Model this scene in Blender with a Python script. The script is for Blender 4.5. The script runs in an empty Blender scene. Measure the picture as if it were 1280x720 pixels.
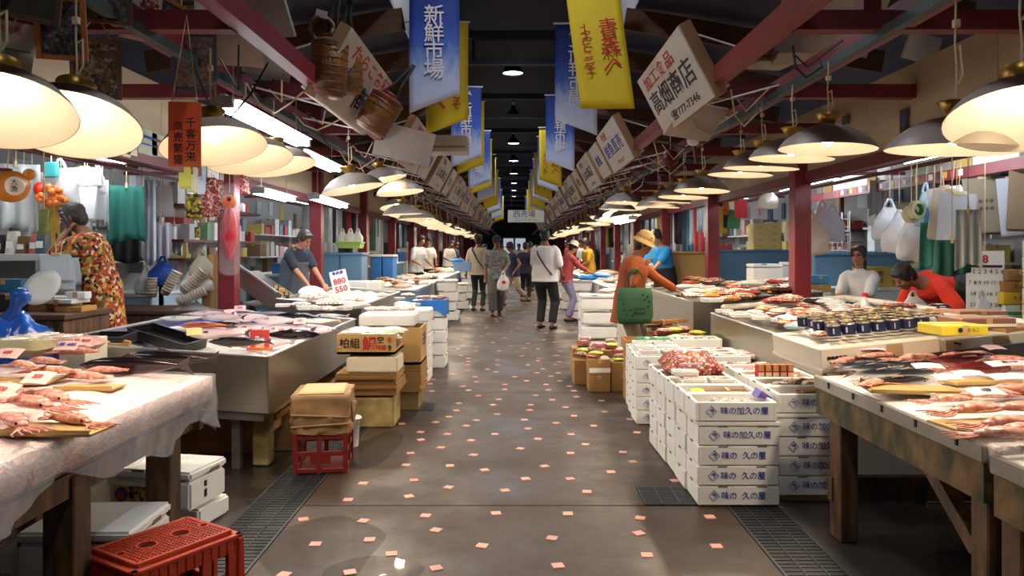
import bpy, bmesh, math, random
from mathutils import Vector, Matrix, Euler
random.seed(11)
SC = bpy.context.scene
COL = SC.collection
V = Vector
def R(a): return math.radians(a)

# ---------------------------------------------------------------- camera, world, exposure
cam_d = bpy.data.cameras.new('camera'); cam = bpy.data.objects.new('camera', cam_d); COL.objects.link(cam)
cam.location = (0, 0, 1.45); cam.rotation_euler = (R(90), 0, 0)
cam_d.lens = 27.0; cam_d.sensor_width = 36.0; cam_d.sensor_fit = 'HORIZONTAL'
cam_d.shift_x = -3 / 1280; cam_d.shift_y = -48 / 1280
cam_d.clip_start = 0.05; cam_d.clip_end = 200
SC.camera = cam
SC.view_settings.view_transform = 'Standard'
try: SC.view_settings.look = 'None'
except Exception: pass
SC.view_settings.gamma = 1.0
SC.view_settings.use_curve_mapping = False
SC.view_settings.exposure = 0.55
wd = bpy.data.worlds.new('world'); SC.world = wd; wd.use_nodes = True
bg = wd.node_tree.nodes['Background']; bg.inputs['Color'].default_value = (0.55, 0.68, 1.0, 1); bg.inputs['Strength'].default_value = 0.12
LAMP_W, TUBE_E, HIGH_W = 42.0, 21.0, 105.0

# ---------------------------------------------------------------- helpers
F = 960.0; HC = 1.45; CX = 643.0; CY = 312.0
def at(px, py, Y):
    """a point seen at pixel (px, py) of the photograph, standing Y metres down the hall"""
    return V(((px - CX) * Y / F, Y, HC - (py - CY) * Y / F))
def lin(c):
    return tuple((x / 12.92 if x <= .04045 else ((x + .055) / 1.055) ** 2.4) for x in c)
def rgb(h):
    if isinstance(h, str):
        h = h.lstrip('#'); return lin(tuple(int(h[i:i + 2], 16) / 255 for i in (0, 2, 4)))
    return tuple(h)

MATS = {}
def mat(name, col='#808080', rough=.6, metal=0., noise=None, bump=0., tint=False, emit=0., alpha=None, trans=0., col2=None, spec=None, coat=0., bscale=None, stretch=None, gen=None):
    if name in MATS: return MATS[name]
    m = bpy.data.materials.new(name); m.use_nodes = True; MATS[name] = m
    nt = m.node_tree; N = nt.nodes; L = nt.links; p = N['Principled BSDF']
    c = rgb(col)
    p.inputs['Base Color'].default_value = (*c, 1); p.inputs['Roughness'].default_value = rough; p.inputs['Metallic'].default_value = metal
    if spec is not None: p.inputs['Specular IOR Level'].default_value = spec
    if coat: p.inputs['Coat Weight'].default_value = coat
    src = None
    if noise or bump:
        tc = N.new('ShaderNodeTexCoord'); vec = tc.outputs['Object']
        if stretch:
            mp = N.new('ShaderNodeMapping'); mp.inputs['Scale'].default_value = stretch; L.new(vec, mp.inputs['Vector']); vec = mp.outputs['Vector']
    if noise:
        sc_, amt = noise
        nz = N.new('ShaderNodeTexNoise'); nz.inputs['Scale'].default_value = sc_; nz.inputs['Detail'].default_value = 5; L.new(vec, nz.inputs['Vector'])
        rp = N.new('ShaderNodeValToRGB'); rp.color_ramp.elements[0].position = .35; rp.color_ramp.elements[1].position = .68
        c2 = rgb(col2) if col2 else tuple(x * (1 - amt) for x in c)
        rp.color_ramp.elements[0].color = (*c2, 1); rp.color_ramp.elements[1].color = (*c, 1)
        L.new(nz.outputs['Fac'], rp.inputs['Fac']); src = rp.outputs['Color']
    if tint:
        oi = N.new('ShaderNodeObjectInfo')
        if src:
            mx = N.new('ShaderNodeMix'); mx.data_type = 'RGBA'; mx.blend_type = 'MULTIPLY'; mx.inputs[0].default_value = 1
            L.new(src, mx.inputs[6]); L.new(oi.outputs['Color'], mx.inputs[7]); src = mx.outputs[2]
        else: src = oi.outputs['Color']
    if src: L.new(src, p.inputs['Base Color'])
    if bump:
        bn = N.new('ShaderNodeTexNoise'); bn.inputs['Scale'].default_value = bscale or 40; bn.inputs['Detail'].default_value = 3; L.new(vec, bn.inputs['Vector'])
        bp = N.new('ShaderNodeBump'); bp.inputs['Strength'].default_value = bump; bp.inputs['Distance'].default_value = .01
        L.new(bn.outputs['Fac'], bp.inputs['Height']); L.new(bp.outputs['Normal'], p.inputs['Normal'])
    if emit:
        p.inputs['Emission Color'].default_value = (*c, 1); p.inputs['Emission Strength'].default_value = emit
    if trans: p.inputs['Transmission Weight'].default_value = trans
    if alpha is not None: p.inputs['Alpha'].default_value = alpha
    return m
def ramp_mat(name, stops, axis='Z', lo=0., hi=1., rough=.3, coord='Generated', noise=.0, nscale=8, spec=.5, bump=0.):
    """colours of a thing's own skin or print, laid out along one of its own axes"""
    if name in MATS: return MATS[name]
    m = bpy.data.materials.new(name); m.use_nodes = True; MATS[name] = m
    N = m.node_tree.nodes; L = m.node_tree.links; p = N['Principled BSDF']
    p.inputs['Roughness'].default_value = rough; p.inputs['Specular IOR Level'].default_value = spec
    tc = N.new('ShaderNodeTexCoord'); sp = N.new('ShaderNodeSeparateXYZ'); L.new(tc.outputs[coord], sp.inputs[0])
    mr = N.new('ShaderNodeMapRange'); mr.inputs['From Min'].default_value = lo; mr.inputs['From Max'].default_value = hi; L.new(sp.outputs[axis], mr.inputs['Value'])
    val = mr.outputs['Result']
    if noise:
        nz = N.new('ShaderNodeTexNoise'); nz.inputs['Scale'].default_value = nscale; nz.inputs['Detail'].default_value = 4; L.new(tc.outputs[coord], nz.inputs['Vector'])
        ma = N.new('ShaderNodeMath'); ma.operation = 'MULTIPLY_ADD'; ma.inputs[1].default_value = noise; ma.inputs[2].default_value = -noise * .5
        L.new(nz.outputs['Fac'], ma.inputs[0]); ad = N.new('ShaderNodeMath'); ad.operation = 'ADD'; L.new(val, ad.inputs[0]); L.new(ma.outputs[0], ad.inputs[1]); val = ad.outputs[0]
    rp = N.new('ShaderNodeValToRGB'); e = rp.color_ramp.elements
    while len(e) > 1: e.remove(e[-1])
    e[0].position = stops[0][0]; e[0].color = (*rgb(stops[0][1]), 1)
    for s, c in stops[1:]:
        k = e.new(s); k.color = (*rgb(c), 1)
    L.new(val, rp.inputs['Fac']); L.new(rp.outputs['Color'], p.inputs['Base Color'])
    return m
def cells_mat(name, cols, scale, rough=.8, warp=.0, bump=0., stretch=(1, 1, 1), metric='EUCLIDEAN'):
    """patches of several colours (printed cloth, mixed goods, paintings)"""
    if name in MATS: return MATS[name]
    m = bpy.data.materials.new(name); m.use_nodes = True; MATS[name] = m
    N = m.node_tree.nodes; L = m.node_tree.links; p = N['Principled BSDF']; p.inputs['Roughness'].default_value = rough
    tc = N.new('ShaderNodeTexCoord'); mp = N.new('ShaderNodeMapping'); mp.inputs['Scale'].default_value = stretch; L.new(tc.outputs['Object'], mp.inputs['Vector'])
    vec = mp.outputs['Vector']
    if warp:
        nz = N.new('ShaderNodeTexNoise'); nz.inputs['Scale'].default_value = scale * .7; L.new(vec, nz.inputs['Vector'])
        mx = N.new('ShaderNodeMix'); mx.data_type = 'RGBA'; mx.blend_type = 'LINEAR_LIGHT'; mx.inputs[0].default_value = warp / scale
        L.new(vec, mx.inputs[6]); L.new(nz.outputs['Color'], mx.inputs[7]); vec = mx.outputs[2]
    vo = N.new('ShaderNodeTexVoronoi'); vo.inputs['Scale'].default_value = scale; vo.distance = metric; L.new(vec, vo.inputs['Vector'])
    sp = N.new('ShaderNodeSeparateColor'); L.new(vo.outputs['Color'], sp.inputs[0])
    rp = N.new('ShaderNodeValToRGB'); rp.color_ramp.interpolation = 'CONSTANT'; e = rp.color_ramp.elements
    while len(e) > 1: e.remove(e[-1])
    e[0].position = 0; e[0].color = (*rgb(cols[0]), 1)
    for i, c in enumerate(cols[1:]):
        k = e.new((i + 1) / len(cols)); k.color = (*rgb(c), 1)
    L.new(sp.outputs[0], rp.inputs['Fac']); L.new(rp.outputs['Color'], p.inputs['Base Color'])
    if bump:
        bp = N.new('ShaderNodeBump'); bp.inputs['Strength'].default_value = bump; bp.inputs['Distance'].default_value = .01
        L.new(vo.outputs['Distance'], bp.inputs['Height']); L.new(bp.outputs['Normal'], p.inputs['Normal'])
    return m
def clear_mat(name, col='#ffffff', alpha=.35, rough=.12, bump=.6, bscale=18, tint=False):
    if name in MATS: return MATS[name]
    m = mat(name, col, rough, bump=bump, bscale=bscale, tint=tint); m.node_tree.nodes['Principled BSDF'].inputs['Alpha'].default_value = alpha
    return m

class MB:
    def __init__(s): s.v = []; s.f = []; s.m = []
    def add(s, vs, fs, m=0, M=None):
        o = len(s.v); s.v += [(M @ V(x)) if M else V(x) for x in vs]; s.f += [tuple(i + o for i in f) for f in fs]; s.m += [m] * len(fs); return s
    def box(s, c, d, m=0, rot=None, top=None):
        """c centre, d size, top = (scale x, scale y) of the upper face"""
        x, y, z = d[0] / 2, d[1] / 2, d[2] / 2; tx, ty = top or (1, 1)
        vs = [(-x, -y, -z), (x, -y, -z), (x, y, -z), (-x, y, -z), (-x * tx, -y * ty, z), (x * tx, -y * ty, z), (x * tx, y * ty, z), (-x * tx, y * ty, z)]
        M = Matrix.Translation(c) @ (Euler(rot).to_matrix().to_4x4() if rot else Matrix())
        return s.add(vs, [(3, 2, 1, 0), (4, 5, 6, 7), (0, 1, 5, 4), (1, 2, 6, 5), (2, 3, 7, 6), (3, 0, 4, 7)], m, M)
    def bar(s, p, q, w, h, m=0, up=(0, 0, 1)):
        p, q = V(p), V(q); d = (q - p); Lg = d.length; d.normalize(); u = V(up)
        if abs(d.dot(u)) > .98: u = V((0, 1, 0))
        sd = d.cross(u).normalized(); u = sd.cross(d)
        vs = []
        for P in (p, q):
            for a, b in ((-1, -1), (1, -1), (1, 1), (-1, 1)): vs.append(P + sd * a * w / 2 + u * b * h / 2)
        return s.add(vs, [(0, 1, 2, 3), (7, 6, 5, 4), (4, 5, 1, 0), (5, 6, 2, 1), (6, 7, 3, 2), (7, 4, 0, 3)], m)
    def etube(s, pts, rad, side=None, n=10, m=0, dome=True, flatcap=False):
        """tube of elliptical rings; rad = radius or (across side, the other way)"""
        pts = [V(p) for p in pts]; k = len(pts)
        if not isinstance(rad, (list,)): rad = [rad] * k
        rad = [(r, r) if not isinstance(r, (tuple, list)) else r for r in rad]
        P = list(pts); Q = list(rad)
        if dome:
            d0 = (pts[0] - pts[1]).normalized(); d1 = (pts[-1] - pts[-2]).normalized()
            for end, d, r in ((0, d0, rad[0]), (1, d1, rad[-1])):
                rr = min(r); ex = [(pts[0] if end == 0 else pts[-1]) + d * rr * f for f in (.6, .9)]; er = [(r[0] * g, r[1] * g) for g in (.8, .42)]
                if end == 0: P = ex[::-1] + P; Q = er[::-1] + Q
                else: P += ex; Q += er
        o = len(s.v); K = len(P); prev = None
        for i in range(K):
            t = (P[min(i + 1, K - 1)] - P[max(i - 1, 0)]).normalized()
            if side is not None: a = V(side)
            elif prev is not None: a = prev
            else: a = V((1, 0, 0)) if abs(t.x) < .8 else V((0, 1, 0))
            a = (a - t * a.dot(t))
            if a.length < 1e-5: a = t.orthogonal()
            a.normalize(); prev = a; b = t.cross(a)
            for j in range(n):
                w = 2 * math.pi * j / n; s.v.append(P[i] + a * math.cos(w) * Q[i][0] + b * math.sin(w) * Q[i][1])
        for i in range(K - 1):
            for j in range(n):
                s.f.append((o + i * n + j, o + i * n + (j + 1) % n, o + (i + 1) * n + (j + 1) % n, o + (i + 1) * n + j)); s.m.append(m)
        s.f.append(tuple(o + j for j in range(n))[::-1]); s.m.append(m)
        s.f.append(tuple(o + (K - 1) * n + j for j in range(n))); s.m.append(m)
        return s
    def tube(s, pts, r, n=6, m=0): return s.etube(pts, r, None, n, m, dome=False)
    def ell(s, c, r, M=None, nu=12, nv=8, m=0):
        vs = [(0, 0, 1)]; fs = []
        for i in range(1, nv):
            a = math.pi * i / nv
            for j in range(nu): b = 2 * math.pi * j / nu; vs.append((math.sin(a) * math.cos(b), math.sin(a) * math.sin(b), math.cos(a)))
        vs.append((0, 0, -1))
        for j in range(nu): fs.append((0, 1 + j, 1 + (j + 1) % nu))
        for i in range(nv - 2):
            for j in range(nu): p = 1 + i * nu + j; q = 1 + i * nu + (j + 1) % nu; fs.append((p, p + nu, q + nu, q))
        e = len(vs) - 1
        for j in range(nu): fs.append((e, 1 + (nv - 2) * nu + (j + 1) % nu, 1 + (nv - 2) * nu + j))
        T = Matrix.Translation(c) @ (M.to_4x4() if M else Matrix()) @ Matrix.Diagonal((*r, 1))
        return s.add(vs, fs, m, T)
    def lathe(s, prof, n=24, m=0, c=(0, 0, 0), close=True):
        o = len(s.v); c = V(c)
        for r, z in prof:
            for j in range(n): a = 2 * math.pi * j / n; s.v.append(c + V((r * math.cos(a), r * math.sin(a), z)))
        for i in range(len(prof) - 1):
            for j in range(n): s.f.append((o + i * n + j, o + i * n + (j + 1) % n, o + (i + 1) * n + (j + 1) % n, o + (i + 1) * n + j)); s.m.append(m)
        if close:
            if prof[0][0] > 1e-4: s.f.append(tuple(o + j for j in range(n))[::-1]); s.m.append(m)
            if prof[-1][0] > 1e-4: s.f.append(tuple(o + (len(prof) - 1) * n + j for j in range(n))); s.m.append(m)
        return s
    def grid(s, fn, nu, nv, m=0, thick=None):
        """sheet fn(u, v); thick = offset vector makes it a thin solid"""
        o = len(s.v); lay = 2 if thick is not None else 1; W = nv + 1
        for l in range(lay):
            for i in range(nu + 1):
                for j in range(nv + 1):
                    p = V(fn(i / nu, j / nv)); s.v.append(p + (V(thick) * l if lay == 2 else V((0, 0, 0))))
        S = (nu + 1) * W
        for i in range(nu):
            for j in range(nv):
                a = o + i * W + j; q = (a, a + W, a + W + 1, a + 1); s.f.append(q); s.m.append(m)
                if lay == 2: s.f.append(tuple(x + S for x in q[::-1])); s.m.append(m)
        if lay == 2:
            for i in range(nu):
                for j, r in ((0, 1), (nv, 0)):
                    a = o + i * W + j; q = (a, a + S, a + W + S, a + W); s.f.append(q if r else q[::-1]); s.m.append(m)
            for j in range(nv):
                for i, r in ((0, 0), (nu, 1)):
                    a = o + i * W + j; q = (a, a + S, a + 1 + S, a + 1); s.f.append(q if r else q[::-1]); s.m.append(m)
        return s
    def mesh(s, name, mats, smooth=False, bevel=0., seg=1):
        me = bpy.data.meshes.new(name); me.from_pydata([tuple(x) for x in s.v], [], s.f)
        for a in (mats if isinstance(mats, (list, tuple)) else [mats]): me.materials.append(a)
        me.polygons.foreach_set('material_index', s.m)
        if bevel:
            b = bmesh.new(); b.from_mesh(me); bmesh.ops.recalc_face_normals(b, faces=b.faces)
            es = [e for e in b.edges if len(e.link_faces) == 2 and e.calc_face_angle(0) > .6]
            bmesh.ops.bevel(b, geom=es, offset=bevel, segments=seg, affect='EDGES', clamp_overlap=True); b.to_mesh(me); b.free()
        if smooth: me.polygons.foreach_set('use_smooth', [True] * len(me.polygons))
        me.update(); return me
    def build(s, name, mats, parent=None, smooth=False, bevel=0., loc=None, rot=None, seg=1):
        return O(name, s.mesh(name, mats, smooth, bevel, seg), parent, loc, rot)
KIDS = {}
def O(name, me, parent=None, loc=None, rot=None, scale=None, col=None):
    o = bpy.data.objects.new(name, me); COL.objects.link(o)
    if parent is not None: o.parent = parent; KIDS.setdefault(parent.as_pointer(), []).append(o)
    if loc is not None: o.location = loc
    if rot is not None: o.rotation_euler = rot
    if scale is not None: o.scale = scale if not isinstance(scale, (int, float)) else (scale,) * 3
    if col is not None: o.color = (*rgb(col), 1)
    return o
def tag(o, label=None, cat=None, group=None, kind=None):
    if label: o['label'] = label
    if cat: o['category'] = cat
    if group: o['group'] = group
    if kind: o['kind'] = kind
    return o
def thing(name, label, cat, loc=(0, 0, 0), rz=0, group=None, rot=None):
    o = bpy.data.objects.new(name, None); COL.objects.link(o); o.empty_display_size = .1
    o.location = loc; o.rotation_euler = rot if rot is not None else (0, 0, rz)
    return tag(o, label, cat, group)
def kids(o): return KIDS.get(o.as_pointer(), ())
def dup(root, loc, rot=None, label=None, group=None, col=None, scale=None, cat=None, name=None):
    """a copy of a thing with copies of its parts and sub-parts"""
    r = root.copy(); COL.objects.link(r); r.location = loc
    if name: r.name = name
    if rot is not None: r.rotation_euler = rot if isinstance(rot, (tuple, list, Euler)) else (0, 0, rot)
    if scale is not None: r.scale = scale if not isinstance(scale, (int, float)) else (scale,) * 3
    if label: r['label'] = label
    if group: r['group'] = group
    if cat: r['category'] = cat
    if col is not None: r.color = (*rgb(col), 1)
    for ch in kids(root):
        c = ch.copy(); COL.objects.link(c); c.parent = r; KIDS.setdefault(r.as_pointer(), []).append(c)
        if col is not None: c.color = (*rgb(col), 1)
        for g in kids(ch):
            d = g.copy(); COL.objects.link(d); d.parent = c; KIDS.setdefault(c.as_pointer(), []).append(d)
            if col is not None: d.color = (*rgb(col), 1)
    return r
class Proto:
    """first use moves the thing itself, later uses copy it"""
    def __init__(s, root): s.r = root; s.used = False
    def put(s, loc, rot=None, label=None, group=None, col=None, scale=None, cat=None, name=None):
        if s.used: return dup(s.r, loc, rot, label, group, col, scale, cat, name)
        s.used = True; r = s.r; r.location = loc
        if rot is not None: r.rotation_euler = rot if isinstance(rot, (tuple, list, Euler)) else (0, 0, rot)
        if scale is not None: r.scale = scale if not isinstance(scale, (int, float)) else (scale,) * 3
        if label: r['label'] = label
        if group: r['group'] = group
        if cat: r['category'] = cat
        if name: r.name = name
        if col is not None:
            r.color = (*rgb(col), 1)
            for c in kids(r):
                c.color = (*rgb(col), 1)
                for g in kids(c): g.color = (*rgb(col), 1)
        return r
TXT = {}
def text_mesh(s, size, material, bold=0., mirror=False, align='CENTER', spacing=1., line=1.):
    k = (s, size, material.name, bold, mirror, align, spacing, line)
    if k in TXT: return TXT[k]
    c = bpy.data.curves.new('lettering', 'FONT'); c.body = s; c.size = size; c.align_x = align; c.align_y = 'CENTER'; c.resolution_u = 2
    c.space_character = spacing; c.space_line = line; c.offset = bold; c.extrude = .0006
    o = bpy.data.objects.new('lettering', c); COL.objects.link(o)
    dg = bpy.context.evaluated_depsgraph_get(); me = bpy.data.meshes.new_from_object(o.evaluated_get(dg)); me.name = 'lettering'
    bpy.data.objects.remove(o); bpy.data.curves.remove(c)
    if mirror: me.transform(Matrix.Diagonal((-1, 1, 1, 1)))
    me.materials.clear(); me.materials.append(material); TXT[k] = me
    return me
def text(s, size, material, parent, loc, rot=(R(90), 0, 0), bold=0., mirror=False, name='lettering', scale=None, **kw):
    o = O(name, text_mesh(s, size, material, bold, mirror, **kw), parent, loc, rot)
    if scale: o.scale = scale
    return o
ORD = ['first', 'second', 'third', 'fourth', 'fifth', 'sixth', 'seventh', 'eighth', 'ninth', 'tenth', 'eleventh', 'twelfth', 'thirteenth', 'fourteenth', 'fifteenth', 'sixteenth', 'seventeenth', 'eighteenth', 'nineteenth', 'twentieth',
       'twenty-first', 'twenty-second', 'twenty-third', 'twenty-fourth', 'twenty-fifth', 'twenty-sixth', 'twenty-seventh', 'twenty-eighth', 'twenty-ninth', 'thirtieth']
def rnd(a, b): return random.uniform(a, b)
def side_word(s): return 'right' if s > 0 else 'left'
def blob(elems, name, material, parent, voxel=.012, smooth=6, loc=None):
    """one continuous surface grown over overlapping volumes"""
    o = elems.build(name, material)
    md = o.modifiers.new('r', 'REMESH'); md.mode = 'VOXEL'; md.voxel_size = voxel; md.use_smooth_shade = True
    ms = o.modifiers.new('s', 'SMOOTH'); ms.factor = .5; ms.iterations = smooth
    dg = bpy.context.evaluated_depsgraph_get(); me = bpy.data.meshes.new_from_object(o.evaluated_get(dg))
    old = o.data; o.modifiers.clear(); o.data = me; bpy.data.meshes.remove(old); me.name = name
    me.materials.clear(); me.materials.append(material)
    me.polygons.foreach_set('material_index', [0] * len(me.polygons)); me.polygons.foreach_set('use_smooth', [True] * len(me.polygons))
    if parent is not None: o.parent = parent; KIDS.setdefault(parent.as_pointer(), []).append(o)
    if loc is not None: o.location = loc
    return o

# ---------------------------------------------------------------- materials
def floor_mat(name, c1, c2, c3, wet):
    m = bpy.data.materials.new(name); m.use_nodes = True; N = m.node_tree.nodes; L = m.node_tree.links; p = N['Principled BSDF']
    tc = N.new('ShaderNodeTexCoord')
    def nz(sc, det=6):
        n = N.new('ShaderNodeTexNoise'); n.inputs['Scale'].default_value = sc; n.inputs['Detail'].default_value = det; n.inputs['Roughness'].default_value = .62; L.new(tc.outputs['Object'], n.inputs['Vector']); return n.outputs['Fac']
    def rp(src, a, ca, b, cb):
        r = N.new('ShaderNodeValToRGB'); r.color_ramp.elements[0].position = a; r.color_ramp.elements[1].position = b
        r.color_ramp.elements[0].color = (*ca, 1); r.color_ramp.elements[1].color = (*cb, 1); L.new(src, r.inputs['Fac']); return r.outputs['Color']
    base = rp(nz(1.6), .3, rgb(c2), .7, rgb(c1))
    dirt = rp(nz(.55), .56, (0, 0, 0), .72, (1, 1, 1))
    mx = N.new('ShaderNodeMix'); mx.data_type = 'RGBA'; L.new(dirt, mx.inputs[0]); L.new(base, mx.inputs[6]); mx.inputs[7].default_value = (*rgb(c3), 1)
    sp = rp(nz(38, 3), .35, (.78, .78, .78), .62, (1.08, 1.08, 1.08))
    m2 = N.new('ShaderNodeMix'); m2.data_type = 'RGBA'; m2.blend_type = 'MULTIPLY'; m2.inputs[0].default_value = 1; L.new(mx.outputs[2], m2.inputs[6]); L.new(sp, m2.inputs[7])
    L.new(m2.outputs[2], p.inputs['Base Color'])
    L.new(rp(nz(.9), .38, (wet,) * 3, .62, (min(1, wet + .36),) * 3), p.inputs['Roughness'])
    bp = N.new('ShaderNodeBump'); bp.inputs['Strength'].default_value = .25; bp.inputs['Distance'].default_value = .004; L.new(nz(55, 3), bp.inputs['Height']); L.new(bp.outputs['Normal'], p.inputs['Normal'])
    return m
M_aisle = floor_mat('aisle_concrete', '#443122', '#33251a', '#3b2d16', .34)
M_side = floor_mat('wet_concrete', '#3a322b', '#262220', '#3c2f1c', .12)
M_joint = mat('joint_dark', '#1c1815', .9)
M_tile = mat('pink_tile', '#e0a895', .5, noise=(6, .15), tint=True)
M_grate = mat('grate_steel', '#4b5054', .45, .5, noise=(9, .4))
M_gap = mat('drain_dark', '#141414', .7)
M_red = mat('red_paint', '#7a1f28', .45, noise=(5, .25), bump=.1)
M_redd = mat('red_paint_dull', '#6a2126', .5, noise=(4, .3))
M_ply = mat('plywood_cream', '#b59f80', .7, noise=(2.2, .16), stretch=(1, .35, 3))
M_navy = mat('navy_roof', '#1b2340', .6, noise=(1, .4))
M_dark = mat('dark_steel', '#20242c', .5, .3)
M_wood = mat('rafter_wood', '#5a3a22', .7, noise=(5, .4), stretch=(1, 6, 6))
M_wetwood = mat('wet_timber', '#6e4a2a', .55, noise=(4, .55), col2='#2e2116', stretch=(5, 5, 1), bump=.25)
M_moss = mat('mossy_timber', '#7a5a34', .7, noise=(3.5, .6), col2='#2d3214', stretch=(2, 3, 2), bump=.3)
M_wall = mat('wall_paint', '#aeb2b0', .7, noise=(1.5, .15))
M_white = mat('white_paint', '#d9d9d4', .5)
M_cream = mat('cream_enamel', '#fff2dc', .45)
M_shade = mat('taupe_enamel', '#a3958a', .45, noise=(6, .12))
M_brass = mat('brass', '#b08b3e', .35, .8)
M_cord = mat('cord_cream', '#c9b592', .8)
M_black = mat('black_rubber', '#151515', .5)
M_bulb = mat('lit_bulb', '#fff0d2', .5, emit=26)
M_highbulb = mat('lit_high_lamp', '#f2f6ff', .5, emit=14)
M_tubelight = mat('lit_tube', '#eef6ff', .5, emit=TUBE_E)
M_foam = mat('white_foam', '#e4e2db', .55, noise=(7, .06), bump=.15, bscale=120)
M_foamold = mat('yellowed_foam', '#b9a468', .7, noise=(5, .45), col2='#75602f', bump=.3)
M_foamw = mat('white_foam_clean', '#ecebe7', .5, noise=(9, .05), bump=.12, bscale=120)
M_ink = mat('blue_ink', '#27339a', .6); M_inkk = mat('black_ink', '#17161a', .6); M_inkr = mat('red_ink', '#b8202c', .6); M_inkg = mat('gold_ink', '#7d5a2e', .6)
M_steel = mat('stainless', '#a39d92', .3, .9, noise=(3, .12), stretch=(1, 1, 30))
M_rim = mat('stainless_rim', '#c9cbcc', .3, .85)
M_card = mat('cardboard', '#a97f49', .8, noise=(6, .12)); M_cardd = mat('cardboard_edge', '#7c5526', .85)
M_kraft = mat('kraft_paper', '#a88258', .75, noise=(7, .28), bump=.6, bscale=9)
M_crate = mat('red_crate_plastic', '#a63218', .4, noise=(6, .12))
M_cratem = mat('maroon_crate_plastic', '#7e2319', .45, noise=(6, .15))
M_blackp = mat('black_plastic', '#1d1b1e', .35)
M_ice = mat('crushed_ice_pink_lit', '#f3dcd6', .25, noise=(26, .16), bump=.9, bscale=60)  # white ice; the pink light on it is mixed into this colour
M_icew = mat('crushed_ice_white', '#e9e4dc', .25, noise=(26, .18), bump=.9, bscale=60)
M_clear = clear_mat('clear_plastic', '#e6e6ea', .3, .1, .9, 14)
M_film = clear_mat('cling_film', '#ffffff', .16, .06, .5, 30)
M_bagt = clear_mat('thin_bag', '#ffffff', .62, .22, .8, 22, tint=True)
M_tint = mat('tinted', '#ffffff', .55, tint=True, noise=(12, .12))
M_tgloss = mat('tinted_gloss', '#ffffff', .22, tint=True, noise=(14, .3), bump=.7, bscale=30)
M_tcloth = mat('tinted_cloth', '#ffffff', .85, tint=True, noise=(5, .14), bump=.35, bscale=12)
M_tpaper = mat('tinted_paper', '#ffffff', .7, tint=True, noise=(3, .07))
M_skin = mat('skin', '#b98162', .55, noise=(9, .1)); M_skin2 = mat('skin_tan', '#8f5c40', .55, noise=(9, .1))
M_hair = mat('black_hair', '#1f1a19', .5, bump=.6, bscale=60); M_hairb = mat('brown_hair', '#3b2a22', .5, noise=(14, .35), bump=.6, bscale=60); M_hairg = mat('greying_hair', '#372a22', .6, noise=(22, .4), bump=.7, bscale=50)
M_lip = mat('lips', '#8c4a42', .5); M_eye = mat('eye_dark', '#1a1413', .25)
M_goods = cells_mat('mixed_dried_goods', ['#7c5632', '#b08a55', '#3f2c22', '#cfc0a0', '#7a3a2c', '#a07038', '#5f4630', '#8f7a5a'], 62, .5, .6)
M_seafood = cells_mat('mixed_seafood', ['#dfc0b2', '#c98f7c', '#e6dcd4', '#9a5a48', '#cfae90', '#e9e5df', '#b87a48', '#d8b8ac'], 66, .35, .6)
M_redgoods = cells_mat('red_packs', ['#8f2228', '#a83a30', '#cdb4a4', '#601620', '#b4894a', '#96303a', '#7a1c26'], 78, .35, .4)
M_fishsk = ramp_mat('fish_skin', [(0, '#a8949c'), (.22, '#6a4e5c'), (.45, '#35222f'), (.7, '#1c1219'), (1, '#120c11')], 'Z', 0, 1, .18, noise=.12, nscale=5)
M_fishpk = ramp_mat('pale_fish_skin', [(0, '#ecd9d8'), (.4, '#cdb4b8'), (.6, '#b59aa2'), (.74, '#6e5260'), (.86, '#38262f'), (1, '#241820')], 'Z', 0, 1, .3, noise=.12, nscale=5)
M_sardine = ramp_mat('silver_fish_skin', [(0, '#efe9da'), (.5, '#d2cec4'), (.6, '#8d9299'), (.72, '#2e333a'), (1, '#1e2126')], 'Z', 0, 1, .15, noise=.08, nscale=6)
M_redfish = ramp_mat('red_fish_skin', [(0, '#eebfa8'), (.45, '#c06a5e'), (.7, '#6c2026'), (1, '#43141c')], 'Z', 0, 1, .2, noise=.15, nscale=8)
M_squid = mat('squid_skin', '#b5634f', .2, noise=(16, .45), col2='#e2b39c'); M_squidp = mat('pale_squid_skin', '#dca593', .2, noise=(18, .35), col2='#b86a58'); M_fin = mat('fish_fin', '#3b2c34', .3); M_finp = mat('pale_fin', '#a57f74', .35)
M_fisheye = mat('fish_eye', '#0d0b0d', .1)
M_yellowt = mat('yellow_tray', '#b8975a', .45)
M_pipe = mat('white_pipe', '#d8cfc0', .4)
M_locker = mat('blue_locker', '#5b83a3', .5, noise=(3, .12))
M_paintingA = cells_mat('painting_dusk', ['#2a2620', '#3c3630', '#4d4858', '#625a70', '#38362a', '#5a4430', '#201f1a'], 70, .45, 1.2)
M_paintingB = cells_mat('painting_river', ['#33332a', '#55544c', '#7a7878', '#454232', '#5f5a40', '#25261f'], 60, .45, 1.2)
M_paintingC = cells_mat('painting_flowers', ['#4c5a66', '#6f6a76', '#8a3a42', '#525c3e', '#38412f', '#8a6a42', '#656e7c', '#5a6474'], 75, .45, 1.2)
M_frameo = mat('orange_wood_frame', '#a8642a', .5, noise=(8, .2)); M_framed = mat('dark_wood_frame', '#4b382a', .5); M_frameb = mat('blue_grey_frame', '#39414f', .5)

# ---------------------------------------------------------------- the hall
def struct(name, mb, m, parent=None, **k):
    o = mb.build(name, m, parent, **k)
    if parent is None: o['kind'] = 'structure'
    return o
fl = struct('floor', MB().box((0, 34, -.06), (11, 76, .096)), M_joint)
SEAM = 4.35; PIT = 3.43
ys = [-3.5] + [SEAM + PIT * k for k in range(-1, 20)]
for y0, y1 in zip(ys, ys[1:]):
    d = y1 - y0 - .012
    MB().box((0, (y0 + y1) / 2, -.006), (2.392, d, .012)).build('slab', M_aisle, fl)
for s in (-1, 1):
    MB().box((s * 3.5, 34, -.008), (3.99, 76, .012)).build('stall_slab', M_side, fl)
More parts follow.
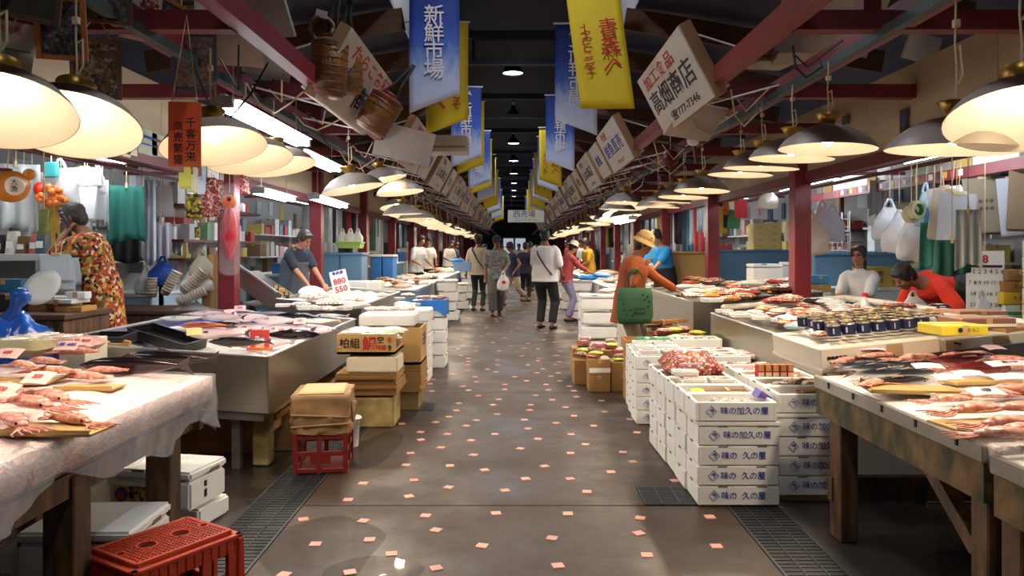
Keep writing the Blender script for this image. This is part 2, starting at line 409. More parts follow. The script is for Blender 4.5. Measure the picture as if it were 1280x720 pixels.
# drain covers along both sides of the aisle: frame, two long bars, and cross slats
M_slat = mat('grate_slat', '#26292b', .5, .3, noise=(7, .4))
g = MB()
for x in (-.143, .143): g.box((x, 0, -.003), (.012, .995, .012))
for x in (-.05, .05): g.box((x, 0, -.001), (.005, .985, .011))
for k in range(24): g.box((0, -.479 + k * .0417, -.005), (.274, .033, .008), 1)
for y in (-.494, .494): g.box((0, y, -.004), (.29, .008, .011))
gm = g.mesh('drain_cover', [M_grate, M_slat])
for s in (-1, 1):
    for k in range(16): O('drain_cover', gm, fl, (s * 1.35, 1.5 + k, 0))
for s, y in ((-1, 7.08), (1, 4.52)):       # two short cross drains let into the aisle
    g = MB()
    for k in range(4): g.box((s * (.745 + k * .1), 0, .004), (.008, .32, .008))
    for k in range(9): g.box((s * .895, -.15 + k * .0375, .002), (.31, .032, .006), 1)
    g.build('cross_drain_cover', [M_grate, M_slat], fl, loc=(0, y, 0))
tp = [(480 + a / 4, 440 + b / 4) for a, b in ((190,180),(245,138),(230,160),(215,118),(140,225),(240,197),(395,172),(455,125),(462,150),(423,192),(472,220),(375,257),(360,293),(325,325),(258,352),(462,342),(412,370),(90,360),(182,401),(318,411),(185,440),(285,479),(435,443),(133,507),(448,516),(110,567),(330,570),(503,591),(708,635),(803,572),(682,484),(770,436),(720,384),(703,340),(728,292),(733,265),(575,238),(545,265),(565,312),(555,412),(603,188),(605,163),(560,100),(567,65),(517,86),(412,94),(345,112),(417,65),(422,47),(422,33),(385,18),(567,40),(690,20),(770,45),(720,65),(765,105),(653,124),(713,145),(835,122),(795,85),(855,65),(870,18),(810,163),(822,190),(758,218),(842,240),(880,145),(872,105),(927,172),(950,195),(962,225),(908,277),(950,320),(860,356),(936,413),(1007,463),(933,507),(930,635),(1135,601),(1243,550),(1195,502),(1048,370),(1103,300),(1087,244),(982,155),(1228,337),(1265,403),(878,50),(775,32))]
tp += [(300 + a / 4, 600 + b / 4) for a, b in ((615,18),(870,2),(845,83),(1043,38),(540,100),(317,198),(617,206),(928,180),(980,252),(648,300),(377,322),(757,371),(550,463),(980,442),(1210,330),(220,475))]
tp += [(600 + a / 4, 600 + b / 4) for a, b in ((125,54),(535,60),(80,168),(440,170),(802,192),(1150,186),(360,292),(795,268),(835,377),(1183,333),(390,430),(975,5))]
tp += [(510 + a / 4, 350 + b / 4) for a, b in ((305,392),(448,400),(457,355),(570,380),(655,392),(735,378),(340,355),(340,335),(425,312),(580,342),(600,317),(760,355),(650,345),(515,330),(270,300),(365,282),(275,328),(250,345),(735,310),(680,300),(480,290))]
tm = MB().box((0, 0, 0), (.056, .056, .008), top=(.94, .94)).mesh('tile', M_tile)
def tile(x, y):
    o = O('tile', tm, fl, (x, y, .0005), (0, 0, rnd(-.5, .5))); c = rnd(.8, 1.12); o.color = (c, c * rnd(.88, 1), c * rnd(.85, 1), 1)
for px, py in tp:
    Y = HC * F / (py - CY); tile((px - CX) * Y / F, Y)
for k in range(110):
    y = 13.2 + 17 * (k / 110); tile(rnd(-1.1, 1.1), y)

for s, nm in ((-1, 'left'), (1, 'right')):
    struct('wall_' + nm, MB().box((s * 5.45, 34, 1.5), (.1, 76, 3.0)), M_wall)
    struct('wall_upper_' + nm, MB().box((s * 1.2, 34, 4.5), (.08, 76, 1.6)), M_dark)
    struct('ceiling_' + nm, MB().bar((s * 3.35, -4, 3.36 + .01), (s * 3.35, 72, 3.36 + .01), 4.5, .06, up=(s * .16, 0, 1)), M_navy)
struct('ceiling', MB().box((0, 34, 5.33), (2.6, 76, .08)), M_navy)
struct('wall_back', MB().box((0, 62, 2.7), (11, .1, 5.6)), mat('far_wall', '#8d949c', .7))
struct('wall_front', MB().box((0, -4, 2.7), (11, .1, 5.6)), M_wall)
dr = struct('door_1', MB().box((0, 61.9, 1.25), (1.9, .08, 2.5)), mat('far_door', '#6f93b8', .4))
for x in (-.48, .48): MB().box((x, 61.84, 1.3), (.8, .04, 2.1)).build('pane', mat('daylit_pane', '#dfeaf5', .3, emit=.35), dr)

def bay_y(k): return 4.38 + 3.5 * k       # pillars along both rows
fm = MB().box((0, 0, 1.3), (.17, .17, 2.6)); fm.box((0, 0, .05), (.24, .24, .1))
fme = fm.mesh('pillar', M_red, bevel=.006)
for s in (-1, 1):
    for k in range(1, 15):
        o = O('pillar', fme, None, (s * 2.93, bay_y(k), 0)); tag(o, kind='structure')
# plywood fascia over the stall fronts, red trim under it, lattice of red beams above the tables
pm = MB().box((0, 0, 0), (.018, 1.742, .6)).mesh('plywood_panel', M_ply)
sm = MB().lathe([(.0, 0), (.008, 0), (.008, .003), (.0, .004)], 8).mesh('screw', M_brass)
for s, nm in ((-1, 'left'), (1, 'right')):
    fa = struct('trim_' + ('1' if s < 0 else '2'), MB().box((s * 3.0, 29, 2.19), (.1, 62, .1)), M_redd)
    for k in range(34): O('plywood_panel', pm, fa, (s * 2.985, .35 + 1.75 * k, 2.54))
    for i, (x, z, w, h) in enumerate(((1.40, 2.64, .09, .12), (1.98, 2.64, .1, .12))):
        struct('beam', MB().box((s * x, 29, z), (w, 62, h)), M_red)
    struct('lamp_rail', MB().box((s * 1.89, 26, 2.56), (.05, 54, .05)), mat('rail_green', '#2c3a38', .5))
    for k in range(26):
        struct('beam', MB().box((s * 2.2, 2.2 + 1.75 * k, 2.62), (1.52, .09, .1)), M_redd)
    for k in range(28):       # timber purlins, their inner ends free over the aisle
        y = 4.3 + 1.4 * k
        struct('rafter', MB().bar((s * 1.02, y, 3.58), (s * 3.4, y, 3.18), .06, .2), M_wood)
    for k in range(15):       # dark posts carrying the purlins
        y = bay_y(k)
        struct('beam', MB().bar((s * 2.02, y, 2.7), (s * 2.02, y, 3.36), .1, .1), M_redd)
for k in range(10):           # steel crossbars high over the aisle
    y = 12.2 + 4.9 * k
    struct('beam', MB().box((0, y, 4.86), (2.4, .12, .12)).box((0, y, 4.42), (2.4, .1, .08)), mat('bar_blue_grey', '#3a4458', .5, .3))
pn = struct('window_1', MB().box((0, 12.28, 4.64), (1.3, .03, .34)), mat('smoked_panel', '#85868e', .35, noise=(2, .3)))
MB().box((0, 12.25, 4.81), (1.34, .05, .03)).box((0, 12.25, 4.47), (1.34, .05, .03)).box((-.655, 12.25, 4.64), (.03, .05, .34)).box((.655, 12.25, 4.64), (.03, .05, .34)).build('window_frame', M_dark, pn)

M_wet = mat('water_film', '#1a120b', .04); M_wet.node_tree.nodes['Principled BSDF'].inputs['Alpha'].default_value = .22
for cx, cy, a, b_ in ((-.93, 3.72, .3, .42), (-.62, 3.42, .22, .2), (-1.0, 5.6, .16, .5), (2.3, 3.2, .5, .5)):
    w = MB(); w.v = [V((cx + a * math.cos(t * .2618) * (1 + .14 * math.sin(t * .7854 + cx)), cy + b_ * math.sin(t * .2618) * (1 + .16 * math.sin(t * .5236 + cy)), .0022)) for t in range(24)]; w.f = [tuple(range(24))]; w.m = [0]
    w.build('puddle', M_wet, fl)

# ---------------------------------------------------------------- lamps
def point_light(name, energy, color, radius=.05):
    l = bpy.data.lights.new(name, 'POINT'); l.energy = energy; l.color = color; l.shadow_soft_size = radius; return l
WARM = (1.0, .82, .62)
lamp_light = bpy.data.lights.new('shade_lamp_light', 'SPOT'); lamp_light.energy = LAMP_W; lamp_light.color = WARM; lamp_light.shadow_soft_size = .05; lamp_light.spot_size = R(165); lamp_light.spot_blend = .5
lp = thing('pendant_lamp', 'x', 'lamp')
prof = [(.275, 0), (.268, .012), (.235, .055), (.18, .095), (.11, .128), (.05, .142), (.028, .15)]
MB().lathe(prof + [(.0, .15)], 36, close=False).build('lamp_shade', M_shade, lp, smooth=True)
MB().lathe([(.272, .0), (.262, .012), (.228, .052), (.175, .089), (.105, .12), (.0, .132)], 36, close=False).build('shade_lining', M_cream, lp, smooth=True)
MB().lathe([(.0, .145), (.03, .146), (.078, .205), (.074, .208), (.024, .16)], 24, close=False).build('brass_cup', M_brass, lp, smooth=True)
bb = MB().ell((0, 0, .062), (.034, .034, .042)).build('bulb', M_bulb, lp, smooth=True)
MB().lathe([(.0, .13), (.022, .13), (.02, .098), (.0, .096)], 12).build('socket', M_white, lp)
cd = MB().tube([(0, 0, .2), (.004, 0, .3), (-.003, .004, .42), (0, 0, .62)], .0045, 5); cd.tube([(.01, 0, .26), (.03, 0, .3), (.022, .01, .42), (.004, 0, .4)], .005, 5)
cd.box((0, 0, .5), (.024, .024, .03)); cd.build('cord', M_cord, lp)
lo = bpy.data.objects.new('lamp_light', lamp_light); COL.objects.link(lo); lo.parent = lp; lo.location = (0, 0, .03); KIDS.setdefault(lp.as_pointer(), []).append(lo)
LP = Proto(lp)
def lamp(p, label, rot=(0, 0, 0)):
    o = LP.put(p, rot, label, 'shade lamps over the stalls')
    for c in kids(o):
        if c.name.startswith('cord'):       # the cord hangs plumb from the cup of a tilted shade
            q = Euler(rot).to_matrix().inverted(); c.rotation_euler = q.to_euler(); c.location = V((0, 0, .2)) - q @ V((0, 0, .2)); c.scale = (1, 1, max(.3, (2.55 - p[2]) / .62))
    return o
RL = [(1282, 150, 186), (1192, 188, 160), (1034, 187, 118), (989, 199, 103), (951, 211, 92), (925, 219, 80), (877, 239, 69), (854, 247, 62), (836, 253, 58), (822, 259, 55), (781, 254, 50), (772, 262, 46)]
LL = [(-8, 140, 190), (88, 158, 166), (268, 184, 128), (312, 200, 106), (348, 209, 94), (441, 237, 78), (478, 226, 62), (500, 241, 60), (503, 268, 50), (520, 274, 46)]
tl = {(-1, 0): (-.36, -.15, 0), (-1, 1): (-.38, -.1, 0), (-1, 2): (-.22, -.2, 0), (-1, 3): (-.2, -.2, 0), (-1, 4): (-.1, -.2, 0), (-1, 5): (-.02, -.2, 0), (-1, 6): (0, -.25, 0), (-1, 7): (-.05, -.12, 0), (1, 0): (-.3, .12, 0)}
for side, lst in ((1, RL), (-1, LL)):
    for i, (px, py, w) in enumerate(lst):
        Y = .55 * F / w; p = at(px, py, Y)
        lamp(p, f'taupe shade lamp with brass cup, {ORD[i]} along the {side_word(side)} row of stalls', tl.get((side, i), (rnd(-.05, .05), .04 * side, 0)))
    n = len(lst); y = .55 * F / lst[-1][2]
    for k in range(26):
        y += .75 + .02 * k
        lamp((side * (1.87 + rnd(-.03, .03)), y, 2.06 + rnd(-.06, .06)), f'shade lamp far down the hall, {ORD[k]} beyond the big ones, {side_word(side)} side', (rnd(-.3, .05), rnd(-.25, .25), 0))
# dome lamps high over the aisle
hl = thing('high_lamp', 'x', 'lamp')
MB().lathe([(.2, 0), (.19, .05), (.14, .14), (.07, .2), (.05, .3), (.0, .31)], 24, close=False).build('lamp_dome', M_dark, hl, smooth=True)
MB().lathe([(.185, .02), (.0, .03)], 24, close=False).build('lit_diffuser', M_highbulb, hl)
MB().tube([(0, 0, .3), (0, 0, .55)], .02).build('stem', M_dark, hl)
MB().ell((0, 0, .36), (.045, .045, .05)).build('gear_case', M_white, hl, smooth=True)
l = bpy.data.lights.new('high_lamp_light', 'SPOT'); l.energy = HIGH_W; l.spot_size = R(168); l.spot_blend = .6; l.shadow_soft_size = .15; l.color = (.86, .92, 1)
lo = bpy.data.objects.new('high_lamp_light', l); COL.objects.link(lo); lo.parent = hl; lo.location = (0, 0, -.02); KIDS.setdefault(hl.as_pointer(), []).append(lo)
HL = Proto(hl)
for k in range(-3, 8): HL.put((-.03, 14.8 + 4.9 * k, 4.84), 0, f'dark dome lamp high over the aisle, {ORD[k + 3]} of the line', 'dome lamps over the aisle')
for k in range(-3, 8):
    y = 14.8 + 4.9 * k
    struct('beam', MB().box((0, y, 5.33 - .0), (2.4, .1, .1)), MATS['bar_blue_grey'])
# fluorescent fixtures
tfx = thing('tube_light', 'x', 'lamp')
MB().box((0, 0, .05), (.05, 1.25, .05), top=(.6, 1)).build('fixture_body', mat('fixture_grey', '#a7a39c', .4), tfx)
MB().box((0, -.63, .02), (.14, .03, .07)).box((0, .63, .02), (.14, .03, .07)).build('end_cap', mat('end_cap', '#6d6862', .5), tfx)
for x in (-.045, .045): MB().tube([(x, -.61, 0), (x, .61, 0)], .018, 10).build('tube', M_tubelight, tfx)
MB().bar((-.1, 0, .04), (.1, 0, .04), .001, 1.22, up=(0, 1, 0)).build('reflector', M_white, tfx)
MB().tube([(0, -.5, .07), (0, -.5, .36)], .004).tube([(0, .5, .07), (0, .5, .36)], .004).build('chain', M_rim, tfx)
TFX = Proto(tfx)
def tube(p, label, rot=0, sc=1): return TFX.put(p, (0, 0, rot), label, 'fluorescent lights', scale=(1, sc, 1))
tube((-1.84, 5.75, 2.36), 'long fluorescent light under the red beam, beside the amber glass floats', 0, 1.45)
tube((-1.95, 7.6, 2.31), 'fluorescent light hung lower, behind the long one beside the glass floats', 0, 1.2)
tube((-2.62, 8.4, 2.03), 'fluorescent light over the stall of the woman in the apron, aisle end of two', R(2))
tube((-2.45, 10.2, 2.07), 'fluorescent light over the blue lockers beyond the woman in the apron', R(2), 1.5)
tube((1.95, 13.6, 1.95), 'fluorescent light over the stall of the blue shirted clerk', 0, 1.5)
for s in (-1, 1):
    for k in range(0, 12):
        tube((s * 3.75, bay_y(k) - 1.4, 2.3), f'fluorescent light behind the fascia, {ORD[k]} stall of the {side_word(s)} row', 0, 1.6)

# ---------------------------------------------------------------- banners over the aisle
M_bblue = ramp_mat('banner_blue', [(0, '#c9cfe6'), (.28, '#a9b8dc'), (.5, '#3a5fb4'), (.68, '#1c3c94'), (1, '#152c74')], 'Z', 0, 1, .7, noise=.22, nscale=7)
M_byel = mat('banner_yellow', '#d6b91c', .7, noise=(3, .1)); M_wlet = mat('white_lettering', '#d9d6dc', .7); M_rlet = mat('red_lettering', '#b3261c', .7)
M_rod = mat('white_rod', '#c9c9c9', .4)
def banner(s, Y, kind, label, zt=3.86, zb=2.84, w=.45, drop=.17, tilt=0., x=None, txt=True):
    x0 = x if x is not None else s * .715
    r = thing('hanging_banner', label, 'banner', (x0, Y, zt), 0, 'cloth banners over the aisle', rot=(0, tilt, 0))
    H = zt - zb; ph = rnd(0, 6)
    def fn(u, v):
        xx = (u - .5) * w; h = H + drop * (u if s > 0 else 1 - u)
        return (xx, .012 * math.sin(v * 5 + ph) * v + .01 * math.sin(u * 4 + ph), -h * v)
    MB().grid(fn, 8, 14, thick=(0, .002, 0)).build('cloth', M_bblue if kind == 'b' else M_byel, r, smooth=True)
    rod = MB().tube([(-w / 2 - .02, 0, .005), (w / 2 + .02, 0, .005)], .011, 8)
    e = s * 1.165 - x0; rod.tube([(s * w / 2, 0, .005), (e, 0, .005 - tilt * 0)], .009, 6); rod.build('rod', M_rod, r)
    if txt:
        mir = s > 0
        if kind == 'b':
            text('新\n鮮\n市\n場', .185, M_wlet, r, (.0, -.03, -.57), bold=.0015, mirror=mir, line=.86)
            text('SEA', .1, M_wlet, r, (.0, -.03, -.1), mirror=mir)
        else:
            text('青\n森\nへ', .17, M_rlet, r, (-.09 if not mir else .085, -.03, -.72), bold=.001, mirror=mir, line=.9)
            text('よ\nう\nこ\nそ', .115, M_rlet, r, (.1 if not mir else -.11, -.03, -.72), bold=.001, mirror=mir, line=.95)
    return r
banner(-1, 6.86, 'b', 'blue banner with white lettering and pale wave foot, first over the aisle on the left')
banner(-1, 8.15, 'y', 'yellow banner with red lettering showing behind the first blue one on the left')
banner(1, 6.5, 'y', 'yellow banner with mirrored red lettering swinging outward, first on the right', tilt=-.13, x=.63, drop=.06, zb=2.66)
banner(1, 8.2, 'b', 'blue banner with mirrored white lettering behind the swinging yellow one', x=.66)
for i, (Y, k) in enumerate(((11.4, 'b'), (12.5, 'y'), (15.6, 'b'), (16.8, 'y'), (19.5, 'b'), (20.3, 'y'), (23.5, 'y'), (26, 'b'), (27, 'y'), (31, 'b'), (35, 'y'))):
    banner(-1, Y, k, f'{"blue" if k == "b" else "yellow"} banner farther down the left side of the aisle, {ORD[i]} behind the foremost pair', txt=i < 5)
for i, (Y, k) in enumerate(((12.0, 'b'), (15.2, 'y'), (16.4, 'b'), (19.2, 'y'), (20.4, 'b'), (23.3, 'y'), (24.6, 'b'), (27, 'y'), (31, 'y'), (35, 'b'))):
    banner(1, Y, k, f'{"blue" if k == "b" else "yellow"} banner farther down the right side of the aisle, {ORD[i]} behind the foremost pair', txt=i < 5)
sg = thing('hanging_sign', 'white crosswise sign with dark lettering hung over the middle of the aisle', 'sign', (.4, 26.5, 2.6))
MB().box((0, 0, 0), (1.25, .06, .42)).build('board', M_white, sg)
text('西売場', .26, M_inkk, sg, (-.06, -.034, .06)); text('エレベーター→', .11, M_inkr, sg, (0, -.034, -.13))
for x in (-.5, .5): MB().tube([(x, 0, .2), (x, 0, 2.72)], .012).build('hanger', M_dark, sg)

# ---------------------------------------------------------------- slanted shop signs along both beams
M_sign = mat('sign_cream', '#cfc6ba', .55, noise=(4, .08)); M_signe = mat('sign_edge_wood', '#a5815c', .7, noise=(5, .2))
def shop_sign(s, Yn, lines, label, L=1.73, H=.55):
    up = V((-s * .24, 0, .46)).normalized(); xd = V((0, -s, 0)); zd = xd.cross(up)
    c = V((s * 1.24, Yn + L / 2, 2.73))
    Mx = Matrix((xd, up, zd)).transposed()
    r = thing('shop_sign', label, 'sign', c, 0, 'slanted shop signs over the stalls', rot=Mx.to_euler())
    MB().box((0, 0, -.045), (L, H, .08)).build('sign_edge', M_signe, r)
    MB().box((0, 0, .003), (L - .01, H - .01, .012)).build('sign_board', M_sign, r)
    for t, size, m, x, y, b, sx in lines: text(t, size, m, r, (x, y, .012), (0, 0, 0), bold=b, scale=(sx, 1, 1))
    for x in (-L * .42, L * .42):
        MB().tube([(x, -H * .45, -.08), (x, -H * .42, -.16)], .014).tube([(x, H * .4, -.08), (x, -H * .1, -.36)], .008, 5).tube([(x * .7, -H * .5, -.03), (x * .9, -H * .72, -.5)], .007, 5).build('bracket', M_white, r)
    return r
shop_sign(1, 5.2, [('加工食品', .12, M_inkr, -.12, .165, .002, 2.35), ('高畑商店', .205, M_inkk, 0, -.02, .0025, 1.85), ('☎777-7346', .08, M_inkk, .12, -.195, .001, 2.3)], 'cream slanted shop sign reading 高畑商店 with a telephone number below')
shop_sign(-1, 5.25, [('たらこ各種', .13, M_inkr, .1, .17, .002, 2.2), ('鮮魚', .16, M_ink, -.35, -.02, .0015, 1.9), ('商店', .22, M_inkk, .35, -.08, .0025, 1.9)], 'cream slanted shop sign half hidden behind the amber glass floats')
RT = [('塩干', '丸三商店', M_inkk, M_ink), ('海産', '鮮魚直売', M_ink, M_inkg), ('珍味', '山本商店', M_inkk, M_inkg)]
for s in (1, -1):
    for k in range(1, 11):
        a, b, ma, mb_ = RT[k % 3]
        ln = [(a, .11, M_inkr, -.3, .18, .002, 2), (b, .19, ma, 0, -.01, .0015, 1.9), ('777-' + str(4120 + 37 * k), .07, M_inkg, .1, -.2, 0, 2)] if k < 5 else [(b, .19, ma, 0, 0, .0015, 1.9)]
        shop_sign(s, 5.25 + 3.5 * k + rnd(-.2, .2), ln, f'cream slanted shop sign over the {ORD[k]} stall of the {side_word(s)} row')
    for k in range(1, 5):     # smaller second signs between the big ones
        shop_sign(s, 7.2 + 3.5 * k, [('鮮魚', .17, M_ink if k % 2 else M_inkg, 0, 0, .0015, 1.5)], f'small cream sign between the {ORD[k]} and {ORD[k + 1]} big shop signs of the {side_word(s)} row', L=.9, H=.5)

# ---------------------------------------------------------------- things hung or stored above the stalls
def picture(px, py, Y, w, h, frame, art, label, yaw=.35, tilt=-.25, roll=0., bw=.022):
    r = thing('framed_picture', label, 'picture', at(px, py, Y), 0, None, rot=(-tilt, roll, yaw))
    f = MB()
    for x in (-1, 1): f.box((x * (w / 2 - bw / 2), 0, 0), (bw, .022, h))
    for z in (-1, 1): f.box((0, 0, z * (h / 2 - bw / 2)), (w - bw * 2, .022, bw))
    f.build('frame', frame, r, bevel=.002)
    MB().box((0, .004, 0), (w - bw * 1.6, .008, h - bw * 1.6)).build('painting', art, r)
    MB().tube([(-w * .3, .01, h / 2), (0, .06, h / 2 + .12), (w * .3, .01, h / 2)], .0035, 5).tube([(0, .06, h / 2 + .12), (0, .08, h / 2 + .3)], .0035, 5).build('hanging_string', M_cord, r)
    return r
picture(76, 35, 3.3, .2, .27, M_frameo, M_paintingA, 'small painting of a dusky path in an orange wood frame', .3)
picture(120, 86, 3.9, .235, .3, M_framed, M_paintingB, 'small painting of a pale river in a dark frame, behind the orange framed one', .4)
picture(243, 78, 4.55, .25, .35, M_frameb, M_paintingC, 'small painting of red flowers before hills in a blue grey frame', .35)
picture(136, 8, 3.6, .2, .16, M_framed, M_paintingB, 'small grey painting cut off by the top edge, between orange frame and poster', .4)
picture(210, 18, 4.2, .14, .16, M_frameo, M_paintingA, 'tiny dark picture in an orange frame beside the pink food poster', .5, roll=.35)
picture(30, 2, 3.0, .26, .14, M_framed, mat('dark_print', '#3d3a26', .5, noise=(20, .5)), 'dark printed board with a red stamp in the top corner', .3, roll=.15)
def sheet(name, label, cat, px, py, Y, w, h, m, yaw=0., tilt=0., roll=0., th=.004, group=None, col=None, string=.0):
    r = thing(name, label, cat, at(px, py, Y), 0, group, rot=(tilt, roll, yaw))
    MB().box((0, 0, 0), (w, th, h)).build('sheet', m, r).color = (*rgb(col or '#ffffff'), 1)
    if string: MB().tube([(0, .0, h / 2 - .01), (0, .0, h / 2 + string)], .0035, 5).build('string', M_cord, r)
    return r
r = sheet('poster', 'white poster with a photo of red shellfish and lines of black text', 'poster', 176, 18, 4.0, .19, .27, M_tpaper, .45, .15, .1, string=.2, col='#cfc0bd')
MB().ell((.035, -.004, .06), (.045, .004, .05)).ell((.06, -.004, .02), (.03, .004, .028)).build('print', M_redgoods, r)
text('殻付き\n活ホタテ\n地方発送', .026, M_inkk, r, (-.02, -.004, -.055))
r = sheet('wall_calendar_sheet', 'pale timetable sheet with red heading on the fascia above the first lamp', 'poster', 14, 62, 3.25, .17, .24, M_tpaper, .4, 0, .12, string=.3, col='#b9b4a4')
text('時刻表', .035, M_inkr, r, (-.02, -.004, .08)); MB().box((0, -.003, 0), (.15, .003, .006)).build('green_rule', mat('green_ink', '#2d7a5a', .6), r)
text('0800\n0930\n1045\n1200', .03, mat('grey_ink', '#77736c', .6), r, (0, -.004, -.06))
r = thing('hanging_placard', 'orange red vertical placard with black brush lettering 千客万来 商売繁盛', 'sign', at(231, 168, 3.8), 0, None, rot=(.0, 0, .12))
MB().box((0, 0, 0), (.155, .008, .32)).build('board', ramp_mat('placard_red', [(0, '#e2793c'), (.25, '#e05a2c'), (1, '#c9512f')], 'Z', 0, 1, .6, noise=.4), r)
text('千\n客\n万\n来', .054, M_inkk, r, (.03, -.006, -.03), line=1.05); text('商\n売\n繁\n盛', .05, M_inkk, r, (-.03, -.006, -.045), line=1.1)
MB().tube([(-.06, 0, .155), (0, .03, .6), (.06, 0, .155)], .004, 5).build('string', M_cord, r)
# glass floats in netting
M_amber = mat('amber_netted_glass', '#8a5418', .4, noise=(14, .5), bump=.8, bscale=70)
for px, py, Y, hgt, rad, rx, lbl in ((411, 86, 5.35, .4, .125, .06, 'amber netted glass float hung upright on black straps, tallest of three'), (436, 82, 5.75, .42, .1, -.05, 'amber netted float with a red cap behind the tallest float'), (474, 142, 6.3, .33, .14, .55, 'amber float with a red band, tipped sideways under the shop sign')):
    r = thing('glass_float', lbl, 'glass float', at(px, py, Y), 0, None, rot=(0, rx, 0))
    MB().lathe([(.0, -hgt / 2), (rad * .8, -hgt / 2), (rad, -hgt * .4), (rad * 1.02, 0), (rad, hgt * .4), (rad * .75, hgt / 2), (.0, hgt / 2)], 20).build('float_body', M_amber, r, smooth=True)
    MB().lathe([(rad * 1.03, hgt * .36), (rad * 1.04, hgt * .44)], 20, close=False).lathe([(rad * .5, hgt * .5), (rad * .4, hgt * .6), (.0, hgt * .6)], 16).build('cap', M_red if 'red' in lbl else M_wetwood, r, smooth=True)
    nb = MB()
    for k in range(7):
        z = -hgt * .42 + k * hgt * .14
        nb.lathe([(rad * 1.03, z), (rad * 1.05, z + .004), (rad * 1.03, z + .008)], 20, close=False)
    nb.build('netting', M_wetwood, r)
    MB().tube([(-rad * .5, 0, hgt * .5), (-rad * .2, 0, hgt * .75), (.02, .05, hgt * .5 + .33)], .012, 6).tube([(rad * .5, 0, hgt * .5), (rad * .3, 0, hgt * .8), (.03, .05, hgt * .5 + .33)], .012, 6).build('strap', M_black, r)
r = thing('rope_coil', 'brown coil of rope with a white tag on top of the tallest glass float', 'rope', at(404, 38, 5.35)); rc = MB()
for k in range(4):
    a0 = .08 - .008 * k; rc.tube([(a0 * math.cos(t * .5236), .02 * k - .03 + .03 * math.sin(t), a0 * 1.1 * math.sin(t * .5236)) for t in range(13)], .014, 6)
rc.build('rope', M_wetwood, r, smooth=True); MB().box((0, -.05, .1), (.08, .01, .05), rot=(.2, .3, 0)).build('tag', M_white, r)
# white foam sheets, card and boxes stored on the beams
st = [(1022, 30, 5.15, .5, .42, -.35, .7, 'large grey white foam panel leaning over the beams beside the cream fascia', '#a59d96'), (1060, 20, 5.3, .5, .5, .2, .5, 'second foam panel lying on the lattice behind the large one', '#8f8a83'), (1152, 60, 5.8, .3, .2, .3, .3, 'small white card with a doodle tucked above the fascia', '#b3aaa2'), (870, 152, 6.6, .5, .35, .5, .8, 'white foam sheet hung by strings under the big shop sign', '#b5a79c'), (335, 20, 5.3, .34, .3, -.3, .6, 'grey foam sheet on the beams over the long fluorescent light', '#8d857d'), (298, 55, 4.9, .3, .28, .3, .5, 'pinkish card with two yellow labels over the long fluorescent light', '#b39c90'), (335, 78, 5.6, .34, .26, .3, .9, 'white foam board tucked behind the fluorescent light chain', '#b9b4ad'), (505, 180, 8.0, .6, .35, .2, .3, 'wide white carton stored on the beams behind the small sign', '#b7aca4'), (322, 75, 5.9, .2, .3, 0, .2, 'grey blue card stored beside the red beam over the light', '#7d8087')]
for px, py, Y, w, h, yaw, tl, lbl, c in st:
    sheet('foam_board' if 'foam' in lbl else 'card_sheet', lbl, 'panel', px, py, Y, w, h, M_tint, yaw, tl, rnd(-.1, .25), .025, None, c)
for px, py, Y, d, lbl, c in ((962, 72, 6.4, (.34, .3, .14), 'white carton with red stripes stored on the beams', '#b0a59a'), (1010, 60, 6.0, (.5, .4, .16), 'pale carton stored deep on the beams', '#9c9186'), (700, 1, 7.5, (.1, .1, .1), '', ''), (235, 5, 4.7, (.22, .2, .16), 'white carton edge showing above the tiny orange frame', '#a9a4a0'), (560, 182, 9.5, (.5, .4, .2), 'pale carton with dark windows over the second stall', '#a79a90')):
    if not lbl: continue
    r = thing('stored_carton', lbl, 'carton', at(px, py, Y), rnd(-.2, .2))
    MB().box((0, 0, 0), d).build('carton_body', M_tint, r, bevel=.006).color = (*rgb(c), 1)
    MB().box((0, -d[1] / 2 - .001, -d[2] * .2), (d[0] * .9, .002, .022)).build('stripe', M_inkr if 'red' in lbl else M_inkg, r)
for px, py, Y, lbl in ((868, 172, 7.0, 'round red and white festival drum ornament under the big shop sign'), (838, 197, 8.6, 'round dark red wheel ornament hanging beside the big shop sign')):
    r = thing('hanging_ornament', lbl, 'ornament', at(px, py, Y)); a = .075 if 'drum' in lbl else .1
    MB().ell((0, 0, 0), (a, a * .8, a)).build('ball', M_red, r, smooth=True); MB().ell((-.02, -.03, -.03), (a * .8, a * .7, a * .7)).build('white_face', M_white if 'drum' in lbl else M_redd, r, smooth=True)
    MB().tube([(0, 0, a), (0, 0, a + .35)], .005).build('string', M_cord, r); MB().tube([(0, 0, -a), (.02, 0, -a - .15)], .02).build('tassel', M_red, r)
# drooping cables and strings along the lattice
cn = 0
for s in (-1, 1):
    for k in range(14):
        y = 4.6 + k * .95 + rnd(-.2, .2)
        r = thing('loose_cable', f'pale cable looped under the lattice, {ORD[cn % 14]} of the {side_word(s)} row', 'cable', (s * 1.7, y, 2.6)); cn += 1
        dx = rnd(.12, .3); dz = rnd(.12, .38)
        MB().tube([(-dx, -.1, 0), (-dx * .6, 0, -dz * .7), (0, .05, -dz), (dx * .7, .05, -dz * .6), (dx, .2, .0)], .007, 5).tube([(-dx * .4, .1, .0), (dx * .2, .1, -dz * .5), (dx * .8, -.2, .0)], .006, 5).build('cable', M_cord if k % 3 else M_black, r)

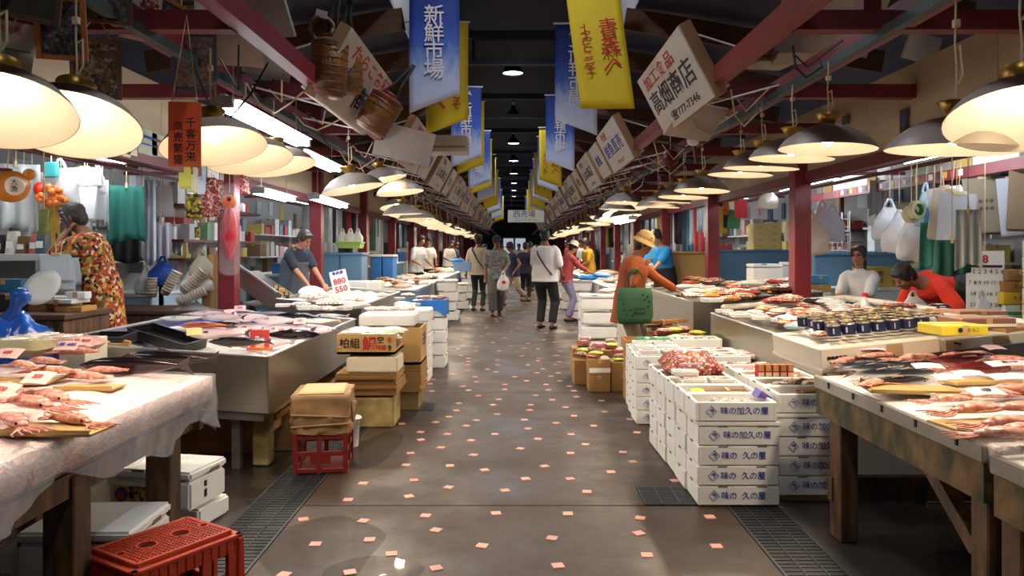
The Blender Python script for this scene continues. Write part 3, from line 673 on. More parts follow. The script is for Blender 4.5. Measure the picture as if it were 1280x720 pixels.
# ---------------------------------------------------------------- kinds of goods
def on(px, py, z0, m):
    """where the line of sight through a pixel of the photograph meets the sloping surface z = z0 + m x"""
    a = (py - CY) / F; b = (px - CX) / F; Y = (HC - z0) / (a + m * b); return V((b * Y, Y, z0 + m * b * Y))
def make_fish(name, skin, fin, cat='fish', slim=1.):
    r = thing(name, 'x', cat)
    xs = [-.5, -.47, -.4, -.28, -.1, .1, .27, .38, .43]; hs = [.012, .03, .065, .1, .115, .1, .06, .027, .02]
    MB().etube([(x, 0, 0) for x in xs], [(h * .62 * slim, h * slim) for h in hs], (0, 1, 0), 12).build('body', skin, r, smooth=True)
    MB().add([(.41, -.006, .02), (.41, -.006, -.02), (.53, -.003, .1), (.49, -.004, 0), (.53, -.003, -.1), (.41, .006, .02), (.41, .006, -.02), (.53, .003, .1), (.49, .004, 0), (.53, .003, -.1)],
             [(0, 2, 3), (0, 3, 1), (1, 3, 4), (5, 8, 7), (5, 6, 8), (6, 9, 8), (0, 5, 7, 2), (1, 4, 9, 6), (2, 7, 8, 3), (3, 8, 9, 4)]).build('tail_fin', fin, r)
    MB().add([(-.1, -.004, .11 * slim), (.08, -.004, .1 * slim), (-.04, -.003, .16 * slim), (-.1, .004, .11 * slim), (.08, .004, .1 * slim), (-.04, .003, .16 * slim)], [(0, 1, 2), (3, 5, 4), (0, 2, 5, 3), (1, 4, 5, 2)]).build('dorsal_fin', fin, r)
    MB().add([(-.26, -.06 * slim, -.02), (-.12, -.085 * slim, -.05), (-.14, -.08 * slim, -.01)], [(0, 1, 2), (2, 1, 0)]).build('pectoral_fin', fin, r)
    MB().ell((-.42, -.036 * slim, .014), (.012, .008, .012), None, 8, 6).ell((-.42, .036 * slim, .014), (.012, .008, .012), None, 8, 6).build('eye', M_fisheye, r, smooth=True)
    return Proto(r)
F_DARK = make_fish('tuna', M_fishsk, M_fin); F_PALE = make_fish('bonito', M_fishpk, M_fin); F_SAR = make_fish('mackerel', M_sardine, M_finp, slim=.8); F_RED = make_fish('rockfish', M_redfish, M_finp, slim=1.15)
F_SLIM = make_fish('tuna', M_fishsk, M_fin, slim=.8); F_SAL = make_fish('salmon', ramp_mat('salmon_skin', [(0, '#f0d2b8'), (.5, '#e08a5e'), (1, '#b0573c')], 'Z', 0, 1, .25, noise=.15), M_finp)
def fish(P, p, L, rz, label, roll=1.35, pitch=0., group=None, lift=None):
    w = L * .07; return P.put((p[0], p[1], p[2] + (lift if lift is not None else w)), (roll, pitch, rz), label, group, scale=L)
def make_squid(name, m):
    r = thing(name, 'x', 'squid')
    MB().etube([(-.42, 0, 0), (-.36, 0, .0), (-.2, 0, .01), (0, 0, .015), (.1, 0, .01)], [(.012, .01), (.05, .03), (.085, .05), (.09, .055), (.07, .045)], (0, 1, 0), 12).build('mantle', m, r, smooth=True)
    MB().grid(lambda u, v: (-.45 + .25 * u, (v - .5) * .34 * (math.sin(math.pi * min(1, u * .9 + .1)) ** .7), -.012 + .01 * math.cos(6 * v)), 5, 6, thick=(0, 0, .008)).build('side_fin', m, r, smooth=True)
    MB().etube([(.08, 0, .0), (.15, 0, .0), (.2, 0, -.005)], [(.045, .035), (.05, .036), (.035, .025)], (0, 1, 0), 10).build('head', m, r, smooth=True)
    MB().ell((.15, -.045, .01), (.016, .012, .016), None, 8, 6).build('eye', M_fisheye, r, smooth=True)
    for k in range(6):
        a = (k - 2.5) * .16; q = []
        for t in range(5): d = .17 + t * .075; q.append((d, math.sin(a) * (d - .1) * 1.2 + .02 * math.sin(t * 1.7 + k), -.015 - .004 * t))
        MB().etube(q, [.014, .012, .01, .008, .004], None, 6).build('tentacle', m, r, smooth=True)
    return Proto(r)
S_RED = make_squid('squid', M_squid); S_PALE = make_squid('squid', M_squidp)
def squid(P, p, L, rz, label, tilt=.0, lift=.035): return P.put((p[0], p[1], p[2] + lift), (tilt, 0, rz), label, scale=L)
def pillow_mesh(name, m, w, d, h, n=8, wr=.16):
    rr = random.Random(len(name) + int(w * 1000)); b = MB(); o = []
    ph = [rr.uniform(0, 6) for _ in range(4)]
    def f(sgn):
        def g(u, v):
            x, y = u * 2 - 1, v * 2 - 1; e = max(0, (1 - x ** 4)) ** .5 * max(0, (1 - y ** 4)) ** .5
            z = sgn * h / 2 * e * (1 + wr * math.sin(x * 5 + ph[0]) * math.cos(y * 4 + ph[1]) + wr * .6 * math.sin(x * 11 + y * 9 + ph[2]))
            return (x * w / 2 * (1 + .03 * math.sin(y * 9 + ph[3])), y * d / 2, z + h / 2)
        return g
    b.grid(f(1), n, n); k = len(b.f); b.grid(f(-1), n, n)
    b.f[k:] = [t[::-1] for t in b.f[k:]]
    return b.mesh(name, m, smooth=True)
def make_packet(name, m, w=.2, d=.14, h=.05, label_c=None, cat='packet'):
    r = thing(name, 'x', cat); O('pouch', pillow_mesh('pouch', m, w, d, h), r)
    MB().box((0, 0, h * .98), (w * .42, d * .45, .004), rot=(.03, 0, .1)).build('paper_label', mat(label_c or 'label_white', '#e9e4da', .6), r)
    return Proto(r)
PK_GLOSS = make_packet('goods_packet', M_tgloss); PK_DRY = make_packet('dried_goods_packet', M_goods); PK_SEA = make_packet('seafood_packet', M_seafood); PK_RED = make_packet('red_goods_packet', M_redgoods)
PK_CLEAR = make_packet('clear_packet', M_bagt, .22, .16, .06)
def make_traypack(m, name='tray_pack'):
    r = thing(name, 'x', 'food tray')
    b = MB(); w, d, h = .17, .12, .035
    b.box((0, 0, .003), (w * .85, d * .82, .006))
    for s in (-1, 1):
        b.bar((s * w * .43, -d * .5, h * .55), (s * w * .43, d * .5, h * .55), .008, h, up=(s * .4, 0, 1)); b.bar((-w * .47, s * d * .43, h * .55), (w * .47, s * d * .43, h * .55), .008, h, up=(0, s * .4, 1))
    b.build('foam_tray', M_foamw, r, bevel=.003)
    O('filling', pillow_mesh('filling', m, w * .8, d * .78, .03), r, (0, 0, .008))
    return Proto(r)
TP_DRY = make_traypack(M_goods); TP_SEA = make_traypack(M_seafood); TP_RED = make_traypack(M_redgoods)
r = thing('tin_can', 'x', 'can'); MB().lathe([(.036, 0), (.0375, .003), (.0375, .066), (.036, .069)], 20).build('can_body', M_rim, r, smooth=False)
MB().lathe([(.0378, .006), (.0378, .06)], 20, close=False).build('wrap_label', mat('can_label', '#252b4c', .4), r, smooth=True)
MB().lathe([(.0377, .064), (.0355, .071), (.034, .069), (.0, .069)], 20, close=False).build('lid', M_brass, r)
MB().box((-.02, -.0325, .034), (.018, .004, .03), rot=(0, 0, .5)).build('label_mark', mat('can_mark', '#b9bccb', .5), r)
CAN = Proto(r)
r = thing('dried_stick_bundle', 'x', 'dried food'); b = MB()
for k in range(14): b.bar((-.14 + rnd(-.015, .015), rnd(-.045, .045), .008 + .007 * (k % 5)), (.14 + rnd(-.02, .02), rnd(-.045, .045), .008 + .007 * (k % 5)), .016, .008)
b.build('sticks', mat('dried_brown', '#a8743c', .6, noise=(20, .35)), r); MB().box((.02, 0, .02), (.02, .11, .052)).build('paper_band', M_yellowt, r); BUNDLE = Proto(r)
tag(kids(r)[0], kind='stuff')
def carton(label, p, d, col, rz=0, stripe=None, name='carton', group=None, words=None, wm=None, wsize=.03, m=None):
    """closed carton, p = middle of its base"""
    r = thing(name, label, 'box', p, rz, group)
    o = MB().box((0, 0, d[2] / 2), d).build('box_body', m or M_tint, r, bevel=.004); o.color = (*rgb(col), 1)
    MB().box((0, 0, d[2] + .0005), (d[0] * .995, .035, .0012)).box((0, -d[1] / 2 - .0006, d[2] - .02), (.035, .0014, .04)).build('tape', mat('tape', '#b99a63', .3), r)
    if stripe: MB().box((0, -d[1] / 2 - .001, d[2] * .3), (d[0] * .98, .0015, d[2] * .3)).build('stripe', mat('stripe_' + stripe, stripe, .5), r)
    if words: text(words, wsize, wm or M_inkk, r, (0, -d[1] / 2 - .003, d[2] * .52))
    return r
def card(p, label, w=.1, d=.075, rz=0., tilt=.25, words='580', m=None, col='#dcbcb6', wm=None):
    w *= .82; d *= .82
    r = thing('price_card', label, 'price card', p, 0, None, rot=(tilt, 0, rz))
    MB().grid(lambda u, v: ((u - .5) * w, (v - .5) * d, .006 * math.sin(3 * u)), 3, 2, thick=(0, 0, .0015)).build('card', M_tpaper, r).color = (*rgb(col), 1)
    if words: text(words, d * .42, wm or M_inkr, r, (0, 0, .011), (0, 0, 0), bold=.0008)
    return r

# ---------------------------------------------------------------- foam boxes
BW, BD, BH = .46, .285, .112
def foam_body(open_=True, w=BW, d=BD, h=BH, t=.022):
    b = MB(); n = .05
    if not open_: b.box((0, 0, h / 2), (w, d, h - .002))
    else:
        b.box((0, 0, .012), (w - .01, d - .01, .024))
        for s in (-1, 1):
            b.box((s * (w / 2 - t / 2), 0, h / 2), (t, d, h - .003)); b.box((0, s * (d / 2 - t / 2), h / 2), (w - 2 * t + .001, t, h - .003))
    return b
fbm = foam_body(False).mesh('box_body', M_foam, bevel=.006, seg=2); fbo = foam_body(True).mesh('box_body', M_foam, bevel=.005)
notch = MB()
for x in (-.09, .13): notch.box((x, -BD / 2 - .0005, BH - .004), (.055, .003, .006))
notm = notch.mesh('notch', mat('notch_dark', '#6b665c', .8))
ratch = MB(); ratch.box((-BW / 2 - .0005, .02, BH - .006), (.003, .05, .01)); ratm = ratch.mesh('side_notch', mat('notch_green', '#5a5f3c', .8))
lidm = MB().box((0, 0, .012), (BW + .008, BD + .008, .024)).mesh('lid', M_foam, bevel=.005, seg=2)
logo = MB().bar((-.03, 0, 0), (0, 0, .03), .001, .004, up=(1, 0, 1)).bar((0, 0, .03), (.03, 0, 0), .001, .004, up=(-1, 0, 1)).bar((.03, 0, 0), (0, 0, -.03), .001, .004, up=(1, 0, 1)).bar((0, 0, -.03), (-.03, 0, 0), .001, .004, up=(1, 0, -1))
logo.tube([(-.012, 0, .006), (0, 0, .013), (.012, 0, .006), (.012, 0, -.006), (.002, 0, -.014)], .002, 5).tube([(-.005, 0, .003), (.002, 0, .004), (.003, 0, -.004)], .0018, 5)
logom = logo.mesh('diamond_mark', M_ink)
def foam_box(p, label, open_=False, lettered=0, rz=0., group=None, logo_=False, lid=False, w=None):
    r = thing('foam_box', label, 'foam box', (p[0] + rnd(-.003, .003), p[1] + rnd(-.004, .004), p[2]), rz + rnd(-.008, .008), group)
    O('box_body', fbo if open_ else fbm, r)
    if not open_: O('notch', notm, r)
    O('side_notch', ratm, r)
    if lid: O('lid', lidm, r, (0, 0, BH - .002))
    if lettered:
        if lettered == 1: text('味の加久の屋', .047, M_ink, r, (.045, -BD / 2 - .003, .06), bold=0., spacing=.92)
        else:
            text('味の', .047, M_ink, r, (-.055, -BD / 2 - .003, .056), bold=0., spacing=.92); text('久の屋', .047, M_ink, r, (.085, -BD / 2 - .003, .056), bold=0., spacing=.92)
    if lettered or logo_: O('diamond_mark', logom, r, (-.14, -BD / 2 - .003, .058))
    return r
A0X, A0Y, PD = 1.037 + BW / 2, 4.33 + BD / 2, .293
for c in range(5):
    for k in range(5):
        top = k == 4; z = .004 + k * (BH + .001) + (.024 if top else 0); xs = A0X - .005 * c + (-.012 if top else rnd(-.006, .006))
        foam_box((xs, A0Y + PD * c, z), f'{"lettered" if c == 0 else "plain"} white foam box, {ORD[k]} from floor, {ORD[c]} column of the outer stack', open_=top, lettered=(0 if c else (1 if k in (3, 4) else 2)), lid=(k == 3))
B0X = A0X + BW + .025
for c in range(4):
    for k in range(5):
        top = k == 4; z = .03 + k * (BH + .001) + (.024 if top else 0)
        foam_box((B0X + rnd(-.004, .004), A0Y + .1 + PD * c, z), f'white foam box, {ORD[k]} from floor, {ORD[c]} column of the stack beside the squid table', open_=top, lettered=(0 if c else 1), lid=(k == 3))
pal = struct('stall_plinth', MB().box((B0X, A0Y + .1 + PD * 1.5, .0145), (BW, PD * 4, .027)), M_moss)
for c in range(3):
    for k in range(5):
        z = .004 + k * (BH + .001)
        foam_box((1.007 + BW / 2 + .02 * c, 6.36 + BD / 2 + PD * c, z), f'diamond marked foam box, {ORD[k]} from floor, {ORD[c]} column of the stack before the cardboard boxes', open_=k == 4, logo_=c == 0)
        if c < 2: foam_box((1.007 + BW * 1.5 + .03, 6.36 + BD / 2 + PD * c, z), f'foam box, {ORD[k]} from floor, {ORD[c]} hidden side column of the stack before the cardboard boxes', open_=k == 4)

# goods in the top foam trays
TZ = .004 + 4 * (BH + .001) + .024 + .03
def ct(c, row=0): return V(((A0X if row == 0 else B0X), A0Y + PD * c + (.1 if row else 0), TZ + (.026 if row else 0)))
p = ct(0)
r = thing('dried_fish_bag', 'clear bag of brown dried fish with a purple end in the front lettered tray', 'packet', p + V((.02, 0, 0)), .12); O('fish_pieces', pillow_mesh('fish_pieces', M_goods, .36, .17, .07, 10), r); O('clear_bag', pillow_mesh('clear_bag', M_film, .4, .2, .085, 10), r)
MB().box((.16, .0, .085), (.09, .06, .05), rot=(.3, .5, .3)).build('purple_end', mat('purple_film', '#6a5bb0', .35), r)
BUNDLE.put(p + V((.0, .09, .0)), .05, 'thin brown dried sticks at the back of the front lettered tray')
p = ct(1)
BUNDLE.put(p + V((.06, -.04, .01)), .1, 'bundle of pale brown dried sticks in the second tray of the aisle stack'); BUNDLE.put(p + V((.05, .06, .02)), -.05, 'second bundle of dried sticks behind it in the second tray of the aisle stack')
card(p + V((-.14, -.05, .07)), 'lime green price card at the corner of the second aisle tray', .1, .07, .1, .3, '', col='#c8e04a')
for c, lst in ((2, ((-.11, -.06, 0), (.08, -.06, 0), (-.11, -.06, 1), (.08, -.06, 1), (-.14, .02, 2))), (3, ((-.1, -.07, 0), (.08, -.07, 0)))):
    for i, (x, y, k) in enumerate(lst):
        p = ct(c) + V((x, y, .035 + .036 * k)); (TP_DRY if i % 2 else TP_SEA).put(p, rnd(-.08, .08), f'white foam tray of dried seafood, {ORD[i]} of those on the {ORD[c]} aisle tray')
def bigpack(p, d, label, m, rz=0): 
    r = thing('red_food_pack', label, 'packet', p, rz); O('pack', pillow_mesh('pack', m, d[0], d[1], d[2], 8), r)
    MB().box((-.04, -d[1] * .38, d[2] * .62), (d[0] * .4, .004, d[2] * .4), rot=(.5, 0, 0)).build('white_print', M_wlet, r); return r
for i in range(2): bigpack(ct(3 + i) + V((-.02 + .03 * i, .03, .03)), (.4, .2, .16), ('glossy dark red food pack standing up in the fourth aisle tray', 'glossy dark red food pack behind it, mauve at the top')[i], M_redgoods, .08)
for c in range(4):
    p = ct(c, 1)
    if c == 0:
        for i in range(3): BUNDLE.put(p + V((.0 + .05 * i, -.06 + .06 * i, .015 * i)), rnd(-.15, .15), f'brown dried root sticks, {ORD[i]} bundle in the lettered tray beside the squid table')
        card(p + V((.09, .03, .08)), 'lime green card on the root sticks beside the squid table', .1, .07, .2, .3, '', col='#b5d64a')
    elif c == 1:
        for i in range(7): PK_DRY.put(p + V((rnd(-.13, .13), rnd(-.07, .1), .01 + .02 * (i % 3))), rnd(-.6, .6), f'bag of silvery brown dried fish, {ORD[i]} of the heap behind the root sticks', scale=.85)
    else:
        for i in range(6): (PK_RED if i % 2 else PK_GLOSS).put(p + V((-.14 + .14 * (i % 3), -.05 + .1 * (i // 3), .02)), rnd(-.3, .3), f'{"red printed" if i % 2 else "orange"} packet, {ORD[i]} in the {ORD[c]} inner tray', scale=.8, col=None if i % 2 else '#d9542f')
for i in range(5): carton(f'small red spice box standing upright, {ORD[i]} of five in the inner tray', ct(2, 1) + V((-.1 + .05 * i, .02, .05)), (.042, .06, .09), '#c0281e', .1, '#e8d9b0', 'spice_box')
r = card(ct(0, 1) + V((.27, .1, .12)), 'hot pink pointed price card standing beside the squid table corner', .09, .11, 0, 1.25, '200', col='#f0407a', wm=M_inkk)
card(ct(1, 1) + V((.2, -.02, .14)), 'narrow lime card standing beside the hot pink one', .04, .08, 0, 1.25, '', col='#b8dc3a')
# second stack: blue paper, trays, wooden tray with green rolls, white tray of dark dried goods
z2 = .004 + 5 * (BH + .001)
for c in range(3):
    o = MB().box((0, 0, 0), (.4, .23, .004)).build('blue_paper', mat('blue_paper', '#4c9cb5', .5), None, loc=(1.24 + .02 * c, 6.5 + PD * c, z2 - .04), rot=(0, 0, .03 * c))
    tag(o, f'sheet of blue paper under the food trays, {ORD[c]} tray of the second foam stack', 'paper')
n = 0
for c in range(3):
    for x in (-.12, .07):
        for k in range(2):
            (TP_SEA, TP_DRY)[(c + k) % 2].put((1.25 + x + .02 * c + rnd(-.015, .015), 6.48 + PD * c, z2 - .036 + .037 * k), rnd(-.2, .2), f'white food tray, {ORD[n]} on the blue paper of the second foam stack', scale=1.08); n += 1
for i in range(8): (TP_DRY if i % 2 else TP_RED).put((1.6 + .19 * (i % 3), 6.45 + .17 * (i // 3), z2 - .03), rnd(-.5, .5), f'pale food tray with brown filling, {ORD[i]} of those nearer the steel trough', scale=1.1)
for i in range(6): PK_RED.put((1.62 + .15 * (i % 3), 5.75 + .2 * (i // 3), z2 - .06 + .02), rnd(-.4, .4), f'orange and red packet, {ORD[i]} of the heap between the two foam stacks', scale=.9)
r = thing('wooden_tray', 'shallow wooden tray behind the second foam stack', 'tray', (1.3, 7.42, .5)); b = MB().box((0, 0, .01), (.5, .3, .02))
for s in (-1, 1): b.box((s * .245, 0, .05), (.012, .3, .09)); b.box((0, s * .145, .05), (.48, .012, .09))
b.build('tray_body', mat('pale_wood', '#b98a50', .7, noise=(6, .3), stretch=(1, 6, 6)), r)
MB().box((0, 0, -.25), (.46, .26, .49)).build('stand', M_card, r)
for i in range(3):
    q = thing('green_roll', f'bright green wrapped roll, {ORD[i]} in the wooden tray', 'packet', (1.24 + .12 * i, 7.38, .57)); MB().etube([(-.05, 0, 0), (.05, 0, 0)], .042, None, 12).build('roll', mat('green_wrap', '#2f9a72', .3, noise=(12, .2)), q, smooth=True); MB().tube([(-.015, 0, 0), (-.005, 0, 0)], .046, 12).build('band', mat('band_green', '#1d6a4c', .4), q)
foam_box((1.72, 7.35, .5), 'white foam tray of dark dried kelp behind the second foam stack', True)
carton('plain carton carrying the foam tray of dark dried kelp', (1.72, 7.35, .0), (.44, .27, .497), '#b9b2a4')
for i in range(6): PK_GLOSS.put((1.58 + .13 * (i % 3), 7.3 + .1 * (i // 3), .56), rnd(-.8, .8), f'dark dried kelp packet, {ORD[i]} in the foam tray', col='#4a3f3a', scale=.75)
# cardboard boxes with goods at the aisle edge before the woman in orange
cb = [(.87, 7.82, 0, .22, .3, .17), (.87, 7.82, .172, .22, .3, .16), (1.12, 7.85, 0, .25, .3, .175), (1.12, 7.85, .177, .25, .3, .12), (.8, 8.62, 0, .3, .3, .2), (.8, 8.62, .202, .3, .3, .14), (1.12, 8.75, 0, .3, .35, .3), (.78, 8.25, 0, .28, .22, .26)]
for i, (x, y, z, w, d, h) in enumerate(cb): carton(f'brown cardboard box, {ORD[i]} of the low cluster before the woman in orange', (x, y + d / 2, z), (w, d, h), '#a57a42', rnd(-.04, .04), '#e9e4da' if i == 1 else None)
for i in range(16):
    x, y, z = [(.87, 7.9, .335), (1.12, 7.95, .3), (.8, 8.7, .345), (.78, 8.35, .263), (1.12, 8.85, .302)][i % 5]
    (PK_RED, PK_GLOSS, PK_DRY, PK_CLEAR)[i % 4].put((x + rnd(-.06, .06), y + .1 * (i // 10) + rnd(0, .05), z + .03 * (i // 5)), rnd(-.6, .6), f'small food packet, {ORD[i]} in the cardboard boxes at the aisle edge', scale=.75, col=['#e26a9a', '#d8e04a', '#efe6d8', '#c8352f'][i % 4])

# ---------------------------------------------------------------- squid and fish tables with ice
def leg(r, x, y, w, d, h, m=M_wetwood, lean=0): MB().box((0, 0, h / 2), (w, d, h)).build('leg', m, r, bevel=.006, loc=(x, y, 0), rot=(0, lean, 0))
# left table
r = thing('fish_table', 'heavy wooden table under pink lit ice and a plastic sheet, at the left edge', 'table')
for x, y, w in ((-1.7, 3.72, .12), (-1.7, 2.92, .12), (-2.35, 3.75, .1), (-2.6, 2.95, .1), (-2.05, 2.86, .08)): leg(r, x, y, w, w, .6)
MB().bar((-1.68, 2.0, .57), (-1.68, 4.02, .57), .05, .09).bar((-1.62, 3.98, .57), (-3.4, 3.98, .66), .05, .1).bar((-1.7, 2.92, .5), (-2.9, 2.92, .56), .05, .1).build('rail', M_wetwood, r)
for k in range(6): MB().bar((-1.625 - .29 * k - .0, 3.02, .655 + .0145 * k), (-1.6 - .29 * k - .285, 3.02, .67 + .0145 * k), 2.1, .03, up=(0, 0, 1)).build('plank', M_wetwood, r)
def slab(name, label, x0, x1, y0, y1, z0, m, t, mt, s, heap):
    b = MB(); rr = random.Random(3)
    def top(u, v):
        x = x0 + (x1 - x0) * u; y = y0 + (y1 - y0) * v; e = min(1, 6 * u) * min(1, 7 * min(v, 1 - v))
        return (x, y, z0 + m * x + heap * e * (.6 + .4 * math.sin(x * 5 + y * 3)) + .006 * e * math.sin(37 * x) * math.sin(29 * y))
    b.grid(top, 26, 30, thick=(0, 0, -t)); o = b.build(name, mt, None, smooth=False); o.data.polygons.foreach_set('use_smooth', [True] * len(o.data.polygons))
    return tag(o, label, 'ice', None, 'stuff')
slab('ice_bed', 'thick bed of crushed ice on the left fish table', -1.6, -3.4, 1.9, 4.07, .6995, -.05, .115, M_ice, -1, .025)
r = thing('plastic_sheet', 'crumpled clear plastic sheet hanging over the edge of the left fish table', 'plastic sheet'); rr = random.Random(5)
def skirt(u, v):
    y = 1.9 + 2.19 * u; a = v * (.21 + .05 * math.sin(y * 4.1) + .03 * math.sin(y * 11) + (.09 * max(0, (u - .86) / .14)))
    return (-1.588 + .012 * math.sin(y * 21 + 3 * v) * v + .022 * math.sin(y * 6.3) * v + .006 * math.sin(y * 47 + v * 9), y, .785 - a)
MB().grid(skirt, 120, 10).build('hanging_edge', M_clear, r, smooth=True)
def lap(u, v):
    y = 1.9 + 2.17 * u; return (-1.588 - .1 * v, y, .786 + .004 * math.sin(y * 31 + v * 7) + .0045 * v + .005 * math.sin(y * 13))
MB().grid(lap, 80, 3).build('folded_edge', M_film, r, smooth=True)
MB().grid(lambda u, v: (-1.588 - .45 * u, 4.085 + .01 * math.sin(17 * u), .79 - v * (.3 - .22 * u) + .02 * u), 12, 6).build('corner_flap', M_clear, r, smooth=True)
L0, Lm = .715, -.05
def l_on(px, py): return on(px, py, L0, Lm)
for i, (px, py, Lg, rz, P) in enumerate(((168, 468, .56, .0, F_SLIM), (196, 464, .56, -.05, F_SLIM))):
    fish(P, l_on(px, py) + V((0, .12 * i, .0)), Lg, rz, ('dark long fish lying across the far corner of the left ice bed, in front', 'dark long fish lying behind it with its tail over the corner')[i], roll=.35, lift=.045)
for i, (px, py, rz, P, Lg) in enumerate(((100, 478, 2.9, S_RED, .36), (60, 476, 3.0, S_RED, .34), (25, 474, 2.6, S_RED, .34), (125, 470, 3.2, S_PALE, .3), (70, 512, -.6, S_PALE, .44), (45, 528, -.5, S_PALE, .44), (95, 535, -.45, S_RED, .36), (20, 545, -.7, S_PALE, .4), (88, 455, 3.1, S_PALE, .34), (50, 458, 2.8, S_RED, .34), (10, 500, -.4, S_PALE, .4))):
    squid(P, l_on(px, py), Lg, rz, f'{"red brown" if P is S_RED else "pale pink"} squid, {ORD[i]} of those laid out on the left ice bed', lift=.03 + .02 * (i % 3))
for i, (px, py, w, d) in enumerate(((28, 478, .3, .16), (112, 487, .26, .12), (70, 540, .34, .16))):
    q = thing('yellow_tray', f'flat yellow paper tray under squid, {ORD[i]} on the left ice bed', 'tray', l_on(px, py) + V((0, 0, .008)), rnd(-.1, .1)); MB().box((0, 0, 0), (w, d, .012), top=(1.06, 1.1)).build('tray_sheet', M_yellowt, q); MB().box((0, -d / 2, .012), (w, .006, .012)).build('tray_rim', M_yellowt, q)
for i, (px, py, c) in enumerate(((18, 452, '#b9b48a'), (75, 448, '#d8a8a0'), (45, 446, '#c9b0a0'))): PK_CLEAR.put(l_on(px, py) + V((0, .04, .02)), rnd(-.3, .3), ('greenish clear bag of shellfish at the back of the left ice bed', 'pinkish clear bag of squid at the back of the left ice bed', 'clear bag between the greenish and pinkish ones')[i], col=c, scale=1.7)
for i, (px, py, w, rz) in enumerate(((86, 458, .14, .1), (14, 470, .16, -.1), (52, 505, .16, -.25), (8, 524, .16, -.3), (104, 452, .12, .3))):
    card(l_on(px, py) + V((0, -.02, .11)), f'pinkish price card with scribbled figures, {ORD[i]} of five on the left ice bed', w, .09, rz, .55, ('1杯 480', '600', '350', '500', '2杯 800')[i], wm=M_inkr if i != 0 else M_ink)
# right table and its neighbour
def right_table(label, y0, y1, legs, x0=1.6):
    r = thing('fish_table', label, 'table')
    for x, y, w, d in legs: leg(r, x, y, w, d, .68)
    MB().box((x0 - .005, (y0 + y1) / 2, .755), (.022, y1 - y0, .065)).build('metal_edge', mat('edge_metal', '#a8a39b', .35, .6, noise=(8, .2)), r, bevel=.006)
    sc = MB()
    for k in range(int((y1 - y0) / .28)): sc.box((x0 - .018, y0 + .15 + .28 * k, .765), (.006, .014, .03))
    sc.build('edge_hook', M_black, r)
    MB().box((x0 + .012, (y0 + y1) / 2, .655), (.035, y1 - y0 - .02, .135)).build('skirting_board', M_moss, r)
    MB().bar((x0 + .02, y1 - .04, .66), (x0 + 1.75, y1 - .04, .74), .03, .13).bar((x0 + .02, y0 + .03, .66), (x0 + 1.75, y0 + .03, .74), .03, .13).build('end_board', M_moss, r)
    for k in range(6): MB().bar((x0 + .29 * k, (y0 + y1) / 2, .7 + .0145 * k), (x0 + .29 * k + .285, (y0 + y1) / 2, .714 + .0145 * k), y1 - y0 - .04, .03).build('plank', M_wetwood, r)
    return r
r = right_table('heavy wet timber table of squid and silver fish on ice beside the foam boxes', 2.6, 4.07, ((1.655, 3.86, .09, .13), (1.66, 2.67, .09, .1), (3.2, 3.9, .1, .1), (3.2, 2.7, .1, .1)))
MB().box((2.3, 3.9, .24), (1.4, .05, .12)).build('stretcher', M_wetwood, r); MB().bar((1.66, 2.74, .38), (1.66, 3.1, .62), .05, .06).build('brace', M_wetwood, r)
right_table('second wet timber table cut off by the lower right corner', .9, 2.5, ((1.62, 2.43, .1, .1), (1.62, 1.0, .1, .1), (3.2, 2.4, .1, .1), (3.2, 1.0, .1, .1)), 1.56)
slab('ice_bed', 'bed of crushed ice on the right squid table', 1.61, 3.4, 2.6, 4.06, .70, .05, .07, M_icew, 1, .03)
slab('ice_bed', 'bed of crushed ice on the table cut off by the corner', 1.57, 3.3, .9, 2.5, .70, .05, .07, M_icew, 1, .03)
R0, Rm = .725, .05
def r_on(px, py): return on(px, py, R0, Rm)
for i, (px, py, rz) in enumerate(((1078, 463, .1), (1100, 466, .0), (1085, 473, .15), (1112, 471, -.05), (1128, 477, .1), (1098, 480, .2), (1132, 464, -.1), (1150, 472, .05), (1070, 470, .3), (1118, 484, .1))):
    fish(F_SAR, r_on(px, py), rnd(.3, .36), rz + 3.14, f'slender silver and black mackerel, {ORD[i]} of the group on the squid table', roll=-.8, lift=.03 + .012 * (i % 3))
fish(F_RED, r_on(1222, 473), .36, 3.2, 'dark red glossy fish on its yellow paper, middle of the squid table', roll=-.6, lift=.05); fish(F_RED, r_on(1205, 462), .42, 3.1, 'pinkish red fish behind the dark red one', roll=-1.1, lift=.05)
for i, (px, py, rz, P, Lg) in enumerate(((1228, 503, 3.2, S_RED, .42), (1215, 527, 3.35, S_RED, .4), (1255, 540, 3.3, S_RED, .38), (1262, 500, 3.0, S_PALE, .36), (1160, 455, .3, S_PALE, .38), (1105, 455, .2, S_PALE, .34), (1190, 454, 2.9, S_PALE, .4), (1250, 462, 3.1, S_PALE, .4), (1060, 458, .6, S_PALE, .3), (1275, 525, 3.0, S_PALE, .36), (1180, 510, 3.3, S_RED, .3), (1250, 560, 3.0, S_RED, .36), (1095, 488, .5, S_RED, .28), (1140, 458, 3.3, S_RED, .34), (1175, 470, .2, S_PALE, .34), (1270, 470, 2.9, S_RED, .4), (1275, 550, 3.2, S_RED, .36), (1225, 455, .1, S_RED, .36))):
    squid(P, r_on(px, py), Lg, rz, f'{"brown red" if P is S_RED else "pale pink"} squid, {ORD[i]} of those laid out on the squid table', lift=.035 + .012 * (i % 2))
for i, (px, py, w, d) in enumerate(((1140, 490, .4, .2), (1225, 480, .34, .12), (1225, 535, .3, .16))):
    q = thing('yellow_tray', f'flat yellow paper sheet under the fish, {ORD[i]} on the squid table', 'tray', r_on(px, py) + V((0, 0, .012)), rnd(-.2, .2)); MB().box((0, 0, 0), (w, d, .01)).build('tray_sheet', M_yellowt, q); MB().box((0, -d / 2, .008), (w, .006, .01)).build('tray_rim', M_yellowt, q)
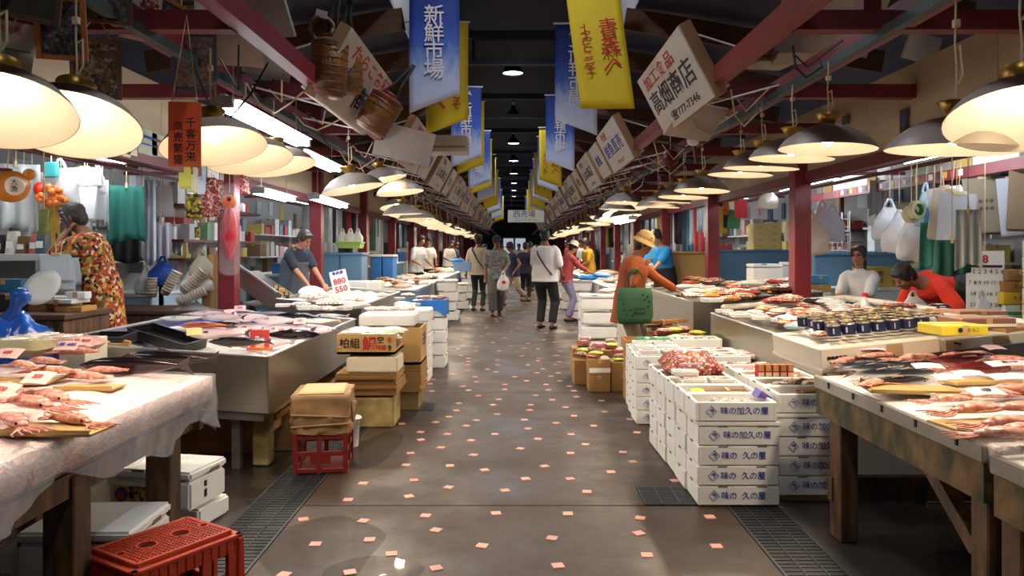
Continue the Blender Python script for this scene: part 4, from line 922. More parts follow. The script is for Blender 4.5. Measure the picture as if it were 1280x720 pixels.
for i, (px, py, w, rz, t) in enumerate(((1160, 481, .16, -.1, ''), (1212, 492, .16, .05, ''), (1232, 518, .17, .1, '1杯'), (1242, 455, .13, .2, ''), (1262, 478, .26, .1, '真いか'), (1185, 497, .14, .1, ''), (1090, 455, .15, -.2, ''), (1265, 497, .22, .0, ''))):
    card(r_on(px, py) + V((0, 0, .085)), f'pale pink price sheet, {ORD[i]} of eight on the squid table', w, .08, rz, .22, t, col='#dfbcc0', wm=M_inkk)
sheet('foam_board', 'white foam panel standing under the squid table', 'panel', 1112, 570, 4.35, .5, .34, M_foamw, 0, .1, 0, .03)
carton('white foam carton behind the panel under the squid table', (2.62, 4.6, 0), (.5, .4, .3), '#d9d6d0')

# ---------------------------------------------------------------- boxes and crates under and beside the left table
def big_foam(name_l, p, w, d, h, rz=0, lid=True, m=M_foamw):
    r = thing('foam_box', name_l, 'foam box', p, rz)
    MB().box((0, 0, h / 2 - .01), (w, d, h - .02), top=(1.0, 1.0)).build('box_body', m, r, bevel=.012, seg=2)
    if lid:
        b = MB().box((0, 0, h + .012), (w + .01, d + .01, .045)); b.build('lid', m, r, bevel=.012, seg=2)
        MB().box((-.06, -d / 2 - .006, h + .03), (.07, .006, .012)).box((w / 2 + .004, .05, h + .0), (.006, .08, .02)).build('lid_notch', mat('notch_dark', '#6b665c'), r)
    return r
big_foam('plain white foam box on the wet floor, carrying the lettered fish box', (-1.82, 4.16, 0), .44, .28, .12, -.2, False)
r = big_foam('white foam box with an orange fish label reading 鮮いわし, under the left table', (-1.84, 4.09, .121), .47, .32, .165, -.2)
b = MB().box((0, 0, 0), (.36, .002, .09)).build('label', mat('label_orange', '#d9a04c', .5), r, loc=(-.03, -.163, .068)); 
MB().lathe([(.0, 0), (.038, 0), (.038, .003), (.0, .003)], 20).build('round_emblem', mat('emblem_blue', '#2c4a78', .5), r, loc=(-.155, -.1655, .068)).rotation_euler = (R(90), 0, 0)
MB().ell((-.155, -.17, .062), (.022, .002, .02)).build('emblem_red', M_inkr, r)
text('鮮いわし', .058, M_inkk, r, (.0, -.167, .058), bold=.002, spacing=.95); text('釧路港特撰', .022, M_inkk, r, (-.06, -.167, .1), bold=.001); text('冷蔵\n鮮魚', .02, M_inkk, r, (.125, -.167, .075))
MB().box((.238, -.03, .11), (.002, .02, .03)).box((.238, -.03, .06), (.002, .02, .04)).build('side_stamp', M_inkk, r)
r = big_foam('white foam box with a dull grey lid in front of the lettered fish box', (-1.86, 3.43, 0), .47, .4, .225, .02)
MB().box((-.02, 0, .249), (.4, .33, .003)).build('lid_panel', mat('lid_shine', '#d4d2d4', .3), r)
q = thing('blue_bag_scrap', 'scrap of blue plastic on the floor behind the red crate', 'plastic scrap', (-1.72, 3.86, 0)); MB().ell((0, 0, .03), (.06, .05, .03)).ell((.04, .02, .025), (.05, .03, .025)).build('scrap', mat('blue_film', '#2f5fd0', .25, bump=.8, bscale=30), q, smooth=True)
big_foam('yellowed foam box deep under the left table', (-2.75, 3.5, 0), .5, .4, .28, .1, True, mat('foam_grey', '#b9b1a0', .6))
# red bottle crate upside down
r = thing('bottle_crate', 'bright red plastic bottle crate upside down with two finger holes, at the lower left', 'crate', (-1.43, 3.135, 0), R(-32))
W, D, H = .33, .46, .27
tp_ = MB(); nx, ny = 15, 22; hx, hy = W - .06, D - .06
holes = [(0, -.075, .034), (0, .075, .034), (0, -.185, .014), (0, .185, .014)]
def hole(x, y, e=.004): return any((x - a) ** 2 + ((y - b) * .9) ** 2 < (c + e) ** 2 for a, b, c in holes)
for i in range(nx + 1):
    x = -hx / 2 + hx * i / nx; seg = None
    for j in range(45):
        y = -hy / 2 + hy * (j + .5) / 45
        if not hole(x, y):
            if seg is None: seg = y - hy / 90
        elif seg is not None: tp_.box((x, (seg + y - hy / 90) / 2, H - .004), (.0055, y - hy / 90 - seg, .008)); seg = None
    if seg is not None: tp_.box((x, (seg + hy / 2) / 2, H - .004), (.0055, hy / 2 - seg, .008))
for j in range(ny + 1):
    y = -hy / 2 + hy * j / ny; seg = None
    for i in range(35):
        x = -hx / 2 + hx * (i + .5) / 35
        if not hole(x, y):
            if seg is None: seg = x - hx / 70
        elif seg is not None: tp_.box(((seg + x - hx / 70) / 2, y, H - .004), (x - hx / 70 - seg, .0055, .008)); seg = None
    if seg is not None: tp_.box(((seg + hx / 2) / 2, y, H - .004), (hx / 2 - seg, .0055, .008))
for a, b_, c in holes: tp_.lathe([(c + .004, H - .012), (c + .008, H + .001), (c + .001, H + .001), (c, H - .012)], 24, c=(a, b_ , 0), close=False)
tag(tp_.build('grid_top', M_crate, r), kind='stuff')
MB().box((0, 0, H - .02), (W - .05, D - .05, .002)).build('inside_shade', mat('crate_shade', '#4a130c', .7), r)  # added dark sheet gives the shade inside the crate as colour
fr = MB()
for s in (-1, 1): fr.box((s * (hx / 2 + .008), 0, H - .008), (.018, D - .04, .02)); fr.box((0, s * (hy / 2 + .008), H - .008), (W - .04, .018, .02))
for s in (-1, 1): fr.box((s * W / 2, 0, H - .025), (.03, D + .03, .016)); fr.box((0, s * D / 2, H - .025), (W + .03, .03, .016))
fr.build('rim', M_crate, r, bevel=.003)
wl = MB()
for s in (-1, 1):
    wl.box((s * W / 2, 0, H - .06), (.02, D, .06)); wl.box((0, s * D / 2, H - .06), (W, .02, .06)); wl.box((s * W / 2, 0, .02), (.024, D + .01, .04)); wl.box((0, s * D / 2, .02), (W + .01, .024, .04))
    for y in (-.43, -.16, .16, .43): wl.box((s * W / 2, y * D, H / 2 - .03), (.024, .045, H - .06))
    for x in (-.44, 0, .44): wl.box((x * W, s * D / 2, H / 2 - .03), (.04, .024, H - .06))
    for k in range(12): wl.box((s * (W / 2 + .012), -D / 2 + .02 + k * .038, H - .06), (.006, .006, .055))
wl.build('side_wall', M_crate, r, bevel=.003)
for x in (-1, 1):
    for y in (-1, 1): MB().box((x * (W / 2 + .004), y * (D / 2 + .004), H / 2 - .015), (.04, .04, H - .03), top=(.8, .8)).build('corner_post', M_crate, r, bevel=.006)

# brown paper parcel on a maroon crate
r = thing('bottle_crate', 'dull red open sided crate under the brown paper parcel', 'crate', (-1.28, 5.17, 0), .12); W, D, H = .32, .4, .255
for z in (.02, .13, .235):
    b = MB()
    for s in (-1, 1): b.box((s * W / 2, 0, z), (.016, D, .03)); b.box((0, s * D / 2, z), (W, .016, .03))
    b.build('rail', M_cratem, r, bevel=.003)
for x in (-1, -.05, 1):
    for y in (-1, 1): MB().box((x * W / 2, y * D / 2, H / 2), (.03, .024, H)).build('upright', M_cratem, r)
for x in (-1, 1): MB().box((x * W / 2, 0, H / 2), (.024, .03, H)).build('upright', M_cratem, r)
MB().box((0, 0, .008), (W - .03, D - .03, .012)).box((0, -D / 2, .09), (W * .4, .01, .05)).build('base', M_cratem, r)
r = thing('paper_parcel', 'large parcel wrapped in creased brown kraft paper on the dull red crate', 'parcel', (-1.28, 5.17, .256), .12)
def crumple(b, rr, amp):
    for i, v in enumerate(b.v): b.v[i] = v + V((rr.uniform(-1, 1), rr.uniform(-1, 1), rr.uniform(-1, 1))) * amp
b = MB(); Wp, Dp, Hp = .37, .42, .25
for s, ax in ((-1, 0), (1, 0), (-1, 1), (1, 1)):
    if ax == 0: b.grid(lambda u, v: (s * (Wp / 2 + .008 * math.sin(v * 9 + u * 4)), (u - .5) * Dp * s, v * Hp), 10, 8)
    else: b.grid(lambda u, v: (-(u - .5) * Wp * s, s * (Dp / 2 + .008 * math.sin(v * 11 + u * 5)), v * Hp), 10, 8)
b.grid(lambda u, v: ((u - .5) * Wp, (v - .5) * Dp, Hp + .012 * math.sin(3.1 * u) * math.sin(3.1 * v)), 10, 8); b.grid(lambda u, v: ((.5 - u) * Wp, (v - .5) * Dp, 0), 4, 4)
me = b.mesh('paper_body', M_kraft, smooth=False)
bmx = bmesh.new(); bmx.from_mesh(me); bmesh.ops.remove_doubles(bmx, verts=bmx.verts, dist=.012); rr = random.Random(2)
for v in bmx.verts:
    if v.co.z < Hp * .55: v.co += V((rr.uniform(-.02, .02), rr.uniform(-.02, .02), rr.uniform(-.008, .008)))
bmesh.ops.recalc_face_normals(bmx, faces=bmx.faces); bmx.to_mesh(me); bmx.free(); me.polygons.foreach_set('use_smooth', [True] * len(me.polygons)); O('paper_body', me, r)
MB().box((0, -.005, Hp + .012), (.3, .36, .012), top=(.9, .9)).build('pale_top_sheet', mat('kraft_pale', '#d1ac78', .7, noise=(6, .1)), r, bevel=.004)
tk = MB()
for k in range(7): tk.bar((Wp / 2 + .012, -.15 + .045 * k, .2 - .01 * k), (Wp / 2 + .014, -.1 + .04 * k, .03 + .012 * k), .02, .012, up=(1, 0, 0))
tk.bar((-Wp / 2, -Dp / 2 - .012, .13), (Wp / 2, -Dp / 2 - .012, .11), .012, .012).bar((-Wp / 2, -Dp / 2 - .01, .05), (Wp / 2, -Dp / 2 - .014, .07), .012, .012)
tk.build('paper_fold', M_kraft, r, smooth=True)
r = thing('plastic_bucket', 'slim white plastic bucket behind the brown paper parcel', 'bucket', (-1.215, 5.68, 0)); MB().lathe([(.06, 0), (.075, .2), (.08, .2), (.08, .215), (.07, .215), (.055, .01), (.0, .01)], 20, close=False).build('bucket_body', M_white, r, smooth=True); MB().lathe([(.08, .2), (.086, .207), (.08, .214)], 20, close=False).build('rim', M_white, r)

# tall mixed stack: old foam box, folded cardboard, foam box, printed wooden box
SX = -1.19
big_foam('yellow stained foam box at the foot of the folded cardboard stack', (SX, 6.42, 0), .42, .36, .265, 0, False, M_foamold)
for k in range(7):
    r = thing('folded_cardboard', f'flattened cardboard carton, {ORD[k]} from the bottom of the folded pile', 'cardboard', (SX - .02 + rnd(-.012, .012), 6.5 + rnd(-.01, .01), .262 + .026 * k), rnd(-.02, .02))
    MB().box((0, 0, .006), (.5, .5, .011)).build('sheet', M_card, r); MB().box((0, .0, .018), (.49, .495, .011)).build('sheet', M_card, r); MB().box((0, -.249, .012), (.49, .004, .018)).build('folded_edge', M_cardd, r)
big_foam('cream foam box between the folded cardboard and the printed box', (SX + .03, 6.42, .446), .42, .34, .15, 0, False, mat('foam_cream', '#ddd0b4', .6))
def printed_box(label, p, w, d, h, rz, sets):
    r = thing('printed_box', label, 'box', p, rz); b = MB().box((0, 0, .01), (w, d, .02)); t = .014
    for s in (-1, 1): b.box((s * (w / 2 - t / 2), 0, h / 2), (t, d, h)); b.box((0, s * (d / 2 - t / 2), h / 2), (w - 2 * t, t, h))
    b.build('box_body', mat('printed_board', '#c49a5e', .7, noise=(5, .15)), r)
    for t_, sz, m, x, z, bo in sets: text(t_, sz, m, r, (x, -d / 2 - .003, z), bold=bo)
    return r
r = printed_box('printed fish box with bold black and red lettering, on the cream foam box', (SX - .02, 6.5, .597), .47, .5, .165, 0, [('柏組', .085, M_inkk, -.13, .085, .001), ('鯛', .12, M_inkr, .03, .08, .0015), ('空', .06, M_inkk, .12, .115, .0008), ('特級', .045, M_inkr, .125, .055, .0004), ('⊛', .05, M_inkr, .195, .115, .0005), ('9', .06, M_inkk, .195, .05, .0015)])
for i, t_ in enumerate(('大', 'か')): text(t_, .085, M_inkr if i else M_inkk, r, (.238, -.12 + .13 * i, .08), (R(90), 0, R(90)), bold=.004)
MB().tube([(-.23, -.253, .06), (-.19, -.253, .06)], .001).build('staple', M_rim, r)
r = printed_box('second printed fish box farther along the aisle behind the first', (SX + .1, 7.12, .42), .5, .45, .33, 0, [])
text('三陸', .12, mat('violet_ink', '#4a3a78', .6), r, (.252, 0, .2), (R(90), 0, R(90)), bold=.004)
for k in range(8):
    q = thing('folded_cardboard', f'flattened cardboard carton, {ORD[k]} from the bottom of the pile under the second printed box', 'cardboard', (SX + .1 + rnd(-.01, .01), 7.15, .17 + .031 * k)); MB().box((0, 0, .006), (.5, .5, .012)).build('sheet', M_card, q); MB().box((0, 0, .021), (.5, .5, .012)).build('sheet', M_card, q)
carton('stained cardboard box under the far folded cardboard pile', (SX + .1, 7.15, 0), (.45, .44, .168), '#8c7448')
for i in range(9):
    x, y = -.14 + .14 * (i % 3), -.13 + .14 * (i // 3)
    (PK_CLEAR, PK_GLOSS, PK_CLEAR)[i % 3].put((SX + x, 6.5 + y, .69 + .03 * (i // 5)), rnd(-.7, .7), f'white ice pouch, {ORD[i]} heaped in the printed fish box', col=['#e9ece8', '#e2e0d2', '#d8e0c8'][i % 3], scale=1.0)
TP_SEA.put((SX - .15, 6.33, .74), .1, 'small food tray with yellow corner on the edge of the printed fish box')
big_foam('white foam box heaped with packs behind the printed fish box', (SX + .03, 7.15, .752), .5, .4, .13, 0, False)
for i in range(5): PK_SEA.put((SX - .12 + .08 * i, 7.1 + .05 * (i % 2), .885), rnd(-1, 1), f'small pink packet, {ORD[i]} on the white foam box behind the printed fish box', scale=.7)
for k, (x, y, w) in enumerate(((-1.1, 8.35, .34), (-1.02, 9.4, .34))):
    n_ = 6 if k == 0 else 4
    for j in range(n_):
        h = .8 / 6 if k == 0 else .155
        r = big_foam(f'white foam crate, {ORD[j]} from the floor of the {("tall stack after the printed boxes", "notched stack under the blue sheet")[k]}', (x + rnd(-.008, .008), y + .2, j * h + .002), w, .46, h - .004 + .018, 0, False)
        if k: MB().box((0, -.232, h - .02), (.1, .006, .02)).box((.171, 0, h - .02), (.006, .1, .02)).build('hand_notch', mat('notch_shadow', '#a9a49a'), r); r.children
        if k and j == 1: MB().box((-.02, -.233, .05), (.06, .004, .025)).build('black_mark', M_inkk, r)
r = thing('blue_sheet', 'bright blue plastic sheet wrapped round a tray on the notched foam stack', 'plastic sheet', (-1.04, 9.6, .63)); b = MB()
b.grid(lambda u, v: ((u - .5) * .4, (v - .5) * .52, .2 + .01 * math.sin(u * 13) * math.sin(v * 11)), 8, 8)
for s in (-1, 1):
    b.grid(lambda u, v: (s * (.2 + .012 * math.sin(u * 17) * v), (u - .5) * .52, .2 - v * (.17 + .05 * math.sin(u * 9))), 12, 4); b.grid(lambda u, v: ((u - .5) * .4, s * (.26 + .012 * math.sin(u * 15) * v), .2 - v * (.17 + .05 * math.sin(u * 8 + s))), 10, 4)
b.build('sheet', mat('blue_tarp', '#2b7fd6', .3, noise=(4, .35), bump=.6, bscale=14), r, smooth=True); MB().box((0, 0, .1), (.36, .48, .19)).build('wrapped_box', M_white, r)
for i in range(5): PK_RED.put((-1.15 + .06 * i, 9.5 + .08 * (i % 3), .84), rnd(-1, 1), f'red packet, {ORD[i]} on the bright blue sheet', scale=.7)

# ---------------------------------------------------------------- stainless troughs
def trough(label, x0, x1, y0, y1, z0, m, h, depth=.1, floor_m=M_icew, ice='x', wing=None):
    """sloping tub: rim height z0 + m x, walls h deep"""
    r = thing('steel_trough', label, 'trough')
    Z = lambda x: z0 + m * x
    def wall(p, q, name):
        (xa, ya), (xb, yb) = p, q
        b = MB(); vs = []
        n = V((yb - ya, -(xb - xa), 0)).normalized() * .006
        for sgn in (-1, 1):
            for (x, y) in (p, q): vs += [V((x, y, Z(x) - h)) + n * sgn, V((x, y, Z(x))) + n * sgn]
        b.add(vs, [(0, 1, 3, 2), (4, 6, 7, 5), (1, 5, 7, 3), (0, 2, 6, 4), (0, 4, 5, 1), (2, 3, 7, 6)])
        b.build(name, M_steel, r)
        MB().bar(V((xa, ya, Z(xa) + .004)), V((xb, yb, Z(xb) + .004)), .03, .014).build('rim', M_rim, r, bevel=.003)
    wall((x0, y0), (x1, y0), 'end_wall'); wall((x0, y1), (x1, y1), 'end_wall'); wall((x0, y0), (x0, y1), 'side_wall'); wall((x1, y0), (x1, y1), 'side_wall')
    MB().add([(x0, y0, Z(x0) - h), (x1, y0, Z(x1) - h), (x1, y1, Z(x1) - h), (x0, y1, Z(x0) - h)], [(0, 1, 2, 3), (3, 2, 1, 0)]).build('bottom', M_steel, r)
    for x in (x0 + (.24 if x1 > x0 else -.24), x1 - (.1 if x1 > x0 else -.1)):
        for y in (y0 + .12, y1 - .12): MB().box((x, y, (Z(x) - h) / 2), (.055, .055, Z(x) - h)).build('leg', mat('leg_steel', '#6d6a62', .5, .5, noise=(6, .3)), r)
    MB().bar((x0 * .98 + x1 * .02, y0 + .03, Z(x0) - h - .03), (x1, y0 + .03, Z(x1) - h - .03), .04, .05).build('cross_rail', MATS['leg_steel'], r)
    sg_ = 1 if x1 > x0 else -1
    b = MB(); 
    b.grid(lambda u, v: (x0 + sg_ * .012 + (x1 - x0 - sg_ * .024) * u, y0 + .012 + (y1 - y0 - .024) * v, Z(x0 + (x1 - x0) * u) - depth + .014 * math.sin(31 * u) * math.sin(27 * v)), 22, 24, thick=(0, 0, -.03))
    o = b.build('ice_bed', floor_m); tag(o, ice, 'ice', None, 'stuff')
    return r
trough('long sloping stainless trough of tuna and bonito on the left', -1.6, -3.05, 4.98, 7.7, .6444, -.066, .363, .1, M_icew, 'crushed ice in the steel trough of tuna')
T0 = .6444 - .085
def t_on(px, py): return on(px, py, T0, -.066)
fl_ = [(283, 414, F_DARK, .5, .1), (292, 424, F_PALE, .48, -.05), (258, 421, F_SAL, .45, .05), (335, 396, F_PALE, .55, -.2), (345, 407, F_PALE, .5, .1), (358, 426, F_PALE, .52, -.15), (372, 402, F_DARK, .6, -.35), (362, 432, F_DARK, .5, .1), (272, 432, F_PALE, .5, .1), (300, 436, F_DARK, .5, .0), (310, 403, F_PALE, .5, .25), (325, 388, F_PALE, .5, -.1), (300, 392, F_PALE, .45, .2), (395, 418, F_PALE, .5, -.3), (350, 390, F_PALE, .5, -.2), (380, 394, F_PALE, .5, .1), (400, 407, F_SAR, .42, .2), (265, 404, F_PALE, .42, .3), (242, 412, F_SAR, .4, .2), (235, 418, F_SAR, .42, .05), (228, 410, F_SAR, .4, .25), (330, 432, F_PALE, .5, .2), (415, 400, F_SAR, .4, -.2), (385, 428, F_PALE, .42, .2), (300, 412, F_PALE, .5, -.2), (318, 418, F_PALE, .5, .15), (278, 408, F_PALE, .46, -.15), (355, 398, F_PALE, .5, .2)]
for i, (px, py, P, Lg, rz) in enumerate(fl_):
    nm = {F_DARK: 'dark tuna', F_PALE: 'pale bellied bonito', F_SAL: 'orange pink salmon', F_SAR: 'silver mackerel'}[P]
    fish(P, t_on(px, py + 4), Lg * .92, rz + (3.14 if i % 4 == 3 else 0), f'{nm}, {ORD[i]} of the fish heaped in the left steel trough', roll=rnd(.7, 1.1) * (-1 if (P in (F_PALE, F_SAR)) != (i % 4 == 3) else 1), lift=.045 + .035 * (i % 3) + (.03 if P is F_DARK else 0))
for i, (px, py, rz, t, c) in enumerate(((300, 402, .3, '900', '#f1d4d4'), (375, 420, .1, '580', '#f0d0d0'), (393, 400, -.2, '700', '#f2dada'), (243, 437, .5, '', '#f2dc9a'), (272, 436, -.2, '', '#e9d8c8'), (300, 436, .1, '', '#f2e2dc'), (352, 434, .2, '600', '#f2d2d2'), (288, 408, .8, '', '#ecd8cf'))):
    card(t_on(px, py) + V((0, 0, .13)), f'pinkish price card with red figures, {ORD[i]} of eight in the left steel trough', .13, .09, rz, .7, t, col='#dcb8b4' if c != '#f2dc9a' else '#d8bc78')
for px, py, w, ti, lbl in ((118, 426, .4, 0, 'black shallow plastic tray lying in the near end of the left steel trough'), (203, 424, .5, .22, 'long black plastic tray tipped toward the fish in the left steel trough')):
    p = on(px, py, T0 + .05, -.066); r = thing('black_tray', lbl, 'tray', (p.x, p.y + .08, p.z), .05, None, rot=(.05, ti, -.25 if ti else .05)); b = MB().box((0, 0, -.03), (w, .26, .008))
    for s in (-1, 1): b.box((s * w / 2, 0, 0), (.008, .26, .07)); b.box((0, s * .13, 0), (w, .008, .07))
    b.build('tray_body', M_blackp, r, bevel=.002); rm = MB()
    for s in (-1, 1): rm.box((s * w / 2, 0, .035), (.016, .275, .006)); rm.box((0, s * .13, .035), (w + .01, .016, .006))
    rm.build('tray_rim', M_blackp, r)
r = thing('red_bracket', 'red arched plastic bracket standing at the near corner of the left steel trough', 'bracket', t_on(322, 440) + V((0, .05, .02)))
MB().box((-.053, 0, .047), (.034, .02, .094)).box((.053, 0, .047), (.034, .02, .094)).box((0, 0, .117), (.14, .021, .046)).build('arch', mat('bracket_red', '#d8483f', .45), r); MB().box((0, .0, .0), (.18, .06, .02)).build('foot', mat('bracket_orange', '#e0762f', .45), r)
r = thing('scrub_brush', 'dark bottle shaped brush with a cream band leaning in the trough corner', 'brush', at(70, 424, 5.15), 0, None, rot=(.2, -.5, 0)); MB().lathe([(.0, -.07), (.035, -.07), (.035, .02), (.018, .05), (.018, .08), (.0, .08)], 14).build('bottle', mat('dark_olive', '#2c281c', .3), r, smooth=True); MB().lathe([(.0355, -.03), (.0355, -.005)], 14, close=False).build('band', M_cord, r)
r = thing('cut_wood', 'pale offcut of wood on the near edge of the left steel trough', 'wood offcut', at(140, 431, 5.12)); MB().box((0, 0, 0), (.22, .03, .02), rot=(0, .05, .1)).build('strip', mat('pale_wood', '#b98a50'), r); MB().box((.1, 0, .012), (.04, .04, .03), rot=(0, .3, .2)).build('end_block', MATS['pale_wood'], r)
for i in range(6):
    q = thing('blue_sheet', f'blue plastic strip, {ORD[i]} along the back wall of the left steel trough', 'plastic sheet', (-2.9, 5.9 + .3 * i, .77)); MB().ell((0, 0, 0), (.09, .14, .035)).build('strip', mat('blue_film', '#2f5fd0'), q, smooth=True)
# under the trough
sheet('plywood_sheet', 'orange stained plywood sheet standing under the left steel trough', 'board', 262, 552, 5.5, .62, .42, mat('stained_ply', '#9a6a26', .6, noise=(3, .5), col2='#5a3a14'), 0, 0, 0, .02)
r = thing('stained_post', 'flaking yellowish box post under the corner of the left steel trough', 'post', (-1.7, 5.2, 0)); MB().box((0, 0, .19), (.11, .12, .38)).build('post', M_foamold, r, bevel=.01); MB().bar((.0, .08, .26), (.0, 1.2, .26), .05, .14).build('side_board', M_card, r); MB().bar((.06, .06, .3), (.06, 1.2, .3), .02, .04).build('ledge', M_cardd, r)
for k in range(4): carton(f'cardboard box, {ORD[k]} along the floor under the left steel trough', (-1.72, 5.75 + .48 * k, .0), (.3, .44, .3), '#9a7645')
# right trough with white pipe and goods
trough('long stainless trough of packets and cans on the right', 2.0, 3.42, 4.3, 7.8, .64, .08, .4, .035, M_steel, 'wet steel bed of the trough of cans')
r = thing('pipe_rail', 'white plastic pipe rail running round the back of the right steel trough', 'pipe')
MB().etube([(2.1, 7.7, .87), (3.3, 7.7, .965), (3.35, 7.65, .965), (3.35, 4.4, .965)], .03, None, 10).build('pipe', M_pipe, r, smooth=True)
for x, y in ((2.5, 7.7), (3.35, 6.9), (3.35, 5.4)): MB().lathe([(.036, -.02), (.036, .02)], 12, c=(0, 0, 0)).build('coupling', M_pipe, r, loc=(x, y, .64 + .08 * x + .07))
def q_on(px, py): return on(px, py, .64 + .03, .08)
def long_box(label, x0, x1, y0, y1, z, h):
    cx = (x0 + x1) / 2; sl = math.atan(.1)
    r = thing('long_foam_box', label, 'foam box', (cx, (y0 + y1) / 2, z), 0, None, rot=(0, -sl, 0)); w = x1 - x0; d = y1 - y0
    MB().box((0, 0, h / 2), (w, d, h)).build('box_body', mat('foam_beige', '#d6cbb8', .6, noise=(6, .08)), r, bevel=.008); MB().box((0, -.01, .006), (w + .02, d + .02, .024)).build('base_lid', MATS['foam_beige'], r, bevel=.006)
    MB().box((w * .12, -d / 2 - .001, h * .5), (.09, .002, h * .8)).build('tape_patch', mat('tape_old', '#b3946a', .5), r)
    return r
r = long_box('long beige foam box under the blue labelled cans', 1.68, 2.34, 4.2, 4.98, .81, .13)
text('青森県漁連\n水産加工', .022, M_inkk, r, (-.24, -.393, .06), bold=.001); MB().box((-.03, -.392, .085), (.045, .002, .016)).build('blue_tag', M_ink, r)
r = long_box('long beige foam box under the yellow carton, beside the one with cans', 2.36, 2.86, 4.2, 4.98, .865, .12); MB().box((-.18, -.392, .09), (.04, .002, .012), rot=(0, .3, 0)).build('blue_tag', M_ink, r)
n = 0
for row in range(5):
    for k in range(8 if row < 3 else 7):
        x = 1.80 + .083 * k + .03 * (row % 2); y = 4.32 + .1 * row - .0 * k
        if row >= 3: x -= .02
        CAN.put((x, y, .645 + .1 * x + .137 + .004 * row), (0, -math.atan(.1), rnd(-.4, .4)), f'dark blue labelled tin can, {ORD[k]} in the {ORD[row]} row on the foam box'); n += 1
for i in range(5): (PK_RED, PK_CLEAR)[i % 2].put((1.76 + .05 * (i % 3), 4.42 + .13 * i, .97 - .02), rnd(-1, 1), f'small packet, {ORD[i]} at the aisle end of the cans', scale=.6, col='#7fb0b8')
for i, (px, py, d, col, lbl) in enumerate(((1190, 417, (.24, .2, .05), '#d9c22e', 'flat yellow carton with a black seal on the long foam box'), (1220, 408, (.3, .2, .05), '#8a5a44', 'flat brown photo carton behind the yellow one'), (1185, 401, (.34, .24, .035), '#d9d2cc', 'flat white carton with red edges behind the cans'), (1215, 396, (.3, .2, .04), '#9a6a52', 'flat brown carton farther behind the yellow one'), (1130, 404, (.3, .2, .04), '#e2dcd6', 'flat whitish carton behind the last cans'))):
    p = on(px, py, .64 + .17 - .01 * i, .1); r = carton(lbl, p, d, col, .1, '#e9dfc8' if i in (1, 3) else None)
    if i == 0: MB().lathe([(.0, 0), (.012, 0), (.012, .003), (.0, .003)], 14).build('seal', M_inkk, r, loc=(-.03, -.103, .028), rot=(R(90), 0, 0)); text('たらこ', .022, M_inkk, r, (.04, -.104, .027))
r = carton('open brown cardboard box of foil packets at the right end of the long foam boxes', at(1266, 433, 4.35) - V((0, 0, .0)), (.3, .25, .12), '#a3763c', .15)
for i in range(3): PK_GLOSS.put(at(1246 + 10 * i, 414, 4.4), rnd(-.5, .5), f'silvery orange foil packet, {ORD[i]} in the open cardboard box', col='#c58a6a')
sheet('shade_strip', 'dark strip standing in for shade on the trough wall behind the squid table', 'board', 1215, 447, 4.12, 1.3, .1, mat('trough_wall_shade', '#2a2724', .3), 0, 0, -.11, .02)  # near wall of the right trough in shadow, painted as a dark strip
nm_ = ['dark dried kelp packet', 'clear packet of pale fish', 'red printed packet', 'white wrapped packet', 'orange packet', 'brown dried packet']; cl = ['#3b3338', '#d8d0c4', '#c33a35', '#dcdad6', '#d98a4a', '#7c5a3c']
n = 0
for (px0, px1, py0, py1, cnt, sc_) in ((975, 1060, 389, 408, 22, .85), (1060, 1180, 388, 400, 24, .7), (985, 1100, 405, 414, 14, .8), (940, 1000, 392, 402, 10, .8), (1010, 1050, 382, 390, 6, 1.1)):
    for i in range(cnt):
        k = random.choice((0, 1, 2, 3, 3, 4, 5)); p = q_on(rnd(px0, px1), rnd(py0, py1)); P = (PK_GLOSS, PK_CLEAR, PK_RED, PK_GLOSS, PK_GLOSS, PK_DRY)[k]
        P.put((p.x, p.y, p.z + .02 + rnd(0, .03)), rnd(-1.5, 1.5), f'{nm_[k]}, {ORD[n % 30]} {("by the pipe rail", "behind the cans", "beside the foam box")[n // 30] } in the right steel trough', scale=sc_, col=cl[k] if k not in (2, 5) else None); n += 1
r = thing('sauce_bottle', 'clear bottle with a red cap and red label standing among the packets', 'bottle', q_on(1081, 392)); MB().lathe([(.0, 0), (.032, 0), (.034, .06), (.03, .1), (.014, .13), (.014, .15), (.0, .15)], 16).build('bottle_body', mat('bottle_clear', '#d9d4d0', .15), r, smooth=True); MB().lathe([(.0, .145), (.022, .145), (.022, .175), (.0, .178)], 14).build('cap', mat('cap_red', '#c8202a', .35), r); MB().lathe([(.0352, .01), (.0352, .035)], 16, close=False).build('label', MATS['cap_red'], r)
for i in range(9): TP_SEA.put(on(905 + 9 * i, 392 + 2 * (i % 3) + i, .66, .08) + V((0, 0, .01)), rnd(-.4, .4), f'yellow and pink seafood tray, {ORD[i]} along the aisle edge of the right steel trough', scale=.9)

